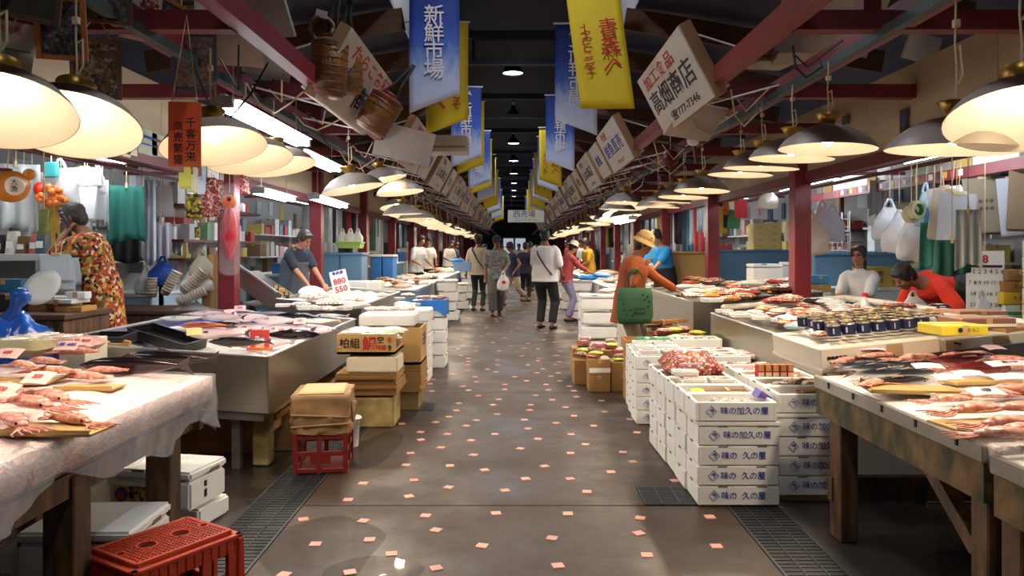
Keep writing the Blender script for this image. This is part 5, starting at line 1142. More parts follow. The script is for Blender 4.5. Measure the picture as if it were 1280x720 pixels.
# ---------------------------------------------------------------- people
def ik(a, t, l1, l2, hint):
    a, t = V(a), V(t); d = t - a; L = min(d.length, (l1 + l2) * .995); dn = d.normalized(); t = a + dn * L
    x = (l1 * l1 - l2 * l2 + L * L) / (2 * L); h = max(0, l1 * l1 - x * x) ** .5
    hv = V(hint); hv = hv - dn * hv.dot(dn); hv.normalize(); return a + dn * x + hv * h, t
def person(label, pos, yaw, H=1.66, lean=0., head=(0, 0), hands=None, hints=None, feet=((-.1, 0, 0), (.1, 0, 0)), top=None, bottom=None, hair=None, hat=None, skin=None, vox=.012, drop=0., wide=1., hairlong=0., apron=None, glasses=False, shoes=True, curl=.5, face=True):
    r = thing('person', label, 'person', pos, yaw); s = H / 1.7; skin = skin or M_skin; hair = hair or M_hair
    hip = V((0, 0, .92 * s - drop)); t = V((0, -math.sin(lean), math.cos(lean))); fw = V((0, -math.cos(lean), -math.sin(lean)))
    nb = hip + t * .53 * s; hm = Matrix.Rotation(head[0], 3, 'Z') @ Matrix.Rotation(head[1], 3, 'X')
    ndir = (t * .6 + hm @ V((0, -.25, .75))).normalized(); hc = nb + ndir * .172 * s + hm @ V((0, -.02 * s, 0))
    sh = {k: nb - t * .06 * s + V((k * .165 * s * wide, 0, 0)) for k in (-1, 1)}; ua, fa, th, sn = .28 * s, .25 * s, .43 * s, .43 * s
    hands = hands or {}; J = {}
    for k in (-1, 1):
        tg = V(hands.get(k, (k * .26 * s, -.02, hip.z - .02))); e, w = ik(sh[k], tg, ua, fa, (hints or {}).get(k, (k * .35, .6, -.4))); J[k] = (e, w)
    tor = [hip - t * .06 * s, hip + t * .06 * s, hip + t * .2 * s, hip + t * .36 * s, hip + t * .455 * s, hip + t * .5 * s, nb + t * .02 * s]
    tr = [(.15, .105), (.158, .11), (.138, .1), (.16, .112), (.158, .094), (.115, .078), (.056, .054)]; tr = [(a * s * wide, b * s * wide) for a, b in tr]
    b = MB(); b.etube(tor, tr, (1, 0, 0), 14); b.etube([nb - t * .03 * s, hc - hm @ V((0, -.01, .06)) * s], .052 * s, None, 10)
    def H3(x, y, z): return hc + hm @ (V((x, y, z)) * s)
    HM = hm
    b.ell(H3(0, .012, .03), (.076 * s, .094 * s, .088 * s), HM); b.ell(H3(0, -.012, -.03), (.066 * s, .078 * s, .085 * s), HM); b.ell(H3(0, -.035, -.085), (.038 * s, .042 * s, .032 * s), HM)
    b.etube([H3(0, -.088, .012), H3(0, -.105, -.022)], [.009 * s, .014 * s], None, 8)
    for k in (-1, 1): b.ell(H3(k * .076, .012, -.01), (.012 * s, .022 * s, .033 * s), HM); b.ell(H3(k * .036, -.074, -.025), (.022 * s, .018 * s, .02 * s), HM)
    hd = {}
    for k in (-1, 1):
        e, w = J[k]; b.etube([sh[k], sh[k].lerp(e, .5), e], [.047 * s, .042 * s, .037 * s], None, 10); b.etube([e, e.lerp(w, .3), w], [.038 * s, .036 * s, .025 * s], None, 10)
        d = (w - e).normalized(); n = d.cross(V((0, 0, 1))); n = n.normalized() if n.length > .2 else V((1, 0, 0)); n2 = n.cross(d).normalized()
        # n across the palm, n2 its back; the fingers curl away from n2
        pe = w + d * .085 * s; b.etube([w, w.lerp(pe, .5), pe], [(.025 * s, .018 * s), (.036 * s, .015 * s), (.036 * s, .013 * s)], n, 10)
        for q in range(4):
            o_ = pe + n * (-.028 + .0187 * q) * s; Lf = (.062, .072, .07, .054)[q] * s; m_ = o_ + (d * math.cos(curl * .5) - n2 * math.sin(curl * .5)) * Lf * .55; f_ = m_ + (d * math.cos(curl * 1.4) - n2 * math.sin(curl * 1.4)) * Lf * .5
            b.etube([o_ - d * .01, m_, f_], [.0095 * s, .0088 * s, .007 * s], None, 7)
        tb = w + d * .03 * s - n * .026 * s * k; b.etube([tb, tb + (d * .7 - n * .75 * k).normalized() * .035 * s, tb + (d * .95 - n * .45 * k - n2 * .2).normalized() * .062 * s], [.012 * s, .0105 * s, .008 * s], None, 7)
        hd[k] = w + d * .08 * s
    legs = {}
    for i, k in enumerate((-1, 1)):
        hp = hip + V((k * .085 * s * wide, 0, -.03)); fx, fy, fz = feet[i]; an = V((fx, fy, fz + .075 * s))
        kn, an = ik(hp, an, th, sn, (k * .08, -1, .1)); legs[k] = (hp, kn, an)
        b.etube([hp, hp.lerp(kn, .5), kn, kn.lerp(an, .3), an], [.088 * s, .07 * s, .054 * s, .055 * s, .036 * s], None, 10)
        b.etube([an - V((0, -.02, .035 * s)), an + V((0, -.13 * s, -.05 * s))], [(.032 * s, .03 * s), (.036 * s, .02 * s)], (1, 0, 0), 8)
    blob(b, 'body', skin, r, vox)
    if top:
        b = MB(); g = .017 * s + top.get('loose', 0)
        lo = top.get('low', 1)                       # how far below the waist the hem hangs
        pts = [hip - t * .06 * s * lo] + tor[1:6] + [nb - t * .0 * s]
        rr = [(x + g, y + g) for x, y in tr[:6]] + [(.072 * s, .068 * s)]
        if top.get('hem'):
            hz = top['hem'] * s; f0 = top.get('flare', 1.1); pts = [hip - V((0, 0, hz)), hip - V((0, 0, hz * .4))] + pts[1:]; rr = [((tr[0][0] + g) * f0, (tr[0][1] + g + .015) * f0), ((tr[0][0] + g) * (1 + f0) / 2, (tr[0][1] + g) * (1 + f0) / 2)] + rr[1:]
        b.etube(pts, rr, (1, 0, 0), 16, dome=False)
        sl = top.get('sleeve', .6)
        for k in (-1, 1):
            e, w = J[k]; gr = top.get('fat', 1.0)
            if sl <= 1: b.etube([sh[k] - V((k * .03 * s, 0, 0)), sh[k].lerp(e, .15), sh[k].lerp(e, sl * .6), sh[k].lerp(e, sl)], [.066 * s, .068 * s, .062 * s * gr, .062 * s * gr], None, 10)
            else:
                b.etube([sh[k] - V((k * .03 * s, 0, 0)), sh[k].lerp(e, .15), sh[k].lerp(e, .5), e, e.lerp(w, (sl - 1))], [.066 * s, .067 * s, .06 * s * gr, .052 * s * gr, .042 * s * gr], None, 10)
        if top.get('collar'): b.etube([nb - t * .03 * s, nb + ndir * .035 * s], .066 * s, None, 12, dome=False)
        blob(b, top.get('name', 'shirt'), top['m'], r, vox, 4)
    if bottom:
        b = MB(); ln = bottom.get('len', .95); g = bottom.get('loose', 0.)
        b.etube([hip + t * .07 * s, hip, hip - V((0, 0, .09 * s))], [(tr[1][0] + .01, tr[1][1] + .01), (tr[0][0] + .016, tr[0][1] + .018), (tr[0][0] * .95, tr[0][1] + .005)], (1, 0, 0), 14)
        for k in (-1, 1):
            hp, kn, an = legs[k]
            if ln > .5:
                q = (ln - .5) / .5; b.etube([hp, hp.lerp(kn, .5), kn, kn.lerp(an, q * .5), kn.lerp(an, q)], [.1 * s + g, .084 * s + g, .068 * s + g, .062 * s + g, .056 * s + g], None, 10, dome=False)
            else: b.etube([hp, hp.lerp(kn, ln)], [.1 * s, .085 * s], None, 10, dome=False)
        blob(b, bottom.get('name', 'trousers'), bottom['m'], r, vox, 4)
    if apron:
        b = MB(); a0, a1 = apron.get('span', (-.5, .4)); ps = [hip + (t if q > 0 else V((0, 0, 1))) * q * s for q in (a0, a0 * .4, .0, .2, a1)]
        b.etube(ps, [((tr[1][0] + .052) * w_, (tr[1][1] + .052) * w_) for w_ in (1.08, 1.04, 1, .95, apron.get('topw', .98))], (1, 0, 0), 14, dome=False); o = blob(b, 'apron', apron['m'], r, vox, 4)
        if apron.get('strap'): MB().tube([hip + t * a1 * s + V((-.1, 0, 0)) * s + fw * .12 * s, nb + V((-.09, 0, .02)) * s, hip + t * a1 * s + V((-.1, 0, 0)) * s - fw * .13 * s], .014 * s, 6).tube([hip + t * a1 * s + V((.1, 0, 0)) * s + fw * .12 * s, nb + V((.09, 0, .02)) * s, hip + t * a1 * s + V((.1, 0, 0)) * s - fw * .13 * s], .014 * s, 6).build('apron_strap', apron['m'], r)
    # hair
    b = MB(); b.ell(H3(0, .022, .042), (.086 * s, .1 * s, .09 * s), HM); b.ell(H3(0, .05, -.02), (.078 * s, .068 * s, .085 * s), HM); b.etube([H3(-.055, -.05, .075), H3(0, -.062, .085), H3(.055, -.05, .075)], .024 * s, None, 8)
    for k in (-1, 1): b.ell(H3(k * .066, .0, .02), (.022 * s, .06 * s, .06 * s), HM)
    if hairlong: b.ell(H3(0, .06, -.07 - hairlong * .3), (.08 * s, .055 * s, (.08 + hairlong) * s), HM)
    blob(b, 'hair', hair, r, vox * .9, 3)
    if face:
        for k in (-1, 1):
            MB().ell(H3(k * .032, -.083, .004), (.014 * s, .008 * s, .007 * s), HM, 8, 6).build('eye', M_eye, r, smooth=True)
            MB().bar(H3(k * .016, -.09, .026), H3(k * .05, -.08, .024), .008 * s, .005 * s).build('eyebrow', hair, r)
        MB().ell(H3(0, -.092, -.06), (.023 * s, .007 * s, .007 * s), HM, 10, 6).build('mouth', M_lip, r, smooth=True)
    if glasses:
        g = MB()
        for k in (-1, 1): g.tube([H3(k * .033 + .024 * math.cos(a * .7854), -.1, .002 + .019 * math.sin(a * .7854)) for a in range(9)], .0025 * s, 5); g.tube([H3(k * .056, -.098, .006), H3(k * .08, .0, .006)], .0025 * s, 5)
        g.tube([H3(-.01, -.102, .004), H3(.01, -.102, .004)], .0025 * s, 5).build('glasses', mat('glasses_red', '#7a2030', .3), r)
    if shoes:
        for k in (-1, 1):
            an = legs[k][2]; MB().etube([an + V((0, .045 * s, -.04 * s)), an + V((0, -.06 * s, -.045 * s)), an + V((0, -.15 * s, -.055 * s))], [(.042 * s, .036 * s), (.046 * s, .032 * s), (.042 * s, .02 * s)], (1, 0, 0), 10).build('shoe', M_black, r, smooth=True)
    if hat:
        T = lambda prof, m, nm: MB().lathe(prof, 28, close=False).build(nm, m, r, smooth=True, loc=H3(0, .012, .05), rot=(HM @ Matrix.Rotation(hat.get('tilt', .1), 3, 'X')).to_euler())
        if hat['k'] == 'cloche': T([(.0, .105 * s), (.045 * s, .1 * s), (.085 * s, .075 * s), (.1 * s, .03 * s), (.104 * s, .0), (.125 * s, -.03 * s), (.148 * s, -.05 * s), (.145 * s, -.054 * s), (.12 * s, -.037 * s), (.098 * s, -.005)], hat['m'], 'hat'); T([(.1035 * s, .03 * s), (.108 * s, .018 * s), (.1065 * s, .002 * s)], hat.get('band', hat['m']), 'hat_band')
        elif hat['k'] == 'cap':
            T([(.0, .1 * s), (.05 * s, .094 * s), (.09 * s, .06 * s), (.1 * s, .01 * s), (.097 * s, -.005 * s)], hat['m'], 'cap'); MB().ell(H3(0, -.11, .05), (.075 * s, .07 * s, .008 * s), HM).build('cap_peak', hat['m'], r, smooth=True)
        else: T([(.0, .1 * s), (.06 * s, .095 * s), (.092 * s, .06 * s), (.1 * s, .0), (.15 * s, -.012 * s), (.15 * s, -.018 * s), (.095 * s, -.01 * s)], hat['m'], 'hat')
    return r, {k: (Matrix.Translation(pos) @ Matrix.Rotation(yaw, 4, 'Z')) @ hd[k] for k in hd}, (Matrix.Translation(pos) @ Matrix.Rotation(yaw, 4, 'Z')), J
def cloth(n, c, **k): return mat('cloth_' + n, c, .85, noise=k.pop('noise', (9, .12)), bump=.35, bscale=14, **k)
def plastic_carrier(label, p, w, h, col='#e8e8e4', yaw=0., name='plastic_bag', m=None, cat='bag', up=None, print_=None):
    """thin carrier bag hanging from its two handles; p = where it hangs"""
    r = thing(name, label, cat, p, yaw)
    b = MB(); b.grid(lambda u, v: ((w / 2) * (.35 + .65 * min(1, v * 2.2)) * math.cos(2 * math.pi * u) * (1 + .06 * math.sin(9 * u * 2 + v * 7)), (w * .24) * (.25 + .75 * min(1, v * 1.6)) * math.sin(2 * math.pi * u) * (1 + .1 * math.sin(6.283 * u * 5 + v * 9)) * (1 if v < .9 else .8), -h * .22 - v * h * .78 * (1 - .04 * math.cos(6.283 * u * 2))), 24, 8)
    b.f.append(tuple(i * 9 + 8 for i in range(24))); b.m.append(0)
    o = b.build('bag_body', m or M_bagt, r, smooth=True); o.color = (*rgb(col), 1)
    hb = MB()
    for k in (-1, 1): hb.grid(lambda u, v: (k * w * (.02 + .13 * math.sin(1.57 * u)) + (v - .5) * .03, .01 * math.sin(3 * u), -u * h * .3), 5, 1, thick=(0, .002, 0))
    o = hb.build('handle', m or M_bagt, r, smooth=True); o.color = (*rgb(col), 1)
    if up: MB().tube([(0, 0, 0), (0, 0, up)], .003, 5).build('string', M_cord, r)
    if print_: MB().ell((0, -w * .25, -h * .6), (w * .18, .004, h * .09)).build('red_print', print_, r)
    return r
PLAT = {}
def platform(x, y, w, d, h): struct('stall_platform', MB().box((x, y, h / 2), (w, d, h)), M_wetwood)
cells_mat('plaid', ['#76746e', '#6a6964', '#8a8880', '#55544f'], 22, .9, 0, 0, (.6, .6, 3.2), 'CHEBYCHEV')
M_floral = cells_mat('floral', ['#a93a22', '#c79a34', '#241c1a', '#5d6a2e', '#c2502a', '#e0cfae', '#8a2a1e', '#d9a24a'], 42, .85, .6)
# woman on the telephone
platform(-3.6, 6.3, 1.0, 1.6, .2)
pw, hw, Mw, Jw = person('short haired woman in a bold floral dress, on the telephone behind the tuna trough', (-3.36, 6.3, .2), R(-82), 1.64, .3, (-.1, .35), {1: (.1, -.27, 1.37), -1: (-.14, -.5, .92)}, {1: (.5, -.3, -.9), -1: (-.5, .4, -.6)}, ((-.1, 0, 0), (.1, .05, 0)),
     dict(m=M_floral, sleeve=.66, hem=.42, flare=1.12, name='dress', loose=.016, fat=1.15), dict(m=cloth('dark', '#2a2628')), M_hairg, None, M_skin2, .0095, wide=1.06)
r = thing('telephone_handset', 'dark grey telephone handset held to the ear of the woman in the floral dress', 'telephone', hw[1] + V((.0, -.02, .02)), R(-82), None, rot=(.2, .35, R(-82))); MB().etube([(0, -.02, -.09), (0, .0, 0), (0, -.02, .09)], [(.022, .018), (.018, .014), (.024, .02)], (1, 0, 0), 10).build('handset_body', mat('phone_grey', '#35353c', .35), r, smooth=True); MB().tube([(0, -.02, -.1), (-.03, -.05, -.2), (-.1, -.02, -.35)], .004, 5).build('cable', M_black, r)
# woman in the apron behind the second trough
platform(-2.85, 9.6, .7, 1.2, .12)
person('dark haired woman in navy top and grey apron working at the second left trough', (-2.78, 9.6, .12), R(58), 1.58, .22, (.1, .55), {-1: (-.12, -.42, .9), 1: (.1, -.45, .9)}, None, ((-.1, 0, 0), (.1, 0, 0)), dict(m=cloth('navy', '#27303f'), sleeve=.75, loose=.01, collar=True), dict(m=cloth('dark', '#2a2628')), M_hairb, None, None, .0105, apron=dict(m=cloth('slate', '#585d66'), span=(-.45, .38), strap=True), wide=1.05)
r = thing('cloth_bundle', 'white cloth bundle under the hands of the woman in the grey apron', 'cloth', (-2.42, 9.15, .87)); MB().ell((0, 0, .06), (.16, .12, .09)).ell((.1, -.03, .03), (.1, .09, .06)).build('cloth', M_tcloth, r, smooth=True)
# woman in orange with the green bag
wo, ho, Mo, Jo = person('woman in a rust orange jacket and straw coloured hat reaching over the dried food', (1.22, 8.3, 0), R(74), 1.62, .2, (.05, .28), {-1: (-.2, -.2, 1.27), 1: (.16, -.62, .93)}, {-1: (-.5, .35, -.9), 1: (.3, .3, -.6)}, ((-.1, .03, 0), (.1, -.06, 0)),
     dict(m=cloth('rust', '#96450f', noise=(7, .16)), sleeve=1.88, hem=.22, flare=1.14, name='jacket', loose=.022, fat=1.12, collar=True), dict(m=cloth('khaki', '#7a6f5c'), loose=.012), M_hair, dict(k='cloche', m=cloth('straw', '#b99860'), band=cloth('straw_band', '#a5844e'), tilt=.18), M_skin2, .0095, wide=1.14)
el = Mo @ Jo[-1][0].lerp(Jo[-1][1], .12)
r = thing('tote_bag', 'large green tote bag with black spots hanging from the arm of the woman in orange', 'bag', (el.x, el.y - .04, el.z + .15), R(8)); Mg = cloth('green_bag', '#2f5a3a')
MB().etube([(0, 0, -.57), (0, 0, -.5), (0, 0, -.3), (0, 0, -.2)], [(.17, .07), (.195, .085), (.19, .075), (.175, .05)], (1, 0, 0), 16, dome=False).build('bag_body', Mg, r, smooth=True)
for y in (-.045, .045): MB().grid(lambda u, v: (-.1 + .2 * u, y * (1 - .6 * math.sin(3.14 * u)), -.22 + .19 * math.sin(3.14159 * u) ** .6 + (v - .5) * .0), 12, 1, thick=(0, .004, .03)).build('handle', Mg, r, smooth=True)
sp = [(.11, -.29), (.13, -.34), (.08, -.32), (.12, -.39), (.06, -.27), (-.13, -.42), (-.11, -.47), (-.07, -.42), (-.14, -.36), (-.05, -.48)]
for x, z in sp: MB().ell((x, -.078 * (1 - (x / .25) ** 2) - .008, z), (.013, .004, .012)).build('black_spot', M_inkk, r)
text('Green\nMarket', .045, M_inkk, r, (.02, -.094, -.43), bold=.001)
# red shirted man bending, seated woman
platform(4.25, 7.0, .9, 1.2, .12)
person('clerk in a red shirt, dark apron and blue trousers bending low over the trough', (4.12, 6.95, .12), R(-80), 1.66, 1.3, (0, .75), {1: (.28, -.62, .78), -1: (-.2, -.66, .78)}, {1: (.5, .3, -.6), -1: (-.5, .3, -.6)}, ((-.12, 0, 0), (.12, .05, 0)), dict(m=cloth('red', '#d8331c'), sleeve=.85, loose=.02, fat=1.2), dict(m=cloth('royal', '#1f2fa8'), loose=.02), M_hair, None, M_skin2, .0105, apron=dict(m=cloth('charcoal', '#33352f'), span=(-.2, .34), topw=1.04), wide=1.1)
r = thing('stool', 'low stool under the seated woman in white behind the right trough', 'stool', (3.9, 8.62, 0)); MB().box((0, 0, .66), (.34, .34, .05)).build('seat', M_wetwood, r)
for x in (-1, 1):
    for y in (-1, 1): MB().box((x * .13, y * .13, .32), (.04, .04, .64)).build('leg', M_wetwood, r)
person('seated woman in a white hooded top and glasses behind the right trough', (3.9, 8.62, -.16), R(-42), 1.62, .12, (.0, -.05), {1: (.1, -.42, .98), -1: (-.12, -.42, .98)}, {1: (.6, .3, -.6), -1: (-.6, .3, -.6)}, ((-.12, -.42, .3), (.12, -.42, .3)), dict(m=cloth('white', '#d9d8d6'), sleeve=.95, loose=.012, fat=1.02, collar=True), dict(m=cloth('dark', '#2a2628')), M_hairb, None, None, .0105, hairlong=.07, glasses=True)
# passers-by in the aisle
person('man in a dark cap and grey plaid shirt walking toward the camera', (-.4, 16.9, 0), R(8), 1.7, .04, (.1, .05), {-1: (-.25, -.05, .86), 1: (.18, -.3, 1.06)}, None, ((-.1, -.18, 0), (.09, .2, .0)), dict(m=MATS['plaid'], sleeve=.85, loose=.02, hem=.12, collar=True, fat=1.15), dict(m=cloth('greyt', '#57524e'), loose=.03), M_hair, dict(k='cap', m=cloth('capnavy', '#20222a')), M_skin2, .013, wide=1.16)
plastic_carrier('white carrier bag with red print held by the man in plaid', (-.24, 16.56, 1.0), .26, .42, '#efe9e6', .2, print_=M_inkr)
w2, h2, M2, J2 = person('man in a white short sleeved shirt and black trousers seen from behind, bag strap across', (.56, 14.05, 0), R(152), 1.79, .0, (.45, .1), {-1: (-.27, -.15, 1.0), 1: (.24, -.3, 1.02)}, None, ((-.14, 0, 0), (.14, -.08, 0)), dict(m=cloth('whites', '#cfc8c6', noise=(5, .1)), sleeve=.95, loose=.03, hem=.1, flare=1.05, collar=True, fat=1.25), dict(m=cloth('blackt', '#17181c'), loose=.018), M_hair, None, M_skin2, .0125, wide=1.27)
MB().etube([(-.2, .14, 1.0), (-.1, .205, 1.15), (.05, .2, 1.36), (.13, .09, 1.53), (.12, -.12, 1.46), (-.08, -.22, 1.2), (-.2, -.1, 1.0)], .016, None, 6).build('bag_strap', M_black, w2)
person('woman in a navy vest and beige cropped trousers striding, dark hat on', (-.02, 19.9, 0), R(-62), 1.6, .08, (.0, .2), {-1: (-.28, .12, .95), 1: (.25, -.1, .9)}, None, ((-.08, -.25, 0), (.08, .38, .1)), dict(m=cloth('navyv', '#22264f'), sleeve=.25, loose=.02, hem=.12), dict(m=cloth('beige', '#a79c88'), len=.8, loose=.012), M_hair, dict(k='brim', m=cloth('capnavy', '#20222a')), M_skin2, .014)
person('person in dark blue carrying a cream handbag behind the woman in the navy vest', (.3, 21.5, 0), R(160), 1.62, .0, (.0, .0), {-1: (-.27, -.02, .9), 1: (.27, -.1, .9)}, None, ((-.1, 0, 0), (.1, 0, 0)), dict(m=cloth('darkblue', '#1c2133'), sleeve=.9, loose=.02, hem=.1), dict(m=cloth('blackt', '#17181c')), M_hair, None, None, .016, face=False)
r = thing('handbag', 'cream handbag hanging from the hand of the person in dark blue', 'bag', (.06, 21.4, .62)); MB().box((0, 0, .0), (.24, .1, .22), top=(.8, .9)).build('bag_body', M_cream, r, bevel=.02); MB().tube([(-.07, 0, .1), (-.05, 0, .22), (.05, 0, .22), (.07, 0, .1)], .01).build('handle', M_cream, r)
w4, h4, M4, J4 = person('man in a beige shirt with a black shoulder strap, seen from behind', (-.86, 18.2, 0), R(165), 1.76, .0, (.3, .0), {-1: (-.27, 0, .88), 1: (.3, -.02, .88)}, None, ((-.1, 0, 0), (.1, .05, 0)), dict(m=cloth('beiges', '#a8998a'), sleeve=.85, loose=.025, hem=.1, fat=1.2), dict(m=cloth('pine', '#24362f')), M_hairg, dict(k='cap', m=cloth('olive', '#5f5c38')), M_skin2, .014, wide=1.08)
MB().etube([(-.2, .14, 1.0), (-.05, .205, 1.2), (.11, .15, 1.46), (.12, -.05, 1.53), (-.1, -.2, 1.15)], .016, None, 6).build('bag_strap', M_black, w4)
plastic_carrier('white carrier bag hanging from the hand of the man in the beige shirt', (-.58, 18.1, .86), .2, .45, '#dfe4dd', .3)
person('person in a white sun hat and lavender clothes beside the man in the white shirt', (1.05, 15.6, 0), R(100), 1.6, .15, (.0, .3), {-1: (-.15, -.45, 1.0), 1: (.15, -.5, .98)}, None, ((-.1, 0, 0), (.1, -.1, 0)), dict(m=cloth('pinkred', '#b2484a'), sleeve=1.6, loose=.015, hem=.1), dict(m=cloth('lavender', '#8d86a6'), loose=.01), M_hair, dict(k='brim', m=cloth('whitehat', '#e2dccb')), None, .014)
platform(2.5, 12.0, .8, .9, .1)
person('clerk in a bright blue T-shirt behind the woman in orange, serving', (2.36, 12.0, .1), R(-58), 1.66, .2, (.0, .4), {1: (.12, -.45, .98), -1: (-.25, -.4, .92)}, None, ((-.1, 0, 0), (.1, 0, 0)), dict(m=cloth('cyan', '#1f86c9'), sleeve=.7, loose=.02, fat=1.2), dict(m=cloth('blackt', '#17181c')), M_hair, None, None, .0125, apron=dict(m=cloth('blacka', '#1a1b1f'), span=(-.4, .12)))
fp = [(-2.35, 18.36, 60, '#c9d2d6', 'clerk in pale blue white leaning over the far left stall'), (-2.5, 21.86, 20, '#e2e2dc', 'clerk in white among the far left stalls'), (-2.2, 25.36, 50, '#d6d2c8', 'clerk in cream farther along the left stalls'), (-2.3, 28.86, 60, '#3a4a5c', 'clerk in dark blue far down the left stalls'), (1.8, 18.3, -80, '#c79a2c', 'clerk in a mustard yellow apron bending over the third right counter'), (2.2, 21.86, -60, '#23252b', 'dark haired clerk in black behind the mustard apron'), (2.3, 25.36, -60, '#b9c2c6', 'clerk in pale grey far along the right stalls'), (2.1, 28.86, -60, '#a33a34', 'clerk in red far along the right stalls'), (.55, 27, 175, '#7c5a40', 'shopper in brown walking away far down the aisle'), (-.5, 30, 10, '#4a5568', 'shopper in slate blue far down the aisle'), (.2, 34, 0, '#a8a39a', 'shopper in pale grey far down the aisle'), (.85, 24, 140, '#c9c2b4', 'shopper in cream beyond the lavender clothes'), (-.95, 25, 200, '#2c3038', 'shopper in black beyond the man in the beige shirt')]
for x, y, yw, c, lbl in fp:
    person(lbl, (x, y, .1 if abs(x) > 1.5 else 0), R(yw), rnd(1.56, 1.7), .15 if abs(x) > 1.5 else .02, (0, .2), {-1: (-.2, -.3, .98), 1: (.2, -.32, .96)} if abs(x) > 1.5 else None, None, ((-.1, .1, 0), (.1, -.1, 0)), dict(m=cloth('far' + c[1:], c), sleeve=.8, loose=.02, hem=.1), dict(m=cloth('blackt', '#17181c')), M_hair, None, M_skin2, .018, face=False, wide=1.1)

# ---------------------------------------------------------------- stall fittings, hanging goods, far stalls
def rail_at(px, X): return X * F / (px - CX)
for s in (-1, 1):
    for x in (3.3, 3.62): struct('beam', MB().box((s * x, 24, 2.2), (.03, 50, .03)), M_redd)
    struct('beam', MB().box((s * 3.75, 26, 2.66), (.06, 56, .06)), M_redd)
    for k in range(0, 15): struct('beam', MB().box((s * 3.5, bay_y(k), 2.23), (1.0, .05, .03)), M_redd)
def drape(label, px, py, w, h, X, col, Zr=2.19, yaw=.4, folds=3, taper=.9, name='hanging_cloth', cat='cloth', m=None, amp=.03, gather=1.):
    """cloth pegged to a stall rail: top at pixel height py"""
    Y = rail_at(px, X); z = HC - (py - CY) * Y / F
    r = thing(name, label, cat, (X, Y, z), yaw if X < 0 else -yaw); ph = rnd(0, 6)
    def fn(u, v):
        g = gather + (1 - gather) * min(1, v * 2)
        ww = w * (taper + (1 - taper) * v) * g
        return ((u - .5) * ww, amp * math.sin(u * folds * 6.283 + ph) * (.3 + v) + .02 * v * math.sin(4 * v + ph), -h * v * (1 - .06 * math.sin(5 * u + ph)))
    o = MB().grid(fn, 14, 8, thick=(0, .004, 0)).build('cloth', m or M_tcloth, r, smooth=True); o.color = (*rgb(col), 1)
    MB().box((0, 0, .0), (.02, .025, .05)).tube([(0, 0, .02), (0, 0, max(.03, Zr - z))], .004, 5).build('peg', M_cord, r)
    return r
def hang_bag(label, px, py, w, h, X, col, m=None, name='hanging_bag', Zr=2.19, print_=None):
    Y = rail_at(px, X); z = HC - (py - CY) * Y / F
    return plastic_carrier(label, (X, Y, z), w, h, col, rnd(-.6, .6), name, m, up=max(.02, Zr - z), print_=print_)
def pad(label, px, py, w, h, X, col, d=.03, Zr=2.19, yaw=.4, name='hanging_sheets', words=None, wm=None, cat='paper'):
    Y = rail_at(px, X); z = HC - (py - CY) * Y / F; r = thing(name, label, cat, (X, Y, z), yaw if X < 0 else -yaw, None, rot=(rnd(-.05, .1), rnd(-.12, .12), yaw if X < 0 else -yaw))
    for k in range(3): o = MB().box((.006 * (k - 1), -d / 2 + d * k / 2.5, -h / 2 - .01 * k), (w, d * .3, h)).build('sheet', M_tpaper, r); o.color = (*(x * (1 - .05 * k) for x in rgb(col)), 1)
    MB().tube([(0, 0, -.01), (0, 0, max(.03, Zr - z))], .004, 5).box((0, -.01, 0), (w * .3, .03, .025)).build('clip', M_cord, r)
    if words: text(words, w * .2, wm or M_inkk, r, (0, -d / 2 - d * .2, -h / 2))
    return r
XL = -4.2; XM = -3.9
for x in (3.9, 4.2): struct('beam', MB().box((-x, 6.4, 2.3), (.03, 3.2, .03)), M_redd)
for y in (4.85, 7.95): struct('beam', MB().box((-3.6, y, 2.32), (1.3, .05, .03)), M_redd)
# --- left stall of the woman on the telephone
for a in ((20, 205, .34, .5, XL, '#b9bdb8', 'clear plastic sheet hanging over the orange gourd ornament'), (40, 215, .3, .5, XL, '#9a8a82', 'brownish paper sack hanging behind the red flower bag'), (171, 203, .13, .6, XM, '#dfe3e8', 'long white curved paper hanging beside the teal apron'), (158, 232, .3, .48, XM + .1, '#2c7466', 'teal rubber apron hanging behind the woman on the telephone'), (160, 282, .3, .34, XL, '#3a3c3a', 'black lining hanging below the teal apron'), (185, 225, .14, .75, XM, '#cfd5de', 'long white coat hanging by its shoulder beside the teal apron'), (196, 226, .14, .7, XL, '#b9c2d2', 'pale blue coat hanging behind the white one'), (201, 278, .2, .36, XM, '#d9d6e2', 'white cloth with violet print under the document folder'), (218, 280, .15, .3, XM, '#c5c6c6', 'grey translucent cloth beside the violet printed one'), (128, 225, .1, .4, XM, '#dfe6ee', 'narrow white plastic strip hanging above the short haired woman'), (100, 262, .2, .4, XL, '#c9d0d8', 'white plastic sheet hanging above the short haired woman')):
    drape(a[6], a[0], a[1], a[2] * 1.15, a[3] * 1.15, a[4], a[5], 2.3)
for a in ((74, 198, .3, .34, XM, '#dcdcde', 'white shiny bag hanging beside the red flower bundle'), (100, 196, .2, .3, XL, '#cfc8bc', 'cream bag hanging at the top beside the white shiny bag'), (30, 255, .2, .3, XL, '#d5d7d4', 'white bag hanging below the orange gourd'), (246, 288, .22, .25, XM, '#d8d9d6', 'small white bag hanging under the purple packet'), (232, 345, .2, .24, XL, '#e2e3e2', 'round white bag at the counter under the hanging cloths'), (270, 280, .24, .28, XL, '#dcd8cf', 'cream carrier bag hanging behind the red windsock'), (121, 205, .16, .24, XM, '#e3e6e2', 'small clear bag pegged above the pink paper'), (139, 235, .16, .28, XL, '#b7a2ac', 'pinkish bag hanging beside the curved white paper')):
    hang_bag(a[6], a[0], a[1], a[2] * 1.15, a[3] * 1.15, a[4], a[5], Zr=2.3)
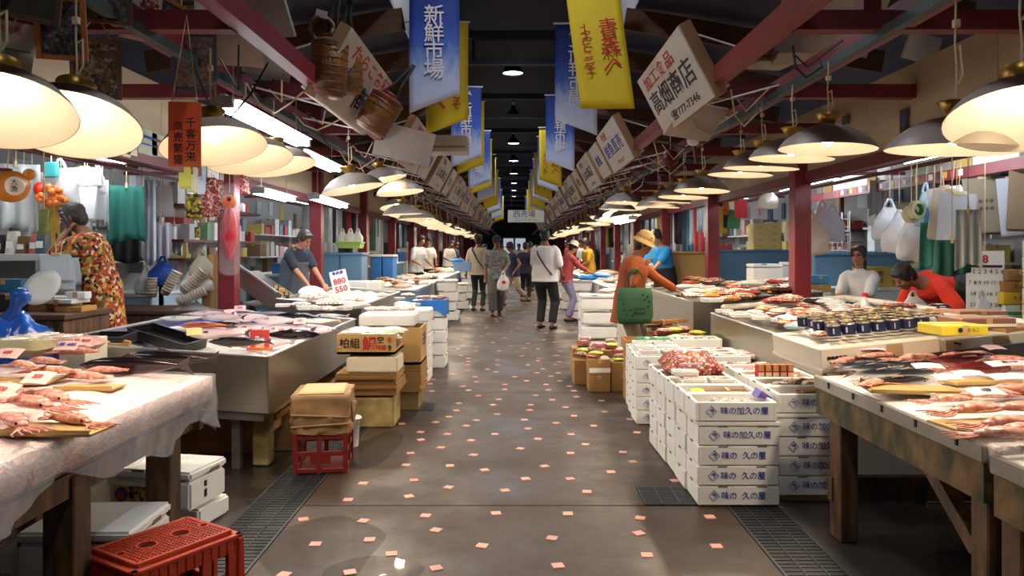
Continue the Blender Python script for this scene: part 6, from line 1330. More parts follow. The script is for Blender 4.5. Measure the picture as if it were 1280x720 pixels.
pad('pink and white printed paper pegged above the short haired woman', 106, 210, .27, .16, XM, '#d9c8d6', Zr=2.3); pad('white paper pad pegged below the pink printed paper', 106, 231, .22, .3, XM, '#e8ecee', Zr=2.3); pad('white envelope leaning out beside the white pad', 124, 238, .1, .26, XM, '#dfe4e6', Zr=2.3)
pad('grey clear document folder with a black edge among the coats', 204, 233, .17, .32, XM, '#b9b4b0', Zr=2.3); pad('brownish printed sheet beside the clear document folder', 223, 235, .17, .32, XM, '#a8958c', Zr=2.3, words='::::\n::::', wm=M_inkg)
pad('yellow ticket sheet with a round mark hanging under the orange placard', 231, 208, .09, .18, -2.95, '#d8cf58'); pad('pale yellow ticket strip beside the round marked one', 242, 208, .07, .22, -2.95, '#d9d3b0'); pad('narrow white strip with blue writing beside the yellow tickets', 253, 206, .06, .27, -2.95, '#c9d6e0', words='青\n森\n港', wm=M_ink)
r = thing('rubber_band_bunch', 'bunch of yellow plastic strips hanging in front of the woman on the telephone', 'strips', (XM, rail_at(76, XM), 1.88), .2)
for k in range(9): MB().grid(lambda u, v: (-.1 + .026 * k + .02 * math.sin(5 * u + k) + .024 * v, .015 * math.sin(k * 2.1) + .01 * v, -.48 * u - .06 * math.sin(k)), 5, 1, thick=(0, .004, 0)).build('strip', mat('yellow_strip', '#c9a33a', .4, noise=(9, .35)), r)
MB().tube([(0, 0, 0), (0, 0, .44)], .004).build('string', M_cord, r)
r = thing('flower_bundle', 'bright orange red netted bundle pegged by a teal clip', 'bundle', (XM, rail_at(64, XM), 1.96)); b = MB()
for k in range(26): b.ell((rnd(-.08, .1), rnd(-.05, .05), rnd(-.13, .02) - .3 * max(0, 0)), (.032, .03, .03), None, 8, 6)
tag(b.build('red_petals', mat('orange_red', '#e0431c', .4, noise=(30, .4), col2='#f0a03a'), r, smooth=True), kind='stuff'); MB().ell((-.1, 0, .0), (.05, .04, .06)).build('red_knot', mat('bright_red', '#d8321c', .4), r, smooth=True); MB().box((0, 0, .16), (.11, .06, .13)).build('teal_clip', mat('teal_clip', '#3f9a98', .4), r, bevel=.008); MB().tube([(0, 0, .2), (0, 0, .36)], .004).build('string', M_cord, r)
r = thing('gourd_ornament', 'orange gourd shaped ornament with a cream label hanging at the left edge', 'ornament', (-2.95, rail_at(14, -2.95), 1.82), .5); MB().ell((0, 0, 0), (.1, .07, .095)).ell((.09, 0, .075), (.035, .03, .035)).ell((-.08, 0, -.05), (.04, .03, .03)).build('gourd', mat('gourd_orange', '#e08a2a', .35, noise=(5, .2)), r, smooth=True); MB().ell((.02, -.055, -.0), (.055, .02, .055)).build('cream_label', M_cream, r, smooth=True); text('大\n漁', .04, M_inkk, r, (.02, -.078, 0)); MB().lathe([(.03, 0), (.04, .015), (.03, .02), (.0, .02)], 14).build('rim', M_redd, r, loc=(-.03, 0, .085)); MB().tube([(-.02, 0, .09), (0, 0, .38)], .004).build('string', M_yellowt, r)
for px, py, w, h, c1, lbl in ((243, 243, .14, .22, '#5a3a6a', 'purple and black packet hanging beside the golden packet'), (255, 240, .16, .24, '#8a7a2a', 'golden discs packet hanging beside the pink fan'), (268, 225, .17, .36, '#c23a4a', 'pink and orange zigzag fan hanging beside the pillar'), (265, 222, .08, .12, '#d02020', 'bright red tassel over the pink and orange fan'), (300, 212, .2, .26, '#d99a80', 'red and white floral packet hanging by the pillar'), (247, 284, .05, .1, '#2f5fb8', 'small blue packet hanging under the golden packet'), (56, 262, .06, .16, '#9ab06a', 'green striped packet hanging beside the yellow strips')):
    Y = rail_at(px, -2.95); z = HC - (py - CY) * Y / F; r = thing('hanging_packet', lbl, 'packet', (-2.95, Y, z), .3, None, rot=(R(90), 0, .3))
    mm = M_redgoods if 'fan' in lbl or 'floral' in lbl else (cells_mat('gold_discs', ['#b9a03a', '#5a4a1a', '#8a7a2a', '#2a2214'], 40, .3) if 'gold' in lbl else M_tgloss)
    o = O('packet_body', pillow_mesh('packet_body', mm, w, h, .04), r, (0, -h / 2, 0)); o.color = (*rgb(c1), 1); MB().tube([(0, 0, .02), (0, max(.05, 2.19 - z), .02)], .004, 5).build('string', M_cord, r)
r = thing('fish_windsock', 'red fish shaped windsock in a clear sleeve hanging on the pillar', 'ornament', (-2.8, 7.55, 1.86), .3); MB().etube([(0, 0, .02), (0, 0, -.12), (0, 0, -.3), (0, 0, -.48)], [.03, .065, .075, .03], None, 12).build('fish_body', mat('windsock_red', '#c01f2c', .4), r, smooth=True); MB().ell((0, -.02, .06), (.07, .05, .07)).build('fish_head', mat('windsock_orange', '#d9652a', .4), r, smooth=True); MB().ell((.0, -.07, .08), (.02, .01, .02)).build('eye', M_inkk, r); MB().etube([(0, 0, .2), (0, 0, -.2), (0, 0, -.6)], [(.07, .05), (.09, .07), (.1, .07)], (1, 0, 0), 12).build('clear_sleeve', clear_mat('sleeve_film', '#ffffff', .09, .08, .4, 20), r, smooth=True); MB().tube([(0, 0, .15), (0, 0, .34)], .004).build('string', M_cord, r)
# left counter clutter
def counter(label, x0, x1, y0, y1, h, m, topm=None, name='counter', doors=0):
    r = thing(name, label, 'counter', ((x0 + x1) / 2, (y0 + y1) / 2, 0)); w, d = abs(x1 - x0), y1 - y0
    MB().box((0, 0, h / 2 - .02), (w, d, h - .04)).build('body', m, r, bevel=.006); MB().box((0, 0, h - .02), (w + .04, d + .04, .04)).build('top', topm or m, r, bevel=.006)
    for k in range(doors):
        fx = -w / 2 + w * (k + .5) / doors; dd = MB().box((fx, -d / 2 - .008, h / 2), (w / doors - .02, .014, h - .14)).build('door', m, r, bevel=.003); MB().box((fx + w / doors * .35, -d / 2 - .022, h * .6), (.02, .02, .1)).build('handle', M_rim, dd)
    return r
counter('cluttered wooden counter behind the tuna trough, below the hanging coats', -4.5, -3.2, 7.9, 8.7, .82, M_wetwood, M_wood); counter('worn wooden counter at the left edge beside the woman on the telephone', -4.5, -3.12, 5.32, 5.92, 1.0, M_wetwood, M_wood)
r = thing('shelf_unit', 'clear sided shelf with a white top edge behind the left counter', 'shelf', (-4.4, 6.15, 1.37)); MB().box((0, 0, .02), (1.5, .5, .05)).build('top_board', M_white, r); MB().box((0, .1, -.16), (1.45, .02, .3)).build('back_panel', clear_mat('smoke_panel', '#a0a098', .7, .2), r)
for s in (-1, 1): MB().box((s * .72, 0, -.155), (.03, .45, .31)).build('side', M_white, r)
bk = ['#a33a44', '#3a3230', '#d8cfc0', '#7a5a3a', '#c46a5a', '#48606a', '#b08a4a', '#8a2f3a', '#d0b8a8', '#5a4a3a']
for i in range(16):
    h = rnd(.12, .2); r = thing('packet_row', f'upright packet, {ORD[i]} along the white topped shelf at the left', 'packet', (-5.08 + .088 * i, 6.15 + rnd(-.05, .05), 1.417), rnd(-.1, .1)); r.name = 'upright_packet'; o = MB().box((0, 0, h / 2), (.07, .12, h), top=(.9, .5)).build('packet_body', M_tgloss, r); o.color = (*rgb(bk[i % 10]), 1); MB().box((0, -.058, h * .4), (.05, .006, h * .3)).build('paper_label', M_white, r)
r = thing('oval_platter', 'large oval white platter leaning on the left counter', 'platter', at(52, 360, 5.45), 0, None, rot=(R(60), .55, .3)); MB().lathe([(.0, 0), (.1, 0), (.16, .02), (.165, .026), (.1, .008), (.0, .008)], 28, close=False).build('plate', M_white, r, smooth=True).scale = (.62, .9, .62)
for i, (px, py, w, d, h, c, lbl) in enumerate(((18, 372, .26, .2, .13, '#242326', 'black plastic crate on the left counter'), (10, 352, .28, .1, .1, '#2f6f9a', 'blue pouch on top of the black crate'), (35, 347, .22, .2, .08, '#1f6a58', 'green tray behind the white platter'), (62, 374, .24, .14, .06, '#9a6a34', 'small wooden crate on the left counter by the platter'), (95, 378, .2, .2, .04, '#b9853a', 'yellow brown block on the counter in front of the floral dress'), (82, 352, .25, .2, .03, '#e6e8ea', 'white sheets of paper on the left counter'), (98, 345, .14, .1, .05, '#dfe3e6', 'white saucer shaped pack on the left counter'), (70, 362, .2, .15, .05, '#d9dcdc', 'white tray with a black pen on the left counter'))):
    p = at(px, 300, 5.62 + (.12 if i in (1, 2) else 0)); carton(lbl, (p.x, p.y, 1.0 + (0, .131, 0, 0, 0, .061, .092, .061)[i]), (w, d, h), c, rnd(-.2, .2))
for i, (px, py, t) in enumerate(((70, 318, ''), (82, 322, ''), (76, 330, ''))): pad(f'white note, {ORD[i]} of three pinned under the shelf end', px, py, .2, .2, -3.55, '#d9e2e6', Zr=1.5)
r = thing('blue_bag', 'big crinkled bright blue plastic bag behind the left ice bed', 'bag', (-3.06, 4.68, .72)); b = MB(); b.ell((0, 0, .12), (.22, .16, .22), None, 22, 16)
for i, v in enumerate(b.v): b.v[i] = v + V((.02 * math.sin(v.z * 41 + v.x * 30), .02 * math.sin(v.x * 37), .02 * math.sin(v.x * 33 + v.y * 29)))
b.build('bag_body', mat('blue_bag_film', '#2a62c8', .18, noise=(7, .45), bump=.9, bscale=16), r, smooth=True); MB().etube([(0, 0, .3), (.02, 0, .38), (.05, .0, .44)], [.07, .03, .06], None, 10).build('knot', MATS['blue_bag_film'], r, smooth=True)
carton('brown carton carrying the crinkled blue bag', (-3.12, 4.7, 0), (.5, .36, .7), '#8d7048'); carton('white card box beside the crinkled blue bag', (-2.68, 4.78, 0), (.16, .26, .9), '#cfcabb'); 
# cups, rolls and bags piled behind the tuna trough
for i, (px, py, rl, n_) in enumerate(((190, 372, .0, 6), (205, 368, .5, 8), (228, 365, .75, 9), (222, 378, 1.15, 9))):
    r = thing('cup_stack', f'stack of clear lidded cups, {ORD[i]} of four tumbled behind the tuna trough', 'cups', at(px, py, 7.95), 0, None, rot=(0, rl, .2))
    for k in range(n_): MB().lathe([(.0, .03 * k), (.04, .03 * k), (.052, .03 * k + .05), (.056, .03 * k + .05), (.056, .03 * k + .056), (.0, .03 * k + .056)], 16, close=False).build('cup', mat('cup_cream', '#ddd3bd', .4), r, smooth=True)
for a in ((203, 338, .3, .3, '#1f4fb8', 'royal blue bag on the pile behind the tuna trough'), (252, 330, .24, .3, '#d8cdb0', 'cream bag of paper on the pile behind the tuna trough'), (238, 352, .2, .22, '#e6e6e2', 'white round bag on the pile behind the tuna trough'), (240, 385, .4, .2, '#d2d2d0', 'clear bag lying in front of the cup stacks'), (183, 350, .22, .3, '#cfcfca', 'clear bag of lids beside the royal blue bag'), (255, 352, .2, .2, '#eceae4', 'white bin liner in the pile beside the tall paper roll')):
    Y = 8.05; p = at(a[0], a[1], Y); plastic_carrier(a[5], p + V((0, 0, a[3] * .5)), a[2], a[3], a[4], rnd(-.5, .5), 'bag_of_wrap', M_tgloss if 'royal' in a[5] else None)
for i, (px, w, h, c) in enumerate(((266, .1, .62, '#c9a064'), (274, .07, .66, '#d9bd8a'), (259, .09, .3, '#b98a4a'))):
    p = at(px, 392, 8.1); r = thing('paper_roll', f'{("broad", "slim", "short")[i]} brown paper roll standing behind the tuna trough', 'paper roll', p); o = MB().lathe([(.02, 0), (w / 2, 0), (w / 2, h), (.02, h), (.02, h - .05)], 16).build('roll', M_tint, r); o.color = (*rgb(c), 1); MB().lathe([(.02, h - .04), (.02, h + .002), (.0, h - .02)], 10).build('core', M_cardd, r)
r = thing('white_bin', 'small white plastic bin behind the tuna trough by the pillar', 'bin', at(280, 395, 8.2)); MB().box((0, 0, .08), (.2, .16, .18), top=(1.15, 1.15)).build('bin_body', M_white, r, bevel=.01); MB().box((0, 0, .175), (.24, .2, .015)).build('rim', M_white, r)
# --- second left stall: sloping trough, sign card, lockers
trough('second stainless trough of pale seafood with a raised side, on the left', -1.65, -2.55, 8.25, 11.0, .69, -.09, .3, .03, M_icew, 'crushed ice in the second left trough')
r = thing('splash_guard', 'raised sloping steel panel at the side of the second left trough', 'panel', (0, 0, 0)); MB().bar((-2.55, 8.27, .88), (-3.0, 8.27, 1.2), .02, .2, up=(0, 0, 1)).bar((-2.56, 8.64, .9), (-3.0, 8.64, 1.2), .72, .015).build('panel_sheet', M_steel, r); MB().bar((-2.55, 8.25, .99), (-3.0, 8.25, 1.31), .03, .02).build('rim', M_rim, r); MB().box((-2.95, 8.64, .55), (.06, .06, 1.1)).build('prop', MATS['leg_steel'], r)
r = thing('price_board', 'tall white price board with red figures leaning on the second left trough', 'sign', at(425, 354, 9.2), 0, None, rot=(-.3, -.25, .15)); MB().box((0, 0, 0), (.2, .015, .32)).build('board', M_white, r, bevel=.004); text('880\n550', .1, M_inkr, r, (0, -.012, -.03), bold=.002); text('青森産', .045, M_ink, r, (0, -.012, .125), bold=.001)
for i in range(34):
    p = on(rnd(350, 520), rnd(372, 392), .66, -.09); P = random.choice((PK_SEA, TP_SEA, PK_SEA, TP_DRY)); P.put((p.x, p.y, p.z + .02), rnd(-1, 1), f'pale seafood portion, {ORD[i % 30]} {("on the ice", "near the far rim")[i // 30]} of the second left trough', scale=rnd(.8, 1.2))
for i, (px, py, c) in enumerate(((345, 368, '#2a2624'), (352, 372, '#e0a03a'), (358, 376, '#3a2a24'))): carton(f'{("black", "amber", "dark brown")[i]} box leaning in the corner of the second left trough', at(px, py + 6, 8.6), (.06, .16, .16), c, .3)
big_foam('white foam box with a green tape behind the price board', at(440, 366, 11.6) - V((0, 0, .0)), .5, .3, .2, 0, False); big_foam('second white foam box behind the price board, beside the green taped one', at(466, 366, 11.7), .3, .3, .2, 0, False)
for i, (px0, px1, Y, lbl) in enumerate(((398, 424, 12.2, 'dull blue locker behind the woman in the grey apron'), (425, 452, 12.2, 'dull blue locker beside the red pillar, second of the pair'))):
    a, b_ = at(px0, 312, Y), at(px1, 312, Y); counter(lbl, a.x, b_.x, Y, Y + .5, 1.4, M_locker, None, 'locker', 1)
r = thing('green_tray', 'lime green tray on top of the dull blue lockers', 'tray', at(438, 307, 12.4)); MB().box((0, 0, .0), (.36, .3, .09), top=(1.1, 1.1)).build('tray_body', mat('lime_tray', '#9cc25a', .4), r, bevel=.01); MB().box((0, 0, .05), (.42, .35, .015)).build('rim', MATS['lime_tray'], r)
for i, px in enumerate((428, 438, 447)): plastic_carrier(f'white plastic bag, {ORD[i]} of three standing in the lime green tray', at(px, 285, 12.4), .2, .28, '#e4e6e4', rnd(-.5, .5))
for i, (px0, px1) in enumerate(((463, 477), (478, 491))): a, b_ = at(px0, 318, 15), at(px1, 318, 15); counter(f'bright blue cabinet, {ORD[i]} of two before the white and red pillar', a.x, b_.x, 15, 15.5, 1.35, mat('bright_blue', '#2f74c0', .5), M_white, 'cabinet', 1)
# shelves behind the woman in the apron
for k, (z, y0, y1) in enumerate(((1.55, 8.6, 11.2), (1.95, 8.6, 11.2))):
    r = thing('wall_shelf', f'red edged shelf, {("lower", "upper")[k]} of two behind the woman in the grey apron', 'shelf', (-3.9, (y0 + y1) / 2, z)); MB().box((0, 0, 0), (.4, y1 - y0, .03)).build('shelf_board', M_redd, r)
    for y in (-1.2, 0, 1.2): MB().box((-.1, y, -z / 2), (.04, .04, z)).build('upright', M_white, r)
    for i in range(14):
        h = rnd(.1, .26); o = carton(f'small {("white", "grey", "clear", "red", "green")[i % 5]} container, {ORD[i]} on the {("lower", "upper")[k]} shelf behind the grey apron', (-3.85 + rnd(-.08, .08), y0 + .1 + .18 * i, z + .015), (.12, .13, h), ['#dcdedc', '#a9aeb0', '#cfd6d8', '#b03a38', '#6fa07a'][i % 5], rnd(-.3, .3))
counter('white topped cupboard behind the woman in the grey apron', -4.75, -4.15, 8.8, 11.2, .95, mat('pale_cupboard', '#9fb4c4', .5), M_white, 'cupboard', 2)
# --- right stall: cupboard, shelf with boxes, hanging bags, calendar
XR = 3.62; XN = 3.3
r = thing('wall_shelf', 'long red edged shelf of boxes above the right stall', 'shelf', (4.45, 8.6, 2.2)); MB().box((0, 0, 0), (.5, 4.6, .03)).build('shelf_board', M_white, r); MB().box((-.255, 0, -.03), (.02, 4.6, .1)).build('red_edge', M_red, r)
for y in (-2.2, 0, 2.2): MB().box((.15, y, -1.1), (.05, .05, 2.2)).build('upright', M_redd, r)
for i in range(22): MB().box((-.268, -1.4 + .13 * i, -.025), (.004, .07, .06)).build('sticker', mat(('st_w', 'st_r', 'st_y', 'st_k')[i % 4], ('#e6e4de', '#c2342c', '#d8a83a', '#2c2c34')[i % 4], .5), r)
bx = [(.3, .3, .2, '#d9d3c6'), (.3, .34, .22, '#e6e6e4'), (.3, .3, .16, '#d2b46a'), (.3, .4, .24, '#c9c2ba'), (.3, .34, .2, '#b9d6bc'), (.3, .42, .2, '#dfe3ea'), (.3, .36, .26, '#e9e9e7'), (.3, .24, .14, '#a3763c'), (.3, .3, .2, '#e3e0da'), (.3, .3, .24, '#dad6cf'), (.3, .34, .18, '#e8e8e8'), (.3, .3, .12, '#b58a4a')]
yy = 6.5
for i, (w, d, h, c) in enumerate(bx): carton(f'{("cream", "white", "tan", "greyish", "pale green", "bluish white", "bright white", "brown", "ivory", "stone coloured", "plain white", "kraft")[i]} carton on the long shelf above the right stall', (4.42, yy + d / 2, 2.216), (w, d, h), c, rnd(-.06, .06), '#c9b8c8' if i in (3, 8) else None); yy += d + .015
for i, (y, c) in enumerate(((8.3, '#c9a968'), (7.9, '#dcd6cc'))): r = thing('paper_roll', f'{("tan", "white")[i]} paper roll lying on the long shelf edge of the right stall', 'paper roll', (4.28, y, 2.5 + .0 * i)); o = MB().etube([(0, -.3, 0), (0, .3, 0)], .06, None, 14, dome=False).build('roll', M_tint, r, smooth=True); o.color = (*rgb(c), 1); MB().etube([(0, -.302, 0), (0, .302, 0)], .025, None, 10, dome=False).build('core', M_cardd, r)
for a in ((1012, 262, .42, .5, XN, '#d9c9b4', 'large cream canvas bag hanging on the pillar of the right stall'), (995, 258, .26, .42, XN, '#cfc2b4', 'smaller cream bag hanging beside the large canvas one'), (1028, 250, .26, .4, XR, '#d9b9bc', 'pinkish clear bag hanging beside the pillar'), (1040, 255, .28, .42, XR, '#c9cfdf', 'bluish white carrier bag hanging beside the pinkish one'), (1112, 248, .34, .4, XR, '#d4d6dc', 'grey white bag hanging beside the tape rolls'), (1124, 262, .3, .4, XR, '#e2e2e4', 'white bag hanging behind the tape rolls'), (1145, 255, .42, .5, XR, '#e9e9e6', 'largest white bag hanging in the right stall'), (1158, 228, .24, .38, XR, '#a9c9d4', 'clear bag with a green mark hanging near the white pads'), (1168, 240, .16, .3, XR, '#3f8fb8', 'blue bag hanging behind the white pads'), (1196, 262, .26, .34, XR, '#dcdcd8', 'white bag hanging below the white pads'), (960, 232, .3, .3, XN, '#c9c0b0', 'cream bag hanging under the far right fascia')):
    hang_bag(a[6], a[0], a[1], a[2], a[3], a[4], a[5])
for i in range(3): pad(('stack of white paper pads hanging in the right stall', 'cream paper bags hanging behind the white pads', 'grey white sheets hanging beside the cream paper bags')[i], 1180 + 9 * i, 234 + 4 * i, .26, .4, XR, ('#e6e6ea', '#cfc6b4', '#b9bcc0')[i])
for a in ((1176, 278, .34, .4, XR, '#2f7a6c', 'teal rubber apron hanging in the right stall'), (1190, 300, .26, .26, XN, '#24564c', 'dark green fold of apron below the white bag'), (1210, 262, .18, .42, XN, '#aeb0ae', 'grey and white striped towel hanging at the corner of the right stall'), (1098, 225, .2, .4, 4.2, '#b9bdbd', 'grey cloth hanging behind the clear basket')): drape(a[6], *a[:6])
for i, (px, py) in enumerate(((1139, 268), (1146, 262))): 
    Y = rail_at(px, XN + .1); r = thing('tape_roll', f'{("green cored", "brown")[i]} tape roll hanging in the right stall', 'tape', (XN + .1, Y, HC - (py - CY) * Y / F), 0, None, rot=(R(90), 0, .3)); MB().lathe([(.05, -.025), (.075, -.025), (.075, .025), (.05, .025), (.05, -.025)], 20, close=False).build('tape_ring', mat('tape_pale', '#c9c39a', .4), r, smooth=False); MB().lathe([(.047, -.025), (.047, .025)], 18, close=False).build('core', mat('core_green', '#2f8a5a', .5), r); MB().tube([(0, .05, 0), (0, max(.1, 2.19 - r.location.z), 0)], .004).build('string', M_cord, r)
counter('blue grey cupboard with clutter behind the right trough', 3.75, 4.9, 9.6, 10.2, 1.42, M_locker, None, 'cupboard', 2); counter('blue grey cupboard behind the calendar', 4.2, 4.9, 7.6, 8.1, 1.3, M_locker, mat('worn_top', '#a08a5a', .6), 'cupboard', 2)
r = thing('wall_calendar', 'big white calendar sheet with month 8 in red and rows of dates', 'calendar', (3.83, 6.25, 1.18), R(-20)); MB().box((0, 0, 0), (.27, .012, .52)).build('sheet', M_white, r); text('8', .09, M_inkr, r, (0, -.01, .19), bold=.002); text('1 2 3 4 5 6', .052, M_inkk, r, (.02, -.01, .09)); text('7', .05, M_inkr, r, (-.11, -.01, .0)); text('8 9 10 11 12', .042, M_inkk, r, (.025, -.01, .0)); text('14 15 16 17', .046, M_inkk, r, (.0, -.01, -.09)); text('21 22 23 24', .046, M_inkk, r, (.0, -.01, -.18)); MB().box((0, -.009, .135), (.24, .004, .02)).build('weekday_bar', M_inkk, r); MB().tube([(0, 0, .26), (0, 0, 1.02)], .004).build('string', M_cord, r)
for i, (w, h, c) in enumerate(((.3, .13, '#a58a58'), (.26, .1, '#dfe2da'), (.28, .1, '#d6b32c'), (.28, .09, '#a8743a'), (.22, .09, '#8f6a3a'))):
    z = .78 + sum((.13, .1, .1, .09, .09)[:i]) ; carton(f'{("olive brown", "white and green", "yellow", "orange brown", "dark brown")[i]} carton in the pile beside the calendar', (4.05 + .02 * (i % 2), 6.3, z), (w, .3, h - .004), c, rnd(-.08, .08), '#2f8a4a' if i == 1 else None, words='たらこ' if i in (0, 2, 3) else None, wsize=.04)
carton('tall plain carton under the pile of small cartons', (4.06, 6.3, 0), (.34, .34, .778), '#9a7a4a')
for i in range(5): carton(f'cream gift box with a red seal, {ORD[i]} from the bottom at the right edge', (4.12 - .0, 5.9, .9 + .125 * i), (.24, .3, .12), '#d9cdb8', rnd(-.05, .05)); 
carton('brown carton carrying the cream gift boxes at the right edge', (4.15, 5.9, 0), (.4, .36, .897), '#a3793c')
r = carton('yellow carton with black printing behind the seated woman', (4.35, 9.35, 1.0), (.36, .26, .24), '#c9a94a', .1, words='味噌\n10kg', wm=M_inkk, wsize=.07); carton('second yellow carton stacked behind the printed one', (4.62, 9.4, 1.0), (.28, .26, .2), '#b9974a', -.1); counter('low counter carrying the yellow cartons', 3.7, 5.2, 9.15, 9.55, .998, M_white)
for i in range(3):
    for k in range(4): big_foam(f'ribbed foam box, {ORD[k]} from the floor of the {ORD[i]} pile in the right stall', (3.55 + .42 * i - .1, 10.0 - .55 * (i % 2) + .6, .0 + .31 * k), .4, .34, .29, 0, True) if i < 2 or k < 3 else None
for i, (w, h, c) in enumerate(((.24, .12, '#e3e3e1'), (.24, .08, '#b08a50'), (.22, .1, '#3f8fc0'))): carton(f'{("white", "brown", "blue lidded")[i]} carton beside the seated woman', (3.55, 9.0, .84 + (.0, .125, .21)[i]), (w, .2, h), c)
counter('narrow white counter beside the seated woman', 3.42, 3.72, 8.8, 9.2, .838, M_white)
r = thing('wire_basket', 'white wire rack of packets behind the seated woman', 'rack', (4.05, 9.9, 1.42)); g = MB()
for k in range(7): g.tube([(-.2 + .066 * k, -.12, 0), (-.2 + .066 * k, -.12, .5)], .005, 4)
for k in range(5): g.tube([(-.22, -.12, .1 * k + .02), (.22, -.12, .1 * k + .02)], .005, 4)
for x in (-.22, .22):
    for y in (-.12, .12): g.tube([(x, y, 0), (x, y, .52)], .008, 5)
g.build('wire_frame', M_white, r); MB().box((0, 0, .02), (.44, .26, .02)).box((0, 0, .27), (.44, .26, .02)).build('tier', M_white, r)
for i in range(8): (PK_RED, PK_CLEAR)[i % 2].put((3.92 + .085 * (i % 4), 9.9, 1.46 + .25 * (i // 4)), (1.2, 0, rnd(-.2, .2)), f'small packet, {ORD[i]} in the white wire rack', scale=.6)
for i, (px, w, h, c, lbl) in enumerate(((1100, .1, .26, '#e4e6e2', 'white and green upright folder'), (1092, .07, .28, '#cfd6d0', 'pale green upright folder'), (1130, .2, .1, '#d98a3a', 'orange toy like pack'), (1140, .14, .12, '#6a8ac0', 'blue white pack'), (1155, .2, .05, '#9a4a34', 'reddish brown tray'))): carton(f'{lbl} on the blue grey cupboard behind the seated woman', at(px, 312, 9.8) * 1.0 + V((0, 0, -at(px, 312, 9.8).z + 1.425)), (w, .2, h), c)
r = pad('dark patterned paper hanging on the red partition of the right stall', 1230, 222, .34, .5, 4.25, '#8a7d68', words='※※※\n※※※', wm=M_inkk); pad('pale grey notice hanging beside the dark patterned paper', 1262, 222, .2, .5, 4.3, '#b9bcc8'); pad('brown patterned strip hanging at the right edge', 1274, 212, .14, .5, 4.25, '#8a7358')
struct('partition', MB().box((4.3, 7.55, 1.2), (.1, .12, 2.0)), M_red)
plastic_carrier('small white carrier bag standing on the trough before the bending clerk', at(1142, 363, 6.6), .26, .24, '#ecebe8', .2); plastic_carrier('clear bag hanging in front of the calendar sheet', at(1228, 362, 6.1), .18, .34, '#dde0e2', .1)
# --- second right stall: dried food counter beyond the woman in orange
trough('dark edged counter of dried food in front of the woman in orange', 1.95, 3.35, 8.35, 11.2, .72, .08, .5, .02, M_steel, 'steel bed of the dried food counter')
cols = ['#b8433a', '#d07a68', '#7a4a30', '#e4c8b4', '#c98a4a', '#d9d6d0', '#4a2a22', '#e05a7a']
for i in range(58):
    px, py = rnd(850, 992), rnd(352, 384); p = on(px, py, .74, .08); k = i % 8
    (PK_GLOSS, PK_RED, PK_DRY, PK_SEA, PK_GLOSS, PK_CLEAR, PK_GLOSS, TP_RED)[k].put((p.x, p.y, p.z + rnd(.0, .06)), rnd(-.5, .5), f'{("red", "crimson printed", "brown dried", "pinkish", "tan", "white clear", "dark brown", "red trayed")[k]} food pack, {ORD[i // 8]} of its kind heaped on the dried food counter', scale=rnd(.9, 1.3), col=cols[k] if k in (0, 4, 5, 6) else None)
for i in range(10): BUNDLE.put((1.55 + .16 * (i % 2), 8.05 + .1 * (i // 4), .46 + .05 * (i % 5)), rnd(-.2, .2), f'bundle of brown dried fish strips, {ORD[i]} in the pile beside the woman in orange')
carton('brown carton carrying the dried fish strips beside the woman in orange', (1.63, 8.15, 0), (.42, .34, .455), '#8f6d40')
for i in range(10): (PK_RED, PK_GLOSS)[i % 2].put((1.5 + .12 * (i % 4), 7.9 - .1 * (i // 4), .56 + .03 * (i % 3)), rnd(-1, 1), f'{("crimson", "yellow green")[i % 2]} packet, {ORD[i]} of those between kelp tray and dried strips', scale=.75, col='#cfd044')
carton('cardboard carton under the crimson and yellow green packets', (1.68, 7.8, 0), (.5, .16, .555), '#8d7142'); counter('bare plywood sided counter behind the red pillar of the second right stall', 2.5, 3.15, 12.1, 12.5, 1.42, mat('pale_ply', '#b9975c', .7, noise=(2, .2), stretch=(1, 1, .3)), None, 'plywood_counter'); counter('long blue counter in the second right stall', 3.25, 4.5, 12.3, 12.8, 1.45, M_locker)
r = thing('drawer_box', 'pale yellow box of small drawers on the long blue counter', 'drawers', (4.05, 12.45, 1.45)); MB().box((0, 0, .21), (.44, .3, .42)).build('box_body', mat('pale_yellow', '#d9c07c', .5), r, bevel=.006)
for k in range(4):
    for x in (-.11, .11): d_ = MB().box((x, -.155, .06 + .1 * k), (.2, .012, .088)).build('drawer', MATS['pale_yellow'], r, bevel=.003); MB().box((x, -.166, .06 + .1 * k), (.05, .012, .012)).build('pull', M_brass, d_)
r = thing('white_tub', 'round white tub with lid on the dried food counter', 'tub', at(962, 345, 11) + V((0, 0, .0))); MB().lathe([(.0, 0), (.1, 0), (.115, .14), (.0, .14)], 20).build('tub_body', M_white, r, smooth=False); MB().lathe([(.12, .14), (.12, .165), (.0, .168)], 20).build('lid', M_white, r)
big_foam('white foam box at the far side of the dried food counter', at(1005, 352, 11.2) + V((0, 0, -.05)), .6, .4, .3, 0, True)
for i in range(7): pad(f'{("purple", "orange", "white", "red", "yellow", "black", "green")[i]} small poster, {ORD[i]} in the cluster on the second right pillar', 905 + 7 * (i % 4), 250 + 12 * (i // 4) + rnd(-4, 4), .17, .26, 3.3, ('#5a3a7a', '#d9752a', '#dfe0dc', '#b8323a', '#d8b83a', '#2a2a30', '#4a8a5a')[i])
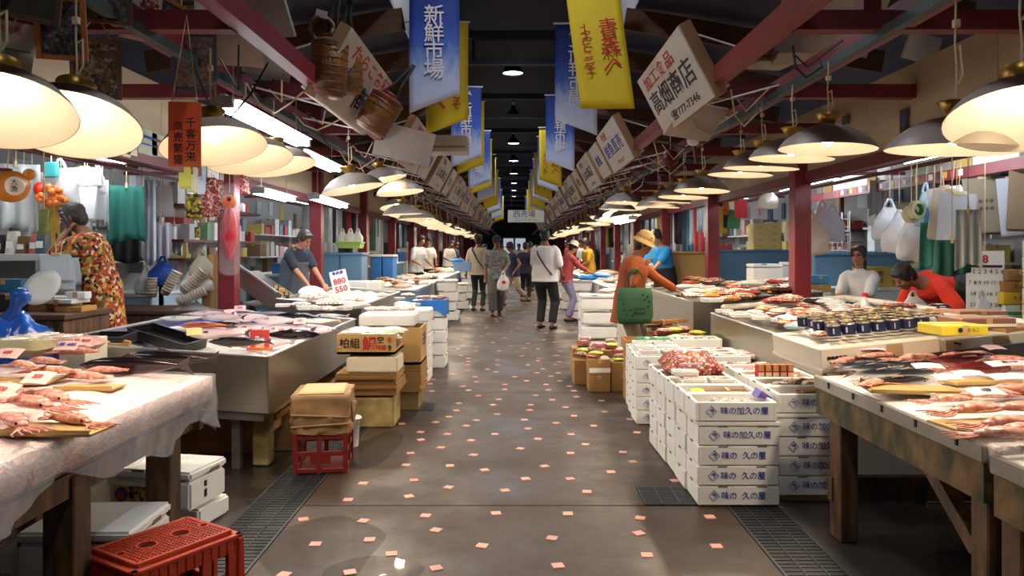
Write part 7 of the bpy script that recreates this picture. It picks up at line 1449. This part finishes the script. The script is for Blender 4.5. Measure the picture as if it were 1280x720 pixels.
# --- generic far stalls
GC = ['#e7c3b4', '#f0ece6', '#d58f7a', '#c9d8e6', '#d9b08a', '#8a3a34', '#eae6d8']
for s in (-1, 1):
    sw = side_word(s)
    for k in range(2, 12):
        y0 = bay_y(k) + .25
        if k == 2: y0 += .95
        cc = counter(f'stall counter, {ORD[k]} bay of the {sw} row', s * 1.62, s * 2.7, y0, y0 + (2.2 if k == 2 else 2.9), .8, (mat('counter_grey', '#8f8d88', .4, .3), mat('counter_white', '#c9c8c2', .5), M_locker)[(k + (s > 0)) % 3], M_rim, 'stall_counter')
        n = 18 if k < 4 else 10 if k < 7 else 5
        for i in range(n):
            P = (PK_SEA, TP_SEA, PK_GLOSS, TP_RED, PK_CLEAR, PK_DRY)[(i + k) % 6]; P.put((s * rnd(1.7, 2.5), y0 + rnd(.1, 2.1 if k == 2 else 2.8), .8 + (.0 if i % 3 else .04)), rnd(-1, 1), f'food pack, {ORD[i]} on the counter of the {ORD[k]} bay, {sw} row', scale=rnd(1.1, 1.7), col=random.choice(GC))
        if k < 8:
            for i in range(3 + (k % 2)): big_foam(f'white foam box, {ORD[i]} from the floor before the {ORD[k]} bay, {sw} row', (s * (1.36 + .04 * (i % 2)), y0 + .35 + (.5 if k % 2 else 0), .003 + .2 * i), .42, .5, .19, 0, i == 2 + k % 2)
        nh = 12 if k < 5 else 7 if k < 8 else 3
        for i in range(nh):
            y = y0 - .1 + 3.2 * i / nh; h = rnd(.4, .95); c = random.choice(['#e6e8ea', '#dfe2e2', '#cfd4d8', '#f0f0ee', '#b9c2cc', '#d9d2c4', '#2f6f8a', '#b9484a', '#d8c04a', '#3a3c44', '#5a8a6a'])
            r = thing('hanging_sheet', f'hanging sheet or bag, {ORD[i]} along the rail of the {ORD[k]} bay, {sw} row', 'cloth', (s * 3.3, y, 2.19), rnd(-.5, .5) + (.4 if s < 0 else -.4))
            o = MB().grid(lambda u, v: ((u - .5) * .3, .03 * math.sin(u * 15 + i), -.0 - h * v), 8, 3, thick=(0, .004, 0)).build('sheet', M_tcloth, r, smooth=True); o.color = (*rgb(c), 1)
            if k < 5: MB().tube([(0, 0, -.06), (0, 0, .012)], .006, 4).build('hook', M_cord, r)
        if k < 7 and not (s > 0 and k == 2):
            counter(f'back counter of the {ORD[k]} bay, {sw} row', s * 3.6, s * 4.4, y0, y0 + 2.8, 1.05, (M_locker, mat('counter_white'), M_wetwood)[(k + (s < 0)) % 3], M_white, 'back_counter')
            for i in range(8 if k < 5 else 4): carton(f'carton or bag, {ORD[i]} on the back counter of the {ORD[k]} bay, {sw} row', (s * 3.85, y0 + .2 + (2.5 / 8) * i * (1 if k < 5 else 2), 1.05), (.3, .24, rnd(.12, .35)), random.choice(['#e2e2de', '#b98d52', '#dfe6ea', '#3a78b8', '#c9b48a', '#8f9a9c']), rnd(-.2, .2))
r = thing('blue_basket', 'pale blue plastic basket with a blue cloth on the far left counter', 'basket', at(578, 339, 17.4)); MB().box((0, 0, .1), (.36, .3, .2), top=(1.15, 1.1)).build('basket_body', mat('basket_blue', '#7fa3cf', .5), r, bevel=.01); MB().box((0, 0, .2), (.42, .34, .02)).build('rim', MATS['basket_blue'], r); MB().ell((-.12, 0, .24), (.16, .12, .05)).build('blue_cloth', mat('blue_cloth', '#1f7fd0', .6), r, smooth=True)
for i, (px, py) in enumerate(((735, 350), (752, 347))): PK_GLOSS.put(at(px, py, 13.2), rnd(-.3, .3), f'bright blue food pack, {ORD[i]} of two on the counter behind the woman in orange', col='#2f86d0', scale=1.7)
for i in range(4): big_foam(f'white foam box, {ORD[i]} from the floor in the pile just beyond the woman in orange', (1.22 - .03 * (i % 2), 11.0, .004 + .2 * i), .5, .42, .19 - .018, 0, i == 3)
for i in range(4): big_foam(f'white foam box, {ORD[i]} from the floor in the second pile beyond the woman in orange', (1.16, 11.6, .004 + .2 * i), .36, .42, .18, 0, False)
counter('low stand with wrapped packs behind the foam piles beyond the woman in orange', 1.5, 2.0, 11.2, 11.9, .8, M_white)
for i in range(6): PK_SEA.put((1.35 + .1 * i, 11.2 + .1 * (i % 3), .82), rnd(-1, 1), f'pink pack, {ORD[i]} on the foam piles beyond the woman in orange', scale=1.2)

# notices pinned to the fascia, goods on shelves along the back walls
NC = ['#d9d6cc', '#e6e2da', '#c9b9a0', '#d9c06a', '#b8433a', '#6f8a9a', '#cfd8dc', '#8f6a4a', '#3f5a78', '#d8a0a0']
for i, (px, py, w, h, c) in enumerate(((146, 180, .2, .16, '#d8cfae'), (158, 178, .16, .18, '#e0d8c0'), (183, 178, .18, .2, '#b0b8a0'), (197, 182, .14, .18, '#c9c4b4'), (265, 210, .16, .2, '#c9c9c4'), (280, 214, .16, .2, '#9a948c'), (1131, 153, .06, .2, '#3a3030'), (1058, 150, .07, .08, '#2f4a3a'), (905, 222, .14, .14, '#cfc8ba'))):
    Y = rail_at(px, -2.96 if px < 643 else 2.96); z = HC - (py - CY) * Y / F; r = thing('pinned_notice', f'{("buff", "cream", "pale green", "stone", "light grey", "brownish grey", "narrow black", "tiny dark green", "off white")[i]} notice pinned on the fascia', 'notice', (-2.95 if px < 643 else 2.95, Y, z), R(90) if px < 643 else R(-90))
    o = MB().box((0, 0, 0), (w * 1.8, .006, h)).build('sheet', M_tpaper, r); o.color = (*rgb(c), 1); MB().box((0, -.005, h * .2), (w * 1.2, .003, h * .12)).box((0, -.005, -h * .1), (w * 1.2, .003, h * .06)).build('print', M_inkg if i % 2 else M_ink, r)
for s in (-1, 1):
    for k in range(0, 5):
        y0 = bay_y(k) + .3
        for lv, z in enumerate((1.3, 1.75)):
            r = thing('wall_shelf', f'{("lower", "upper")[lv]} back wall shelf, {ORD[k]} stall of the {side_word(s)} row', 'shelf', (s * 5.2, y0 + 1.4, z)); MB().box((0, 0, 0), (.4, 2.9, .03)).build('shelf_board', M_white if k % 2 else M_redd, r)
            for y in (-1.2, 1.2): MB().box((s * .1, y, -.1), (.2, .03, .16)).build('bracket', M_rim, r)
            for i in range(9): carton(f'{random.choice(("plain", "printed"))} carton, {ORD[i]} on the {("lower", "upper")[lv]} back wall shelf, {ORD[k]} stall of the {side_word(s)} row', (s * 5.17, y0 + .15 + .31 * i, z + .016), (.3, rnd(.16, .28), rnd(.12, .34)), random.choice(NC), rnd(-.1, .1))
        for i in range(7):
            z = rnd(1.0, 1.25) if i % 2 else rnd(2.15, 2.4); r = thing('wall_notice', f'notice sheet, {ORD[i]} on the back wall, {ORD[k]} stall of the {side_word(s)} row', 'notice', (s * 5.385, y0 + .2 + .4 * i, z), R(-90 * s)); o = MB().box((0, 0, 0), (rnd(.2, .36), .008, rnd(.25, .4))).build('sheet', M_tpaper, r); o.color = (*rgb(random.choice(NC)), 1)
